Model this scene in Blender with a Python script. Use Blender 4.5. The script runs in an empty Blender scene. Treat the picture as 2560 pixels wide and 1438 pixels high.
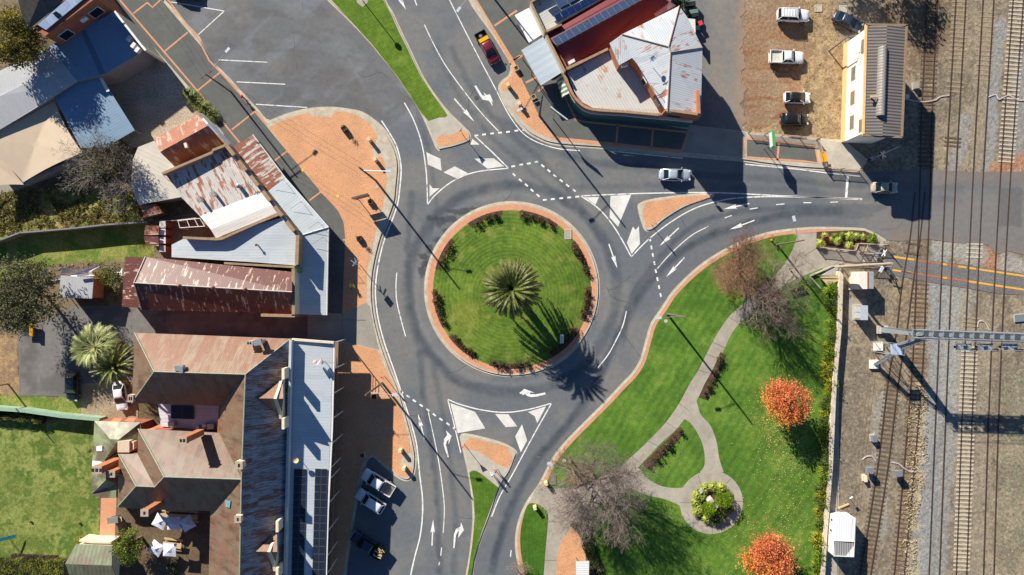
import bpy, bmesh, math, random
import numpy as np
from mathutils import Vector, Matrix
from mathutils.geometry import delaunay_2d_cdt
random.seed(7); rng = np.random.default_rng(7)
S = 16.5; H = 103.43
def P(px, py, z=0.0):
    k = (H-z)/H/S
    return Vector(((px-1280)*k, (719-py)*k, z))
# ---------------------------------------------------------------- camera, sky, sun, exposure
scene = bpy.context.scene
COL = scene.collection
cam = bpy.data.cameras.new('camera'); cam.lens = 24; cam.sensor_width = 36; cam.clip_end = 3000
camo = bpy.data.objects.new('camera', cam); COL.objects.link(camo); camo.location = (0, 0, H)
scene.camera = camo
SUN_EL = math.radians(28.0); SUN_DIR = math.radians(-52.3)   # shadows fall this way on the ground
world = bpy.data.worlds.new("World"); scene.world = world; world.use_nodes = True
wn = world.node_tree; bg = wn.nodes['Background']
sky = wn.nodes.new('ShaderNodeTexSky'); sky.sky_type = 'NISHITA'; sky.sun_disc = False
sky.sun_elevation = SUN_EL
sx, sy = -math.cos(SUN_DIR), -math.sin(SUN_DIR)
sky.sun_rotation = math.atan2(sx, sy)
sky.air_density = 0.8; sky.dust_density = 0.0; sky.ozone_density = 6.0
wn.links.new(sky.outputs[0], bg.inputs[0]); bg.inputs[1].default_value = 0.06
sun = bpy.data.lights.new('sun', 'SUN'); sun.energy = 5.0; sun.angle = math.radians(0.53); sun.color = (1.0, 0.93, 0.82)
suno = bpy.data.objects.new('sun', sun); COL.objects.link(suno)
d = Vector((-sx*math.cos(SUN_EL), -sy*math.cos(SUN_EL), -math.sin(SUN_EL)))
suno.rotation_euler = d.to_track_quat('-Z', 'Y').to_euler()
scene.view_settings.view_transform = 'Standard'; scene.view_settings.look = 'None'
scene.view_settings.exposure = 0.7; scene.view_settings.gamma = 1.0
scene.render.film_transparent = False
scene.cycles.max_bounces = 5; scene.cycles.transparent_max_bounces = 8

# ---------------------------------------------------------------- materials
def lin(c):
    return tuple(((x/255)/12.92 if x/255 <= .04045 else ((x/255+.055)/1.055)**2.4) for x in c)
MATS = {}
def nmat(name, rough=.8, metal=0.0):
    m = bpy.data.materials.new(name); m.use_nodes = True
    b = m.node_tree.nodes['Principled BSDF']
    b.inputs['Roughness'].default_value = rough; b.inputs['Metallic'].default_value = metal
    MATS[name] = m
    return m, m.node_tree, b
def ND(nt, t, **kw):
    n = nt.nodes.new('ShaderNode'+t)
    for k, v in kw.items():
        if k in n.inputs.keys(): n.inputs[k].default_value = v
        else: setattr(n, k, v)
    return n
def mth(nt, op, a, b=None, c=None):
    n = nt.nodes.new('ShaderNodeMath'); n.operation = op
    for i, x in enumerate((a, b, c)):
        if x is None: continue
        if hasattr(x, 'is_linked') or hasattr(x, 'links'): nt.links.new(x, n.inputs[i])
        else: n.inputs[i].default_value = x
    return n.outputs[0]
def mixc(nt, fac, a, b, mode='MIX'):
    n = nt.nodes.new('ShaderNodeMix'); n.data_type = 'RGBA'; n.blend_type = mode
    for i, x in ((0, fac), (6, a), (7, b)):
        if hasattr(x, 'links'): nt.links.new(x, n.inputs[i])
        else: n.inputs[i].default_value = x if i == 0 else (*x, 1)
    return n.outputs[2]
def coords(nt, uv=False, scale=(1, 1, 1), rot=0.0):
    tc = nt.nodes.new('ShaderNodeTexCoord'); mp = nt.nodes.new('ShaderNodeMapping')
    nt.links.new(tc.outputs['UV' if uv else 'Object'], mp.inputs[0])
    mp.inputs['Scale'].default_value = scale; mp.inputs['Rotation'].default_value = (0, 0, rot)
    return mp.outputs[0]
def noise(nt, vec, scale, detail=4.0, rough=.6):
    n = ND(nt, 'TexNoise', Scale=scale, Detail=detail, Roughness=rough); nt.links.new(vec, n.inputs['Vector'])
    return n.outputs[0]
def ramp(nt, fac, stops):
    r = nt.nodes.new('ShaderNodeValToRGB'); nt.links.new(fac, r.inputs[0])
    el = r.color_ramp.elements
    while len(el) < len(stops): el.new(.5)
    for e, (p, c) in zip(el, stops): e.position = p; e.color = (*c, 1) if len(c) == 3 else c
    return r.outputs[0]
def smooth(nt, x, a, b):
    n = nt.nodes.new('ShaderNodeMapRange'); n.interpolation_type = 'SMOOTHSTEP'
    nt.links.new(x, n.inputs[0]); n.inputs[1].default_value = a; n.inputs[2].default_value = b
    return n.outputs[0]
def bumpn(nt, b, h, strength=.3, dist=.02):
    n = ND(nt, 'Bump', Strength=strength, Distance=dist); nt.links.new(h, n.inputs['Height']); nt.links.new(n.outputs[0], b.inputs['Normal'])
def solid(name, c, rough=.6, metal=0., var=.12, sc=3., bump=0.0, attr=False, coat=0., srgb=True):
    if name in MATS: return MATS[name]
    m, nt, b = nmat(name, rough, metal)
    if srgb: c = lin(c)
    v = coords(nt); n = noise(nt, v, sc)
    lo = tuple(x*(1-var) for x in c); hi = tuple(min(1, x*(1+var)) for x in c)
    out = ramp(nt, n, [(.3, lo), (.7, hi)])
    if attr:
        a = ND(nt, 'Attribute', attribute_name='Col'); out = mixc(nt, 1.0, out, a.outputs['Color'], 'MULTIPLY')
    nt.links.new(out, b.inputs['Base Color'])
    if bump: bumpn(nt, b, n, bump, .03)
    if coat: b.inputs['Coat Weight'].default_value = coat
    return m
def ground(name, cols, sc=.6, fine=25., famt=.35, rough=.95, bump=.4, attr=False, mid=4., mamt=.25):
    m, nt, b = nmat(name, rough); b.inputs['Specular IOR Level'].default_value = .25
    v = coords(nt)
    if attr:
        a = ND(nt, 'Attribute', attribute_name='Col'); base = a.outputs['Color']
    else:
        n1 = noise(nt, v, sc, 5, .62)
        st = [(.32 + .36*i/max(1, len(cols)-1), lin(c)) for i, c in enumerate(cols)]
        base = ramp(nt, n1, st)
    n2 = noise(nt, v, fine, 3, .7); n3 = noise(nt, v, mid, 3, .6)
    f = mth(nt, 'MULTIPLY_ADD', smooth(nt, n2, .3, .7), 2*famt, 1-famt)
    g = mth(nt, 'MULTIPLY_ADD', smooth(nt, n3, .3, .7), 2*mamt, 1-mamt)
    fg = mth(nt, 'MULTIPLY', f, g)
    cmb = ND(nt, 'CombineXYZ')
    for i in range(3): nt.links.new(fg, cmb.inputs[i])
    out = mixc(nt, 1.0, base, cmb.outputs[0], 'MULTIPLY')
    nt.links.new(out, b.inputs['Base Color'])
    if bump: bumpn(nt, b, n2, bump, .05)
    return m
def corr(name, base, rust=(112, 60, 45), amt=.0, pitch=.22, panel=(.8, 2.6), rough=.5, metal=0., ribs=.18, tone=.12, rust2=None, streak=.5, mix2=None, soft=.08, patch=0.):
    """corrugated or ribbed sheet: UV u runs across the ribs, v down the slope, in metres"""
    m, nt, b = nmat(name, rough, metal)
    uv = coords(nt, True)
    sp = ND(nt, 'SeparateXYZ'); nt.links.new(uv, sp.inputs[0]); u, v = sp.outputs[0], sp.outputs[1]
    wv = mth(nt, 'SINE', mth(nt, 'MULTIPLY', u, 2*math.pi/pitch))
    w01 = mth(nt, 'MULTIPLY_ADD', wv, .5, .5)
    fu = mth(nt, 'FLOOR', mth(nt, 'DIVIDE', u, panel[0]))
    off = mth(nt, 'MULTIPLY', mth(nt, 'SINE', mth(nt, 'MULTIPLY', fu, 2.3)), .25)
    fv = mth(nt, 'FLOOR', mth(nt, 'ADD', mth(nt, 'DIVIDE', v, panel[1]), off))
    cb = ND(nt, 'CombineXYZ'); nt.links.new(fu, cb.inputs[0]); nt.links.new(fv, cb.inputs[1])
    wn_ = ND(nt, 'TexWhiteNoise', noise_dimensions='3D'); nt.links.new(cb.outputs[0], wn_.inputs['Vector'])
    rnd = wn_.outputs['Value']
    n1 = noise(nt, coords(nt, True, (1/panel[0]*.9, .35, 1)), 1.0, 5, .65)
    n2 = noise(nt, coords(nt, True, (5, .7, 1)), 1.0, 4, .7)
    n3 = noise(nt, coords(nt, True, (1, 1, 1)), 9.0, 3, .7)
    c0 = lin(base)
    shade = mth(nt, 'MULTIPLY_ADD', rnd, 2*tone, 1-tone)
    shade = mth(nt, 'MULTIPLY', shade, mth(nt, 'MULTIPLY_ADD', n2, .3, .85))
    shade = mth(nt, 'MULTIPLY', shade, mth(nt, 'MULTIPLY_ADD', w01, ribs, 1-ribs*.5))
    cc = ND(nt, 'CombineXYZ')
    for i in range(3): nt.links.new(shade, cc.inputs[i])
    basec = mixc(nt, 1.0, c0, cc.outputs[0], 'MULTIPLY')
    if mix2:
        n4 = noise(nt, coords(nt, True), .35, 4, .6)
        basec = mixc(nt, smooth(nt, n4, .42, .6), basec, mixc(nt, 1.0, lin(mix2), cc.outputs[0], 'MULTIPLY'))
    if amt > 0:
        t = mth(nt, 'ADD', mth(nt, 'MULTIPLY', n1, 1-streak*.55), mth(nt, 'MULTIPLY', rnd, .17)); t = mth(nt, 'ADD', t, .055)
        t = mth(nt, 'ADD', t, mth(nt, 'MULTIPLY', n2, streak*.55))
        t = mth(nt, 'ADD', t, mth(nt, 'MULTIPLY', n3, .12))
        th = 1.05 - amt*.72
        fac = smooth(nt, t, th-soft, th+soft)
        rc = mixc(nt, smooth(nt, n3, .35, .65), lin(rust), lin(rust2 or tuple(int(x*.72) for x in rust)))
        rc = mixc(nt, 1.0, rc, cc.outputs[0], 'MULTIPLY')
        basec = mixc(nt, fac, basec, rc)
    nt.links.new(basec, b.inputs['Base Color'])
    bumpn(nt, b, w01, .14, .02)
    return m
def brickm(name, c1, c2, mortar, scale=1., bw=.23, bh=.086, uv=True, rough=.9, speck=None):
    m, nt, b = nmat(name, rough)
    v = coords(nt, uv)
    bt = ND(nt, 'TexBrick', Scale=scale); nt.links.new(v, bt.inputs['Vector'])
    bt.inputs['Color1'].default_value = (*lin(c1), 1); bt.inputs['Color2'].default_value = (*lin(c2), 1); bt.inputs['Mortar'].default_value = (*lin(mortar), 1)
    bt.inputs['Brick Width'].default_value = bw; bt.inputs['Row Height'].default_value = bh; bt.inputs['Mortar Size'].default_value = .01
    bt.inputs['Bias'].default_value = -.2
    n = noise(nt, v, .35 if speck else 1.2, 6, .7); n2 = noise(nt, v, 5.5, 2, .5)
    out = mixc(nt, mth(nt, 'MULTIPLY', smooth(nt, n, .4, .62), .38), bt.outputs[0], lin(tuple(int(x*.82) for x in c1)))
    if speck:
        n5 = noise(nt, v, .5, 2, .5)
        th = mth(nt, 'SUBTRACT', n2, mth(nt, 'MULTIPLY', n5, -.12))
        out = mixc(nt, mth(nt, 'MULTIPLY', smooth(nt, th, .62, .67), .5), out, lin(speck))
    nt.links.new(out, b.inputs['Base Color'])
    return m
def glassm(name='window_glass', c=(20, 26, 34), rough=.06):
    if name in MATS: return MATS[name]
    m, nt, b = nmat(name, rough)
    b.inputs['Base Color'].default_value = (*lin(c), 1); b.inputs['Specular IOR Level'].default_value = .7
    return m

# ---------------------------------------------------------------- numpy value noise
def _h(ix, iy, seed):
    n = (ix.astype(np.int64)*374761393 + iy.astype(np.int64)*668265263 + seed*1442695041) & 0x7fffffff
    n = ((n ^ (n >> 13))*1274126177) & 0x7fffffff
    return ((n ^ (n >> 16)) & 0xffff)/65535.0
def vnoise(x, y, seed=0):
    x = np.asarray(x, float); y = np.asarray(y, float)
    ix = np.floor(x); iy = np.floor(y); fx = x-ix; fy = y-iy
    fx = fx*fx*(3-2*fx); fy = fy*fy*(3-2*fy)
    return (_h(ix, iy, seed)*(1-fx)+_h(ix+1, iy, seed)*fx)*(1-fy)+(_h(ix, iy+1, seed)*(1-fx)+_h(ix+1, iy+1, seed)*fx)*fy
def fbm(x, y, seed=0, o=4):
    s = 0; a = .5; t = 0
    for i in range(o):
        s = s+a*vnoise(x*2**i, y*2**i, seed+i*17); t += a; a *= .55
    return s/t
def inpoly(x, y, poly):
    r = np.zeros(x.shape, bool); n = len(poly)
    for i in range(n):
        x1, y1 = poly[i]; x2, y2 = poly[(i+1) % n]
        if y1 == y2: continue
        c = ((y1 > y) != (y2 > y)) & (x < (x2-x1)*(y-y1)/(y2-y1)+x1)
        r ^= c
    return r
def dline(x, y, pl):
    d = np.full(x.shape, 1e9)
    for (x1, y1), (x2, y2) in zip(pl[:-1], pl[1:]):
        L = (x2-x1)**2+(y2-y1)**2+1e-9
        t = np.clip(((x-x1)*(x2-x1)+(y-y1)*(y2-y1))/L, 0, 1)
        d = np.minimum(d, np.hypot(x-x1-t*(x2-x1), y-y1-t*(y2-y1)))
    return d
def sst(a, b, x):
    t = np.clip((x-a)/(b-a), 0, 1); return t*t*(3-2*t)

# ---------------------------------------------------------------- mesh builder
def sm(pts, closed=False, n=6):
    """Catmull-Rom through the points"""
    out = []; m = len(pts); rngi = range(m if closed else m-1)
    g = (lambda i: pts[i % m]) if closed else (lambda i: pts[max(0, min(m-1, i))])
    for i in rngi:
        p0, p1, p2, p3 = g(i-1), g(i), g(i+1), g(i+2)
        for k in range(n):
            t = k/n
            out.append(tuple(.5*((2*b)+(c-a)*t+(2*a-5*b+4*c-d_)*t*t+(-a+3*b-3*c+d_)*t**3) for a, b, c, d_ in zip(p0, p1, p2, p3)))
    if not closed: out.append(tuple(pts[-1]))
    return out
def area(p): return .5*sum(p[i][0]*p[(i+1) % len(p)][1]-p[(i+1) % len(p)][0]*p[i][1] for i in range(len(p)))
def offs(pts, dist, closed=False):
    """offset a 2D line to its left (dist>0) in pixel units"""
    n = len(pts); out = []
    for i in range(n):
        a = pts[i-1] if (i or closed) else pts[i]; b = pts[(i+1) % n] if (i < n-1 or closed) else pts[i]
        dx, dy = b[0]-a[0], b[1]-a[1]; L = math.hypot(dx, dy) or 1
        out.append((pts[i][0]+dy/L*dist, pts[i][1]-dx/L*dist))
    return out
def inset(poly, dist):
    return offs(poly, -dist if area(poly) > 0 else dist, True)
class MB:
    def __init__(s): s.v = []; s.f = []; s.m = []; s.c = []
    def add(s, pts, m=0):
        i = len(s.v); s.v += [tuple(p) for p in pts]; s.f.append(tuple(range(i, i+len(pts)))); s.m.append(m); return s
    def px(s, pts, m=0): return s.add([P(*p) for p in pts], m)
    def box(s, c, size, rz=0., m=0, rx=0., ry=0.):
        R = Matrix.Rotation(rz, 3, 'Z') @ Matrix.Rotation(ry, 3, 'Y') @ Matrix.Rotation(rx, 3, 'X'); i = len(s.v); c = Vector(c)
        for dx in (-.5, .5):
            for dy in (-.5, .5):
                for dz in (-.5, .5): s.v.append(tuple(c+R @ Vector((dx*size[0], dy*size[1], dz*size[2]))))
        for f in ((0, 1, 3, 2), (4, 6, 7, 5), (0, 4, 5, 1), (2, 3, 7, 6), (0, 2, 6, 4), (1, 5, 7, 3)):
            s.f.append(tuple(i+k for k in f)); s.m.append(m)
        return s
    def tube(s, p, q, r0, r1=None, n=8, m=0, cap=True):
        p = Vector(p); q = Vector(q); r1 = r0 if r1 is None else r1
        ax = (q-p).normalized(); u = ax.orthogonal().normalized(); w = ax.cross(u); i = len(s.v)
        for c, r in ((p, r0), (q, r1)):
            for k in range(n):
                a = 2*math.pi*k/n; s.v.append(tuple(c+(u*math.cos(a)+w*math.sin(a))*r))
        for k in range(n):
            s.f.append((i+k, i+(k+1) % n, i+n+(k+1) % n, i+n+k)); s.m.append(m)
        if cap:
            s.f.append(tuple(i+k for k in reversed(range(n)))); s.f.append(tuple(i+n+k for k in range(n))); s.m += [m, m]
        return s
    def prism(s, pts, z0, z1, m=0, mt=None):
        """pts: world xy; bottom z0, top z1"""
        if area(pts) < 0: pts = list(reversed(pts))
        n = len(pts); i = len(s.v)
        s.v += [(p[0], p[1], z0) for p in pts]+[(p[0], p[1], z1) for p in pts]
        for k in range(n): s.f.append((i+k, i+(k+1) % n, i+n+(k+1) % n, i+n+k)); s.m.append(m)
        s.f.append(tuple(i+n+k for k in range(n))); s.m.append(m if mt is None else mt)
        s.f.append(tuple(i+k for k in reversed(range(n)))); s.m.append(m)
        return s
    def lathe(s, prof, c=(0, 0, 0), n=12, m=0):
        i = len(s.v); c = Vector(c)
        for r, z in prof:
            for k in range(n):
                a = 2*math.pi*k/n; s.v.append((c.x+r*math.cos(a), c.y+r*math.sin(a), c.z+z))
        for j in range(len(prof)-1):
            for k in range(n):
                s.f.append((i+j*n+k, i+j*n+(k+1) % n, i+(j+1)*n+(k+1) % n, i+(j+1)*n+k)); s.m.append(m)
        s.f.append(tuple(i+(len(prof)-1)*n+k for k in range(n))); s.m.append(m)
        return s
    def loft(s, secs, m=0, caps=True):
        i = len(s.v); n = len(secs[0])
        for sec in secs: s.v += [tuple(p) for p in sec]
        for j in range(len(secs)-1):
            for k in range(n):
                s.f.append((i+j*n+k, i+j*n+(k+1) % n, i+(j+1)*n+(k+1) % n, i+(j+1)*n+k)); s.m.append(m)
        if caps:
            s.f.append(tuple(i+k for k in reversed(range(n)))); s.f.append(tuple(i+(len(secs)-1)*n+k for k in range(n))); s.m += [m, m]
        return s
    def mirror(s, other, M):
        i = len(s.v); s.v += [tuple(M @ Vector(v)) for v in other.v]; s.f += [tuple(i+k for k in f) for f in other.f]; s.m += other.m; return s
    def build(s, name, mats, parent=None, smooth=False, thick=0., recalc=True, bevel=0., local=False, udir=None):
        me = bpy.data.meshes.new(name)
        v = s.v
        if parent is not None and not local:
            root = parent
            M = Matrix.Identity(4)
            chain = []
            while root is not None: chain.append(root); root = root.parent
            for o in reversed(chain): M = M @ (Matrix.Translation(o.location) @ o.rotation_euler.to_matrix().to_4x4())
            Mi = M.inverted(); v = [tuple(Mi @ Vector(p)) for p in v]
        me.from_pydata(v, [], s.f)
        if not isinstance(mats, (list, tuple)): mats = [mats]
        for m in mats: me.materials.append(m)
        me.polygons.foreach_set('material_index', s.m)
        if smooth: me.polygons.foreach_set('use_smooth', [True]*len(me.polygons))
        me.update()
        if recalc and len(s.f) < 20000:
            bm = bmesh.new(); bm.from_mesh(me)
            if smooth: bmesh.ops.remove_doubles(bm, verts=bm.verts, dist=1e-5)
            bmesh.ops.recalc_face_normals(bm, faces=bm.faces) if recalc != 'up' else [f.normal_flip() for f in bm.faces if f.normal.z < 0]
            bm.to_mesh(me); bm.free()
        if len(me.polygons) < 6000:
            uvl = me.uv_layers.new(name='UVMap')
            for p in me.polygons:
                n = p.normal
                if abs(n.z) > .9995 or (n.x == 0 and n.y == 0): ac = Vector(udir or (1, 0, 0))
                else: ac = Vector((-n.y, n.x, 0)).normalized()
                if udir is not None and n.z > .5: ac = Vector(udir)
                dn = n.cross(ac)
                for li in p.loop_indices:
                    co = me.vertices[me.loops[li].vertex_index].co; uvl.data[li].uv = (co.dot(ac), co.dot(dn))
        o = bpy.data.objects.new(name, me); COL.objects.link(o)
        if parent is not None: o.parent = parent
        if thick:
            md = o.modifiers.new('t', 'SOLIDIFY'); md.thickness = thick; md.offset = -1
        if bevel:
            md = o.modifiers.new('b', 'BEVEL'); md.width = bevel; md.segments = 2; md.limit_method = 'ANGLE'
        return o
def tag(o, label=None, cat=None, group=None, kind=None):
    if label: o['label'] = label
    if cat: o['category'] = cat
    if group: o['group'] = group
    if kind: o['kind'] = kind
    return o
def thing(name, label, cat, loc=(0, 0, 0), rz=0., group=None):
    o = bpy.data.objects.new(name, None); COL.objects.link(o); o.empty_display_size = .3
    o.location = loc; o.rotation_euler = (0, 0, rz)
    return tag(o, label, cat, group)
def dup(root, loc, rz, label, group=None, scale=None):
    r = root.copy(); COL.objects.link(r); r.location = loc; r.rotation_euler = (0, 0, rz)
    r['label'] = label
    if group: r['group'] = group
    if scale: r.scale = scale
    for ch in list(root.children):
        c = ch.copy(); COL.objects.link(c); c.parent = r
        for g in list(ch.children):
            dd = g.copy(); COL.objects.link(dd); dd.parent = c
    return r
def sheet(name, poly, z, mat, step=None, colfn=None, kind='structure', zfn=None, label=None):
    """flat ground sheet from a pixel polygon; colfn(px,py)->rgb array gives surface colour"""
    poly = [tuple(p) for p in poly]
    if area([( x, -y) for x, y in poly]) < 0: poly = poly[::-1]
    pts = [Vector((p[0], -p[1])) for p in poly]; nb = len(pts)
    if step:
        xs = [p[0] for p in poly]; ys = [p[1] for p in poly]
        gx, gy = np.meshgrid(np.arange(min(xs)+step*.4, max(xs), step), np.arange(min(ys)+step*.4, max(ys), step))
        gx = gx.ravel()+rng.uniform(-.25, .25, gx.size)*step; gy = gy.ravel()+rng.uniform(-.25, .25, gy.size)*step
        k = inpoly(gx, gy, poly)
        k &= dline(gx, gy, poly+[poly[0]]) > step*.45
        pts += [Vector((a, -b)) for a, b in zip(gx[k], gy[k])]
    vs, es, fs, *_ = delaunay_2d_cdt(pts, [(i, (i+1) % nb) for i in range(nb)], [], 1, 1e-4)
    me = bpy.data.meshes.new(name)
    px = np.array([v.x for v in vs]); py = -np.array([v.y for v in vs])
    zz = np.full(px.shape, z) if zfn is None else zfn(px, py)
    me.from_pydata([((a-1280)/S, (719-b)/S, c) for a, b, c in zip(px, py, zz)], [], [tuple(f) for f in fs])
    me.materials.append(mat)
    if colfn is not None:
        c = np.ones((len(px), 4)); c[:, :3] = colfn(px, py)
        at = me.color_attributes.new('Col', 'FLOAT_COLOR', 'POINT'); at.data.foreach_set('color', c.ravel().astype(np.float32))
    me.update()
    o = bpy.data.objects.new(name, me); COL.objects.link(o)
    tag(o, label, None, None, kind)
    return o
def slab(name, poly, z0, z1, mat, kind='structure', label=None):
    pts = [((a-1280)/S, (719-b)/S) for a, b in poly]
    if area(pts) < 0: pts = pts[::-1]
    vs, es, fs, *_ = delaunay_2d_cdt([Vector(p) for p in pts], [(i, (i+1) % len(pts)) for i in range(len(pts))], [], 1, 1e-5)
    mb = MB(); mb.v = [(v.x, v.y, z1) for v in vs]; mb.f = [tuple(f) for f in fs]; mb.m = [0]*len(fs)
    for i in range(len(pts)):
        a, b = pts[i], pts[(i+1) % len(pts)]
        mb.add([(a[0], a[1], z0), (b[0], b[1], z0), (b[0], b[1], z1), (a[0], a[1], z1)])
    o = mb.build(name, mat, recalc=False)
    return tag(o, label, None, None, kind)
def strip(name, pl, w, z, mat, h=0., kind='structure', dash=None, parent=None, mb=None):
    """ribbon of width w px along a pixel polyline; h>0 gives it height"""
    own = mb is None; mb = mb or MB()
    L = offs(pl, w/2); R = offs(pl, -w/2)
    for i in range(len(pl)-1):
        q = [((a-1280)/S, (719-b)/S) for a, b in (L[i], L[i+1], R[i+1], R[i])]
        mb.add([(x, y, z+h) for x, y in q])
        if h:
            mb.add([(q[0][0], q[0][1], z), (q[1][0], q[1][1], z), (q[1][0], q[1][1], z+h), (q[0][0], q[0][1], z+h)])
            mb.add([(q[3][0], q[3][1], z), (q[2][0], q[2][1], z), (q[2][0], q[2][1], z+h), (q[3][0], q[3][1], z+h)])
    if own: return tag(mb.build(name, mat, parent=parent, recalc=True if h else 'up'), kind=kind)
    return mb
# ================================================================ GROUND
A = lambda c: np.array(lin(c))
def mixa(c, t, d): return c*(1-t[:, None])+d*t[:, None]
def nb(x, y, seed, s, o=4): return fbm(x/s, y/s, seed, o)
m_asph = ground('asphalt', None, attr=True, fine=9., famt=.10, mid=1.3, mamt=.06, bump=.25, rough=.9)
m_yard = ground('yard_ground', None, attr=True, fine=7., famt=.34, mid=2.2, mamt=.2, bump=.7)
m_grass = ground('lawn_grass', None, attr=True, fine=6.5, famt=.2, mid=1.6, mamt=.14, bump=.5)
m_conc = ground('concrete', [(196, 188, 172), (176, 169, 155)], sc=.35, fine=8., famt=.06, mid=1.5, mamt=.06, bump=.1)
m_kerb = ground('kerb_concrete', [(203, 192, 170), (178, 168, 150)], sc=.9, fine=6., famt=.08, mid=2., mamt=.07, bump=.1)
m_path = ground('path_concrete', [(180, 172, 156), (158, 150, 136)], sc=.3, fine=8., famt=.07, mid=1.5, mamt=.07, bump=.1)
m_drive = ground('driveway_concrete', [(166, 160, 148), (142, 138, 128)], sc=.3, fine=7., famt=.08, mid=1.2, mamt=.08, bump=.1)
m_fpath = ground('footpath_asphalt', [(108, 109, 104), (96, 98, 96)], sc=.3, fine=10., famt=.1, mid=1., mamt=.05, bump=.2)
m_paver = brickm('brick_paving', (226, 168, 122), (216, 156, 110), (200, 148, 112), bw=.24, bh=.12, uv=False, speck=(140, 108, 92))
m_paver2 = brickm('brick_border', (224, 162, 124), (212, 148, 110), (192, 136, 106), bw=.24, bh=.12, uv=False)
m_white = ground('road_paint', [(150, 150, 148), (226, 225, 219), (238, 236, 230), (240, 238, 232)], sc=1.6, fine=12., famt=.08, mid=.7, mamt=.07, bump=0)
m_worn = ground('worn_road_paint', [(232, 230, 222), (206, 204, 196)], sc=.5, fine=7., famt=.07, mid=1.2, mamt=.05, bump=0)
m_yellow = solid('yellow_paint', (238, 172, 50), rough=.7, var=.08)
m_rustline = solid('worn_orange_paint', (186, 108, 58), rough=.8, var=.2, sc=1.5)
m_mulch = ground('mulch', [(98, 78, 64), (74, 60, 50)], sc=2., fine=14., famt=.4, mid=4, mamt=.3, bump=.8)

# far ground under and beyond everything
def col_far(x, y):
    t = nb(x, y, 3, 220); c = mixa(np.tile(A((132, 120, 98)), (len(x), 1)), sst(.42, .6, t), A((112, 108, 78)))
    return c
sheet('ground', [(-6500, -6500), (9000, -6500), (9000, 8000), (-6500, 8000)], -.12, m_yard, 160, col_far)

# left back yards
WEED = [(0, 478), (150, 470), (205, 440), (310, 470), (350, 520), (365, 556), (240, 566), (60, 580), (-80, 600), (-80, 480)]
LAWN1 = [(-60, 650), (60, 628), (150, 618), (395, 603), (398, 652), (310, 656), (200, 655), (120, 668), (60, 700), (-60, 740)]
SHADE1 = [(-60, 600), (40, 580), (240, 566), (400, 556), (400, 640), (200, 640), (-60, 690)]
LAWN2 = [(-60, 1046), (232, 1050), (250, 1250), (252, 1345), (160, 1395), (-60, 1398)]
VERGE = [(-60, 990), (60, 985), (120, 990), (203, 993), (203, 1044), (60, 1030), (-60, 1010)]
DIRT1 = [(-60, 842), (44, 842), (50, 985), (-60, 985)]
def col_yard(x, y):
    wx = x+(nb(x, y, 11, 26)-.5)*22; wy = y+(nb(x, y, 12, 26)-.5)*22
    n1 = nb(x, y, 13, 60); n2 = nb(x, y, 14, 14)
    c = mixa(np.tile(A((126, 112, 90)), (len(x), 1)), sst(.4, .6, n1), A((104, 92, 70)))
    w = inpoly(wx, wy, WEED); cw = mixa(mixa(np.tile(A((168, 152, 98)), (len(x), 1)), sst(.42, .62, n2), A((112, 122, 56))), sst(.5, .62, n1), A((96, 86, 56)))
    c[w] = cw[w]
    g = mixa(np.tile(A((140, 142, 74)), (len(x), 1)), sst(.4, .62, nb(x, y, 15, 30)), A((104, 124, 52)))
    for pl in (SHADE1, LAWN1, VERGE):
        k = inpoly(wx, wy, pl); c[k] = g[k]
    k = inpoly(x, y, LAWN2); t = nb(x, y, 16, 34, 5); t2 = nb(x, y, 27, 7, 3)
    lg = mixa(np.tile(A((136, 144, 76)), (len(x), 1)), sst(.47, .55, t*.55+t2*.45+sst(60, 240, x)*.06-.02), A((86, 110, 44)))
    lg = mixa(lg, sst(.45, .7, nb(x, y, 17, 90))*.5, A((112, 122, 56)))
    c[k] = lg[k]
    k = inpoly(wx, wy, DIRT1); dd = mixa(np.tile(A((168, 138, 102)), (len(x), 1)), sst(.4, .6, n2), A((148, 122, 94))); c[k] = dd[k]
    return c
sheet('yard', [(-110, -110), (870, -110), (870, 1560), (-110, 1560)], -.02, m_yard, 5.5, col_yard)

# rail yard, dirt car park
TR = {  # rails in pixels (left, right) as polylines
 'T1': ([(2317, -60), (2317, 0), (2304, 267), (2299, 480), (2290, 700), (2277, 960), (2235, 1438), (2228, 1520)], [(2343, -60), (2343, 0), (2330, 267), (2325, 480), (2315, 700), (2303, 960), (2260, 1438), (2253, 1520)]),
 'TB': ([(2392, -60), (2389, 0), (2362, 480), (2342, 960), (2322, 1438), (2318, 1520)], [(2417, -60), (2414, 0), (2387, 480), (2367, 960), (2348, 1438), (2344, 1520)]),
 'TC': ([(2460, -60), (2457, 0), (2430, 480), (2408, 960), (2390, 1438), (2386, 1520)], [(2486, -60), (2484, 0), (2455, 480), (2433, 960), (2416, 1438), (2412, 1520)]),
 'TD': ([(2536, -60), (2532, 0), (2498, 480), (2474, 960), (2458, 1438), (2455, 1520)], [(2562, -60), (2558, 0), (2523, 480), (2499, 960), (2484, 1438), (2481, 1520)]),
 'TA': ([(2287, 480), (2274, 597), (2254, 714), (2240, 831), (2219, 958), (2197, 1142), (2174, 1292), (2150, 1438), (2138, 1520)], [(2312, 480), (2299, 597), (2281, 714), (2266, 831), (2245, 958), (2223, 1142), (2200, 1292), (2176, 1438), (2164, 1520)]),
}
DIRT = [(1858, -80), (2060, -80), (2040, 0), (2030, 60), (2040, 140), (2025, 200), (2025, 290), (2000, 335), (1870, 330), (1855, 200)]
DRY = [(2030, -80), (2110, 40), (2080, 70), (2120, 110), (2115, 350), (2150, 425), (2080, 425), (2040, 345), (1870, 330), (1870, 315), (1990, 322), (2022, 290), (2000, 180), (2040, 130), (2010, 60), (2000, 20), (1980, -80)]
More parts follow.
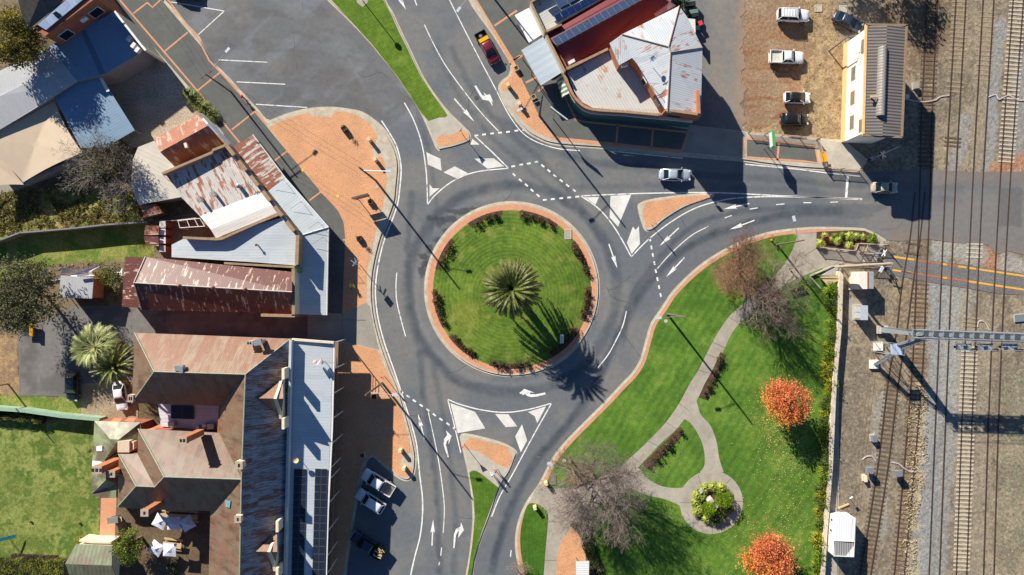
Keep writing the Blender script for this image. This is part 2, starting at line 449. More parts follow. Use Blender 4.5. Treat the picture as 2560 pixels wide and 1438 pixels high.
def cl(k): return [((a[0]+b[0])/2, a[1]) for a, b in zip(*TR[k])]
def col_rail(x, y):
    wx = x+(nb(x, y, 21, 30)-.5)*30; wy = y+(nb(x, y, 22, 30)-.5)*30
    n1 = nb(x, y, 23, 70); n2 = nb(x, y, 24, 12); n3 = nb(x, y, 25, 3.2, 2)
    N = len(x)
    c = mixa(np.tile(A((152, 137, 115)), (N, 1)), sst(.38, .62, n1), A((130, 118, 101)))
    c = mixa(c, sst(.5, .72, n2)*.7, A((108, 99, 86)))
    def band(pl, w, colr, amt=1., soft=.5):
        nonlocal c
        d = dline(wx, y, pl); t = (1-sst(w*(1-soft), w, d))*amt; c = mixa(c, t, A(colr))
    brown = (146, 124, 98)
    grey = (146, 148, 146)
    band([(2352, 640), (2342, 960), (2300, 1438), (2290, 1540)], 30, grey, .95)
    band([(2440, 600), (2395, 760), (2370, 1100), (2340, 1438)], 26, grey, .7)
    band([(2400, 700), (2385, 980)], 46, (156, 156, 150), .8)
    band([(2210, 1000), (2195, 1330)], 30, (150, 148, 138), .7)
    band([(2380, 420), (2400, 380), (2408, 300)], 22, grey, .7)
    band([(2470, 420), (2480, 250), (2500, 60)], 22, (146, 148, 146), .8)
    band([(2540, 420), (2560, 150)], 22, (146, 148, 146), .7)
    band([(2350, 610), (2560, 670)], 30, (160, 158, 150), .8)
    band([(2350, 1100), (2560, 1100)], 10, (150, 140, 112), 0.)
    band(cl('T1')[:5], 17, (122, 104, 86), .8); band(cl('T1')[4:], 16, (134, 112, 92), .7)
    band(cl('TA')[2:], 18, (118, 102, 82), .7)
    band([(2466, 0), (2440, 420)], 22, (148, 136, 116), .8); band([(2412, 700), (2400, 1438)], 18, (158, 146, 124), .7); band([(2470, 760), (2440, 1438)], 26, (152, 140, 120), .6)
    band([(2262, 960), (2280, 1438)], 26, (176, 152, 104), .0)
    t = (1-sst(8, 26, dline(wx, y, [(2300, 960), (2298, 1150), (2285, 1300), (2280, 1500)])))*sst(.35, .5, n2); c = mixa(c, t*.8, A((186, 172, 140)))
    t = (1-sst(20, 60, dline(wx, wy, [(2540, 960), (2550, 1200), (2520, 1438)])))*sst(.4, .55, n2); c = mixa(c, t*.5, A((132, 134, 104)))
    t = (1-sst(10, 34, dline(wx, wy, [(2500, 425), (2560, 400)]))); c = mixa(c, t*.8, A((176, 120, 84)))
    t = (1-sst(8, 24, dline(wx, wy, [(2480, 620), (2483, 690)]))); c = mixa(c, t*.8, A((170, 116, 82)))
    # tree shadow painted into the ground colour, top left of rails
    t = (1-sst(60, 130, np.hypot(wx-2290, (wy-60)*.8)))*.7; c = mixa(c, t, A((112, 90, 66)))
    # car park
    k = inpoly(wx, wy, DIRT); s = nb(x*.35+y*.02, y*2.2, 26, 26)
    d = mixa(mixa(np.tile(A((158, 136, 110)), (N, 1)), sst(.35, .6, n1), A((146, 120, 94))), sst(.4, .62, s)*(1-sst(2000, 2030, x))*sst(30, 110, y), A((158, 122, 92)))
    d = mixa(d, sst(.5, .62, s)*sst(60, 140, y)*(1-sst(1960, 2010, x))*.6, A((130, 90, 66)))
    c[k] = d[k]
    k = inpoly(wx, wy, DRY); d = mixa(np.tile(A((174, 150, 114)), (N, 1)), sst(.4, .65, n2), A((148, 126, 96))); d = mixa(d, sst(.6, .75, n3)*.4, A((140, 110, 72)))
    c[k] = d[k]
    # clumps by the points
    k2 = (1-sst(20, 40, dline(x, y, [(2262, 720), (2250, 810)])))*sst(.45, .55, nb(x, y, 29, 7)); c = mixa(c, k2*.7, A((160, 142, 108)))
    kd = inpoly(x, y, DIRT); cs_ = c.copy()
    c = mixa(c, sst(.62, .8, n3)*.35, A((196, 184, 160))); c = mixa(c, sst(.66, .82, 1-n3)*.5, A((84, 72, 60)))
    c[kd] = cs_[kd]
    return c
def z_rail(x, y): return -.01+.05*(nb(x, y, 31, 5, 3)-.5)
sheet('rail_yard', [(1840, -110), (2680, -110), (2680, 1560), (2040, 1560), (2040, 700), (1840, 640)], 0, m_yard, 4.2, col_rail, zfn=z_rail)

# roads: one asphalt sheet
ROAD = [(250, -110), (1856, -110)]+[(1858+6*math.sin(y*.09)+4*math.sin(y*.23+1), y) for y in range(-100, 330, 9)]+[(1862, 330), (1870, 406), (2150, 432), (2230, 428), (2331, 424), (2420, 430), (2481, 429), (2680, 431), (2680, 652), (2560, 637), (2520, 628), (2488, 637), (2470, 612), (2387, 607), (2320, 598), (2250, 603), (2211, 600), (2195, 582), (2000, 640), (1700, 780), (1640, 900), (1560, 1000), (1350, 1260), (1330, 1560), (820, 1560), (860, 800), (700, 400), (480, 100)]
def arc(cx, cy, r, a0, a1, n=24): return [(cx+r*math.cos(math.radians(a0+(a1-a0)*i/n)), cy+r*math.sin(math.radians(a0+(a1-a0)*i/n))) for i in range(n+1)]
TRK = [(arc(1280, 723, 262, 0, 360, 60), 16, .30), (arc(1280, 723, 240, 0, 360, 60), 6, -.12),
 (sm([(1030, 480), (1020, 620), (1030, 760), (1060, 860), (1140, 950)]), 10, .25),
 (sm([(1100, 1430), (1095, 1300), (1085, 1150), (1060, 1000), (1050, 880)]), 10, .28),
 (sm([(1135, 1430), (1140, 1300), (1125, 1150), (1100, 1000), (1080, 900)]), 9, .22),
 (sm([(1230, 1430), (1270, 1290), (1330, 1170), (1420, 1060), (1490, 960), (1540, 850), (1600, 740), (1680, 650), (1780, 590), (1940, 545), (2100, 530)]), 13, .40),
 (sm([(1560, 850), (1570, 760), (1640, 660), (1730, 570), (1860, 530), (2100, 520)]), 9, .3),
 (sm([(1130, 120), (1180, 220), (1260, 320), (1360, 410), (1440, 500), (1500, 600)]), 10, .22),
 (sm([(1090, 120), (1150, 240), (1240, 350), (1330, 430), (1430, 520)]), 9, .18),
 (sm([(1250, 300), (1420, 390), (1650, 425), (2000, 455), (2400, 470)]), 12, .22),
 (sm([(1420, 470), (1650, 465), (2000, 480), (2400, 500)]), 9, .15),
 (sm([(1050, 300), (1075, 400), (1090, 520), (1060, 640)]), 8, .2),
 (sm([(640, -60), (780, 60), (900, 160), (980, 260)]), 34, -.28), (sm([(560, 120), (760, 180), (900, 280)]), 30, -.0),
 (sm([(560, 60), (700, 240), (880, 260)]), 26, .14)]
def col_asph(x, y):
    N = len(x); n1 = nb(x, y, 41, 110); n2 = nb(x, y, 42, 22); n3 = nb(x, y, 43, 5)
    c = mixa(np.tile(A((121, 121, 119)), (N, 1)), sst(.38, .62, n1), A((106, 110, 114)))
    wx = x+(n2-.5)*10; wy = y+(n1-.5)*20
    for pl, w, a in TRK:
        d = dline(wx, wy, pl); t = (1-sst(w*.25, w*1.25, d))*abs(a)*(.7+2.2*n2)
        c = mixa(c, np.clip(t, 0, 1), A((66, 74, 84)) if a > 0 else A((132, 137, 142)))
    # old surface of the parking lot
    k = (1-sst(0, 40, wx-(wy*.55+900)))*(1-sst(290, 330, y))*(x < 1040)
    c = mixa(c, k*.4, A((112, 110, 107))); t = sst(.5, .68, nb(x*.8+y*.9, (y-x*1.15)*.22, 45, 40)); c = mixa(c, t*k*.5, A((128, 132, 138)))
    c = mixa(c, k*sst(.5, .7, nb(x+y, y*2.5-x*.6, 44, 60))*.35, A((92, 88, 84)))
    # patches
    for pl, colr, a in (([(898, 182), (930, 152), (1020, 236), (1000, 262), (940, 268)], (104, 104, 108), .55), ([(943, 290), (1040, 232), (1046, 242), (954, 300)], (98, 100, 104), .5),
        ([(2205, 440), (2330, 428), (2330, 598), (2215, 598)], (122, 116, 112), .6), ([(2500, 470), (2556, 470), (2553, 568), (2495, 566)], (88, 88, 92), .7), ([(2090, 508), (2230, 510), (2170, 545), (2088, 548)], (92, 94, 98), .5), ([(1148, 296), (1240, 236), (1250, 246), (1160, 306)], (100, 102, 104), .5)):
        k = inpoly(x, y, pl).astype(float); c = mixa(c, k*a, A(colr))
    # crossing: dusty at its edges
    t = sst(2200, 2260, x)*(1-sst(6, 40, np.minimum(abs(y-430), abs(y-(600+.13*(x-2250)))))); c = mixa(c, t*.5, A((140, 120, 104)))
    t = sst(2200, 2300, x)*.35; c = mixa(c, t, A((124, 118, 112)))
    # side lane, dusty
    t = sst(1745, 1790, x)*(1-sst(330, 370, y)); c = mixa(c, t*(.35+.5*n2), A((140, 132, 122))); t = sst(1826, 1862, x+(n2-.5)*26)*(1-sst(300, 340, y)); c = mixa(c, t*.8, A((158, 132, 108)))
    # wet marks
    for cx, cy, rx, ry in ((1080, 545, 16, 8), (1100, 556, 14, 14), (1125, 550, 26, 9), (1118, 580, 12, 12), (1150, 532, 40, 7), (1095, 600, 9, 12), (1060, 640, 16, 7), (1074, 622, 9, 9), (1055, 680, 12, 16), (1062, 660, 12, 12), (1180, 522, 40, 5), (1070, 655, 7, 14)):
        d = np.hypot((x-cx+(n3-.5)*14)/rx, (y-cy+(n2-.5)*14)/ry); c = mixa(c, (1-sst(.8, 1.0, d))*.7, A((58, 62, 66)))
    for k in range(150):
        r = random.Random(k); cx, cy = r.uniform(450, 2200), r.uniform(0, 1430); d = np.hypot(x-cx, y-cy); c = mixa(c, (1-sst(1, 5, d))*.35, A((84, 84, 86)))
    return c
sheet('road', ROAD, .03, m_asph, 4.6, col_asph)
mb = MB(); rk = random.Random(12)
for k in range(26):
    x, y = rk.choice([(rk.uniform(500, 960), rk.uniform(20, 250)), (rk.uniform(960, 1240), rk.uniform(60, 330)), (rk.uniform(1350, 2300), rk.uniform(420, 560)), (rk.uniform(900, 1120), rk.uniform(900, 1420)), (rk.uniform(1180, 1340), rk.uniform(1180, 1430)), (1280+300*math.cos(k), 723+250*math.sin(k))]); a = rk.uniform(0, 6.28); pl = [(x, y)]
    for j in range(rk.randint(4, 11)): a += rk.uniform(-.5, .5); x += 9*math.cos(a); y += 9*math.sin(a); pl.append((x, y))
    strip('', pl, rk.uniform(.5, 1.1), .0335, None, mb=mb)
tag(mb.build('road_cracks', solid('crack_sealant', (62, 64, 68)), recalc='up'), kind='structure')
# back lane behind the shops
def col_lane(x, y):
    N = len(x); n1 = nb(x, y, 51, 40); n2 = nb(x, y, 52, 14)
    c = mixa(np.tile(A((122, 119, 116)), (N, 1)), sst(.4, .6, n1), A((104, 101, 98))); c = mixa(c, sst(.55, .7, n2)*.4, A((140, 134, 126)))
    return c
sheet('back_lane', [(45, 838), (130, 790), (190, 765), (300, 765), (420, 770), (770, 780), (860, 780), (860, 856), (420, 850), (345, 850), (345, 1010), (205, 1010), (205, 990), (50, 990)], .01, m_asph, 7, col_lane)
sheet('driveway', sm([(203, 960), (345, 950), (345, 1048), (203, 1046)], True, 1), .016, ground('pale_driveway', [(166, 148, 124), (146, 128, 106)], sc=.4, fine=7, famt=.08))
sheet('yard_paving', [(250, 170), (395, 120), (480, 232), (500, 262), (500, 300), (400, 360), (330, 370), (280, 330)], .016, ground('yard_concrete', [(196, 180, 156), (166, 152, 132)], sc=.3, fine=7, famt=.08))
sheet('yard_paving', [(385, 550), (560, 520), (560, 660), (385, 660)], .018, ground('shop_yard_paving', [(142, 130, 108), (120, 108, 88)], sc=.3, fine=7, famt=.1))
sheet('courtyard', [(250, 1240), (560, 1240), (560, 1500), (250, 1500)], .02, ground('courtyard_ground', [(120, 102, 80), (96, 80, 62)], sc=.4, fine=7, famt=.15))
sheet('path', [(253, 1245), (292, 1245), (284, 1395), (248, 1380)], .03, m_paver2)
sheet('yard_paving', [(-110, 330), (200, 250), (262, 395), (60, 470), (-110, 520)], .0, m_drive)

# ---------------- kerbed areas
KERB_W = 10
def kerbed(name, poly_out, top_mat, kerb_w=KERB_W, gut=.045, zt=.18):
    g = inset(poly_out, kerb_w*.62)
    slab('kerb_gutter', poly_out, 0, gut, m_kerb)
    slab(name, g, 0, zt, top_mat)
LEFT_K = [(413, -60), (413, 0), (500, 93), (524, 147), (567, 187), (640, 267), (666, 297)]
LEFT_A = LEFT_K+sm([(676, 300), (720, 283), (768, 271), (824, 267), (874, 272), (907, 280), (934, 297), (960, 320), (980, 350), (994, 384), (999, 417), (995, 467), (990, 507), (972, 557), (954, 603), (939, 667), (934, 714), (935, 757), (942, 804), (957, 860), (977, 917), (994, 957), (1007, 995), (1024, 1055), (1037, 1108), (1042, 1145), (1037, 1185), (1020, 1203), (994, 1195), (950, 1158), (934, 1144), (920, 1152), (912, 1180), (894, 1258), (880, 1342), (867, 1435), (860, 1560)])
LEFT = LEFT_A+[(560, 1560), (560, 850), (700, 850), (770, 845), (770, 775), (560, 560), (545, 345), (476, 233), (372, 112), (280, 0), (230, -60)]
kerbed('pavement', LEFT, m_kerb)
# asphalt footpath along the shops, brick plaza, driveway
sheet('footpath', [(310, -60), (404, 0), (500, 112), (560, 190), (640, 284), (668, 318), (800, 477), (844, 523), (860, 557), (864, 597), (860, 700), (857, 784), (770, 784), (600, 560), (560, 335), (484, 230), (380, 112), (288, 0), (240, -60)], .186, m_fpath)
PLAZA = [(673, 320), (700, 305), (740, 290), (768, 284), (774, 281), (780, 292), (830, 293), (838, 279), (868, 281), (900, 292), (925, 310), (945, 345), (935, 362), (930, 378), (934, 392), (958, 394), (966, 425), (967, 450), (965, 480), (952, 537), (938, 587), (925, 640), (918, 680), (916, 757), (857, 784), (860, 700), (864, 597), (860, 557), (844, 523), (800, 477), (740, 405)]
sheet('brick_paving', PLAZA, .187, m_paver)
sheet('driveway', [(770, 788), (857, 784), (916, 757), (925, 765), (932, 804), (948, 875), (900, 862), (845, 852), (770, 850)], .190, m_drive)
HPAV = [(560, 855), (845, 856), (900, 864), (946, 876), (965, 925), (982, 958), (996, 998), (1012, 1055), (1023, 1100), (1029, 1128), (1016, 1136), (1006, 1140), (1001, 1155), (1006, 1163), (1031, 1168), (1030, 1182), (1018, 1193), (998, 1187), (950, 1148), (934, 1135), (916, 1142), (905, 1160), (887, 1250), (873, 1340), (858, 1435), (852, 1560), (560, 1560)]
sheet('brick_paving', HPAV, .187, m_paver)
mb = MB()
strip('', [(300, 0), (494, 227), (600, 357)], 4, .19, None, mb=mb)
strip('', [(398, -30), (500, 104), (524, 152), (567, 197), (640, 280), (668, 312)], 4, .19, None, mb=mb)
for a, b in (((335, 35), (370, 8)), ((414, 129), (471, 82)), ((496, 227), (554, 180)), ((581, 325), (638, 280)), ((688, 402), (720, 378)), ((774, 502), (806, 478)), ((250, -60), (290, -90)), ((858, 600), (866, 600))):
    strip('', [a, b], 4, .192, None, mb=mb)
strip('', [(370, 8), (383, 20), (404, 0), (395, -8)], 4, .194, None, mb=mb)
strip('', sm([(800, 477), (844, 523), (861, 557), (865, 597), (861, 700), (858, 784)]), 3, .194, None, mb=mb)
tag(mb.build('brick_border', m_paver2, recalc='up'), kind='structure')

# grass median north
MED_N = sm([(760, -60), (817, 0), (874, 55), (917, 100), (950, 139), (987, 184), (1021, 234), (1044, 270), (1067, 317), (1089, 371)])+sm([(1097, 378), (1134, 370), (1171, 357), (1178, 347), (1174, 330), (1161, 317), (1121, 277), (1087, 234), (1057, 187), (1027, 124), (1004, 77), (984, 33), (965, 0), (950, -60)])
kerbed('pavement', MED_N, m_conc, 7)
def stripes(x, y, a, p): return .5+.5*np.sin((x*math.cos(a)+y*math.sin(a))*2*math.pi/p)
def col_lawn(x, y, base=((74, 102, 32), (94, 120, 42)), a=.9, p=17, dry=.3):
    n1 = nb(x, y, 61, 50); n2 = nb(x, y, 62, 11); N = len(x)
    c = mixa(np.tile(A(base[0]), (N, 1)), np.clip(.35*stripes(x+(n1-.5)*8, y, a, p)+sst(.3, .7, n1)*.5+(n2-.5)*.7, 0, 1), A(base[1]))
    c = mixa(c, sst(.58, .75, n1*.6+n2*.4)*dry, A((150, 148, 84)))
    return c
MEDG = [(828, 0), (884, 60), (926, 106), (958, 146), (994, 192), (1026, 240), (1050, 278), (1071, 303), (1098, 294), (1112, 294), (1119, 290), (1111, 276), (1080, 234), (1050, 188), (1020, 126), (997, 80), (977, 35), (958, 0), (944, -60), (772, -60)]
sheet('lawn', MEDG, .2, m_grass, 4, lambda x, y: col_lawn(x, y, ((82, 110, 30), (106, 134, 42)), 1.1, 9))
sheet('brick_paving', sm([(1091, 352), (1100, 340), (1130, 337), (1152, 326), (1168, 334), (1169, 350), (1134, 361), (1099, 366)], True, 4), .187, m_paver)
sheet('paving', [(888, -30), (918, -30), (920, 8), (907, 19), (893, 8)], .205, m_path)
# south median
MED_S = sm([(1149, 1092), (1161, 1083), (1208, 1092), (1261, 1108), (1292, 1128), (1288, 1148), (1275, 1180), (1251, 1218), (1228, 1285), (1204, 1349), (1187, 1409), (1176, 1500), (1166, 1560)])+sm([(1140, 1560), (1166, 1425), (1176, 1359), (1181, 1292), (1178, 1242), (1171, 1192), (1161, 1145)])
kerbed('pavement', MED_S, m_conc, 7)
sheet('lawn', sm([(1173, 1181), (1182, 1176), (1194, 1178), (1214, 1192), (1246, 1218)])+[(1226, 1270), (1202, 1335), (1184, 1400), (1172, 1480), (1156, 1560), (1146, 1560), (1170, 1430), (1181, 1359), (1187, 1292), (1184, 1242)], .2, m_grass, 4, lambda x, y: col_lawn(x, y, ((76, 108, 30), (98, 130, 42)), 0., 8))
sheet('brick_paving', [(1160, 1108), (1174, 1093), (1269, 1116), (1282, 1148)]+sm([(1270, 1170), (1241, 1158), (1208, 1135), (1188, 1126), (1161, 1123)]), .187, m_paver)
# east splitter
MED_E = sm([(1594, 520), (1600, 507), (1631, 497), (1697, 488), (1761, 483), (1781, 485), (1784, 493), (1764, 502), (1714, 520), (1664, 550), (1634, 575), (1614, 578), (1604, 560)], True)
kerbed('pavement', MED_E, m_conc, 7)
sheet('brick_paving', [(1606, 528), (1615, 506), (1697, 494), (1767, 489), (1770, 495), (1708, 513), (1655, 545), (1634, 566), (1614, 569)], .187, m_paver)
# north east pavement
NE_K = sm([(1150, -60), (1171, 0), (1191, 33), (1218, 70), (1245, 110), (1272, 155), (1275, 175), (1269, 190), (1256, 200), (1246, 214), (1248, 234), (1268, 274), (1307, 324), (1340, 347), (1390, 364), (1514, 374), (1697, 392), (1848, 404), (1920, 414), (2013, 424), (2150, 432)])
NE = NE_K+[(2170, 400), (2110, 350), (2040, 345), (1870, 330), (1722, 312), (1500, 300), (1380, 200), (1330, 60), (1300, -60)]
kerbed('pavement', NE, m_conc, 10)
sheet('footpath', [(1180, -60), (1192, 0), (1232, 66), (1284, 150), (1300, 190), (1352, 300), (1376, 330), (1400, 347), (1514, 357), (1706, 378), (1722, 325), (1500, 290), (1380, 180), (1340, 60), (1310, -60)], .186, m_fpath)
sheet('brick_paving', [(1186, 0), (1192, 0), (1232, 66), (1284, 150), (1300, 190), (1352, 300), (1376, 330), (1400, 347), (1514, 358), (1706, 377), (1706, 384), (1514, 365), (1392, 352), (1345, 334), (1318, 314), (1284, 278), (1300, 254), (1284, 228), (1255, 228), (1252, 212), (1268, 200), (1280, 186), (1280, 165), (1225, 66)], .187, m_paver)
sheet('driveway', [(1722, 314), (1864, 332), (1862, 396), (1700, 380)], .190, m_drive)
sheet('footpath', [(1866, 345), (2036, 362), (2044, 410), (1866, 394)], .19, m_fpath)
mb = MB()
for pl in ([(1866, 347), (1970, 357), (2036, 366), (2044, 408), (2010, 404), (1866, 394), (1860, 347)], [(1946, 356), (1942, 402)], [(1236, 66), (1292, 28)], [(1284, 152), (1300, 140)], [(1272, 158), (1310, 138)], [(1314, 208), (1350, 190)], [(1360, 216), (1345, 230)], [(1392, 200), (1420, 260), (1440, 300), (1455, 305), (1722, 332)], [(1544, 314), (1540, 360)], [(1632, 324), (1628, 370)], [(1722, 332), (1704, 378)], [(1400, 347), (1514, 358), (1704, 378)]):
    strip('', pl, 5, .193, None, mb=mb)
tag(mb.build('brick_border', m_paver2, recalc='up'), kind='structure')

# centre island
C0 = (1280, 723)
def circ(r, n=96, c=C0): return [(c[0]+r*math.cos(2*math.pi*i/n), c[1]+r*math.sin(2*math.pi*i/n)) for i in range(n)]
slab('kerb_gutter', circ(220), 0, .05, m_kerb); slab('kerb', circ(215), 0, .2, m_kerb)
sheet('brick_paving', circ(211), .206, m_paver2)
def col_isl(x, y):
    n1 = nb(x, y, 71, 60); n2 = nb(x, y, 72, 12); N = len(x)
    r = np.hypot(x-1272, y-735); rg = .5+.5*np.sin(r*2*math.pi/9+(n1-.5)*4)
    c = mixa(np.tile(A((68, 98, 30)), (N, 1)), np.clip(.6*rg*sst(40, 90, r)+.5*sst(.3, .7, n1)+(n2-.5)*.6, 0, 1), A((108, 132, 48)))
    c = mixa(c, (1-sst(20, 60, np.hypot(x-1165, y-790)))*.35, A((146, 142, 62)))
    c = mixa(c, (1-sst(60, 75, np.hypot(x-1280, y-735)))*.3, A((96, 128, 34))); c = mixa(c, sst(.56, .7, nb(x, y, 73, 24))*.45, A((138, 140, 70))); c = mixa(c, sst(.6, .72, nb(x, y, 74, 15))*.4, A((60, 84, 28)))
    return c
def z_isl(x, y): return .21+.45*np.clip(1-(np.hypot(x-1280, y-723)/197)**2, 0, 1)
sheet('lawn', circ(197), .21, m_grass, 3.6, col_isl, zfn=z_isl)

# park
PARK_K = sm([(2190, 584), (2170, 575), (2150, 570), (2053, 567), (1993, 570), (1920, 580), (1848, 604), (1781, 640), (1731, 677), (1681, 727), (1654, 767), (1627, 807), (1614, 847), (1600, 897), (1580, 931), (1554, 958), (1514, 1001), (1467, 1048), (1414, 1102), (1380, 1145), (1347, 1208), (1313, 1258), (1293, 1309), (1287, 1359), (1293, 1409), (1300, 1438), (1312, 1560)])
PARK = PARK_K+[(2095, 1560), (2098, 700), (2110, 660), (2200, 660), (2215, 600)]
kerbed('pavement', PARK, m_path, 9)
LAWNP = offs(PARK_K, 15)
LAWNP = [(x, y) for x, y in LAWNP if x < 1994 or y > 1000]
def col_park(x, y):
    c = col_lawn(x, y, ((70, 106, 34), (104, 138, 50)), .55, 19, .2)
    n2 = nb(x, y, 81, 9); n3 = nb(x, y, 82, 2.6, 2)
    k = (1-sst(20, 60, np.hypot(x-1990, y-760)))*.3; c = mixa(c, k, A((110, 128, 60)))
    for cx, cy, r in ((1840, 690, 70), (1450, 1190, 45), (1395, 1150, 18)): # bare earth under the trees
        t = (1-sst(r*.5, r, np.hypot(x-cx+(n2-.5)*50, y-cy+(n2-.5)*50)))*.75; c = mixa(c, t, A((136, 100, 66)))
    return c
sheet('lawn', LAWNP+[(2078, 1560), (2062, 1438), (2080, 700), (2070, 690), (1992, 590)], .2, m_grass, 4.5, col_park)
strip('brick_border', offs(PARK_K, 11)[14:], 7, .203, m_paver2)
PATHL = sm([(1993, 584), (1985, 612), (1972, 640), (1948, 676), (1905, 716), (1850, 765), (1821, 792), (1790, 838), (1765, 885), (1745, 925), (1724, 958), (1697, 1008), (1664, 1055), (1620, 1102), (1566, 1152), (1530, 1182)])
PATHR = sm([(1580, 1182), (1600, 1162), (1651, 1108), (1690, 1072), (1724, 1028), (1744, 995), (1762, 958), (1786, 920), (1806, 880), (1826, 838), (1848, 808), (1870, 788), (1920, 740), (1975, 705), (2007, 690), (2060, 668), (2095, 655), (2095, 630), (2050, 618), (2040, 600), (2040, 584)])
sheet('path', PATHL+PATHR, .207, m_path)
sheet('path', sm([(1705, 1045), (1726, 1058), (1748, 1092), (1759, 1125), (1760, 1162), (1748, 1180)])+sm([(1808, 1180), (1797, 1145), (1790, 1102), (1774, 1062), (1751, 1036), (1742, 1008), (1738, 1000), (1722, 1020)]), .211, m_path)
sheet('path', circ(79, 64, (1777, 1255)), .215, m_path)
sheet('path', sm([(1598, 1170), (1614, 1192), (1647, 1212), (1680, 1219), (1708, 1218)])+sm([(1698, 1263), (1664, 1248), (1614, 1236), (1570, 1216), (1530, 1190)]), .211, m_path)
sheet('path', [(1530, 1182), (1580, 1160), (1600, 1172), (1580, 1215), (1540, 1240), (1490, 1270), (1470, 1290), (1440, 1312), (1420, 1325), (1404, 1352), (1394, 1385), (1390, 1438), (1388, 1560), (1356, 1560), (1359, 1438), (1364, 1370), (1371, 1295), (1367, 1276), (1348, 1262), (1322, 1257), (1345, 1210), (1382, 1222), (1440, 1215)], .216, m_path)
sheet('lawn', sm([(1323, 1258), (1347, 1261), (1366, 1276), (1370, 1296), (1364, 1370), (1359, 1438), (1356, 1560), (1322, 1560), (1312, 1438), (1302, 1380), (1301, 1330), (1310, 1285)], True, 3), .222, m_grass, 4, lambda x, y: col_lawn(x, y, ((60, 98, 26), (84, 120, 36)), 0., 9, .1))
sheet('brick_paving', [(1427, 1316), (1403, 1352), (1393, 1385), (1390, 1440), (1390, 1560), (1475, 1560), (1467, 1405), (1457, 1348), (1443, 1312)], .224, m_paver)
# expansion joints across the concrete paths
mb = MB()
for a, b in (((1821, 792), (1848, 810)), ((1765, 885), (1806, 900)), ((1780, 855), (1818, 872)), ((1697, 1008), (1724, 1028)), ((1664, 1055), (1690, 1072)), ((1620, 1102), (1651, 1118)), ((1745, 925), (1782, 935)), ((1580, 1140), (1605, 1160)), ((1777, 1290), (1780, 1334)), ((1830, 1252), (1856, 1253)), ((1698, 1255), (1725, 1256)), ((1744, 1185), (1752, 1212)), ((1826, 1195), (1808, 1215)), ((1364, 1300), (1420, 1310)), ((1362, 1400), (1392, 1400)), ((2010, 640), (2040, 620)), ((1980, 625), (2060, 690)), ((790, 800), (916, 800)), ((857, 786), (858, 850))):
    strip('', [a, b], .9, .226, None, mb=mb)
tag(mb.build('path_joints', solid('joint_dark', (112, 104, 92)), recalc='up'), kind='structure')

# pedestrian rail crossing
sheet('path', [(2212, 640), (2228, 628), (2238, 634), (2330, 652), (2430, 664), (2560, 684), (2680, 696), (2680, 742), (2560, 738), (2500, 735), (2388, 716), (2310, 704), (2225, 686), (2212, 676)], .034, ground('crossing_asphalt', [(122, 120, 118), (108, 106, 104)], sc=.3, fine=9, famt=.1))
mb = MB()
for (x0, x1) in ((2234, 2285), (2357, 2367), (2395, 2416), (2422, 2440), (2444, 2486), (2491, 2510), (2515, 2600)):
    strip('', [(x0, 642+(x0-2234)*.148), (x1, 642+(x1-2234)*.148)], 4.5, .042, None, mb=mb)
for (x0, x1) in ((2231, 2262), (2266, 2276), (2357, 2367), (2420, 2441), (2445, 2482), (2487, 2508), (2512, 2600)):
    strip('', [(x0, 675+(x0-2231)*.15), (x1, 675+(x1-2231)*.15)], 4.5, .042, None, mb=mb)
tag(mb.build('crossing_marking', m_yellow, recalc='up'), kind='structure')
mb = MB()
strip('', [(2285, 649.5), (2357, 660)], 3.5, .042, None, mb=mb); strip('', [(2367, 661.7), (2395, 666)], 3.5, .042, None, mb=mb)
strip('', [(2276, 682), (2357, 694)], 3.5, .042, None, mb=mb); strip('', [(2367, 695.6), (2420, 703)], 3.5, .042, None, mb=mb)
tag(mb.build('crossing_marking', m_rustline, recalc='up'), kind='structure')

# ---------------- painted markings
ZM = .036
def line(pl, w=2.6, mat=None, name='lane_line'): return strip(name, pl, w, ZM, mat or m_white)
def shape(pts, name='island_marking', mat=None, z=ZM):
    return slab(name, pts, z-.003, z, mat or m_worn)
W_ = 2.8
line(sm([(954, 302), (974, 333), (990, 362), (999, 392), (1003, 425), (1000, 467), (994, 510), (978, 557), (960, 603), (946, 660), (939, 714), (940, 757), (947, 804), (962, 860), (983, 920), (1000, 970), (1014, 1015), (1030, 1065), (1042, 1115), (1049, 1185), (1056, 1242), (1056, 1292), (1050, 1342), (1037, 1392), (1025, 1445)]), 3.2)
line(sm([(1011, 257), (1034, 300), (1052, 350), (1062, 400), (1067, 450), (1069, 512)]), W_)
line(sm([(1069, 512), (1090, 486), (1134, 452), (1191, 430), (1271, 421)]), W_)
line([(1188, 341), (1230, 380), (1271, 421)], W_)
line(sm([(1452, 490), (1500, 525), (1540, 575), (1578, 642)]), W_)
line(sm([(1452, 490), (1600, 484), (1780, 482), (1960, 490), (2155, 499)]), W_)
line(sm([(1578, 642), (1622, 598), (1676, 556), (1735, 522), (1800, 502), (1860, 494), (1960, 492), (2155, 497)]), W_)
line(sm([(1119, 998), (1150, 1011), (1205, 1025), (1262, 1031), (1320, 1024), (1379, 1008)]), W_)
line(sm([(1119, 998), (1135, 1060), (1152, 1132)]), W_)
line(sm([(1379, 1008), (1330, 1095), (1280, 1188), (1250, 1240), (1229, 1292)]), W_)
line([(1037, -30), (1037, 0), (1042, 14)]); line(sm([(1061, 62), (1084, 110), (1114, 164), (1154, 220), (1201, 280), (1246, 328)]), 2.2)
line(sm([(1118, -20), (1124, 0), (1164, 80), (1204, 157), (1240, 225), (1268, 280), (1300, 326), (1335, 352), (1390, 371), (1450, 377)]), 2.4)
line([(1530, 378), (1707, 396)]); line([(1863, 411), (1990, 423), (2070, 433), (2150, 441)])
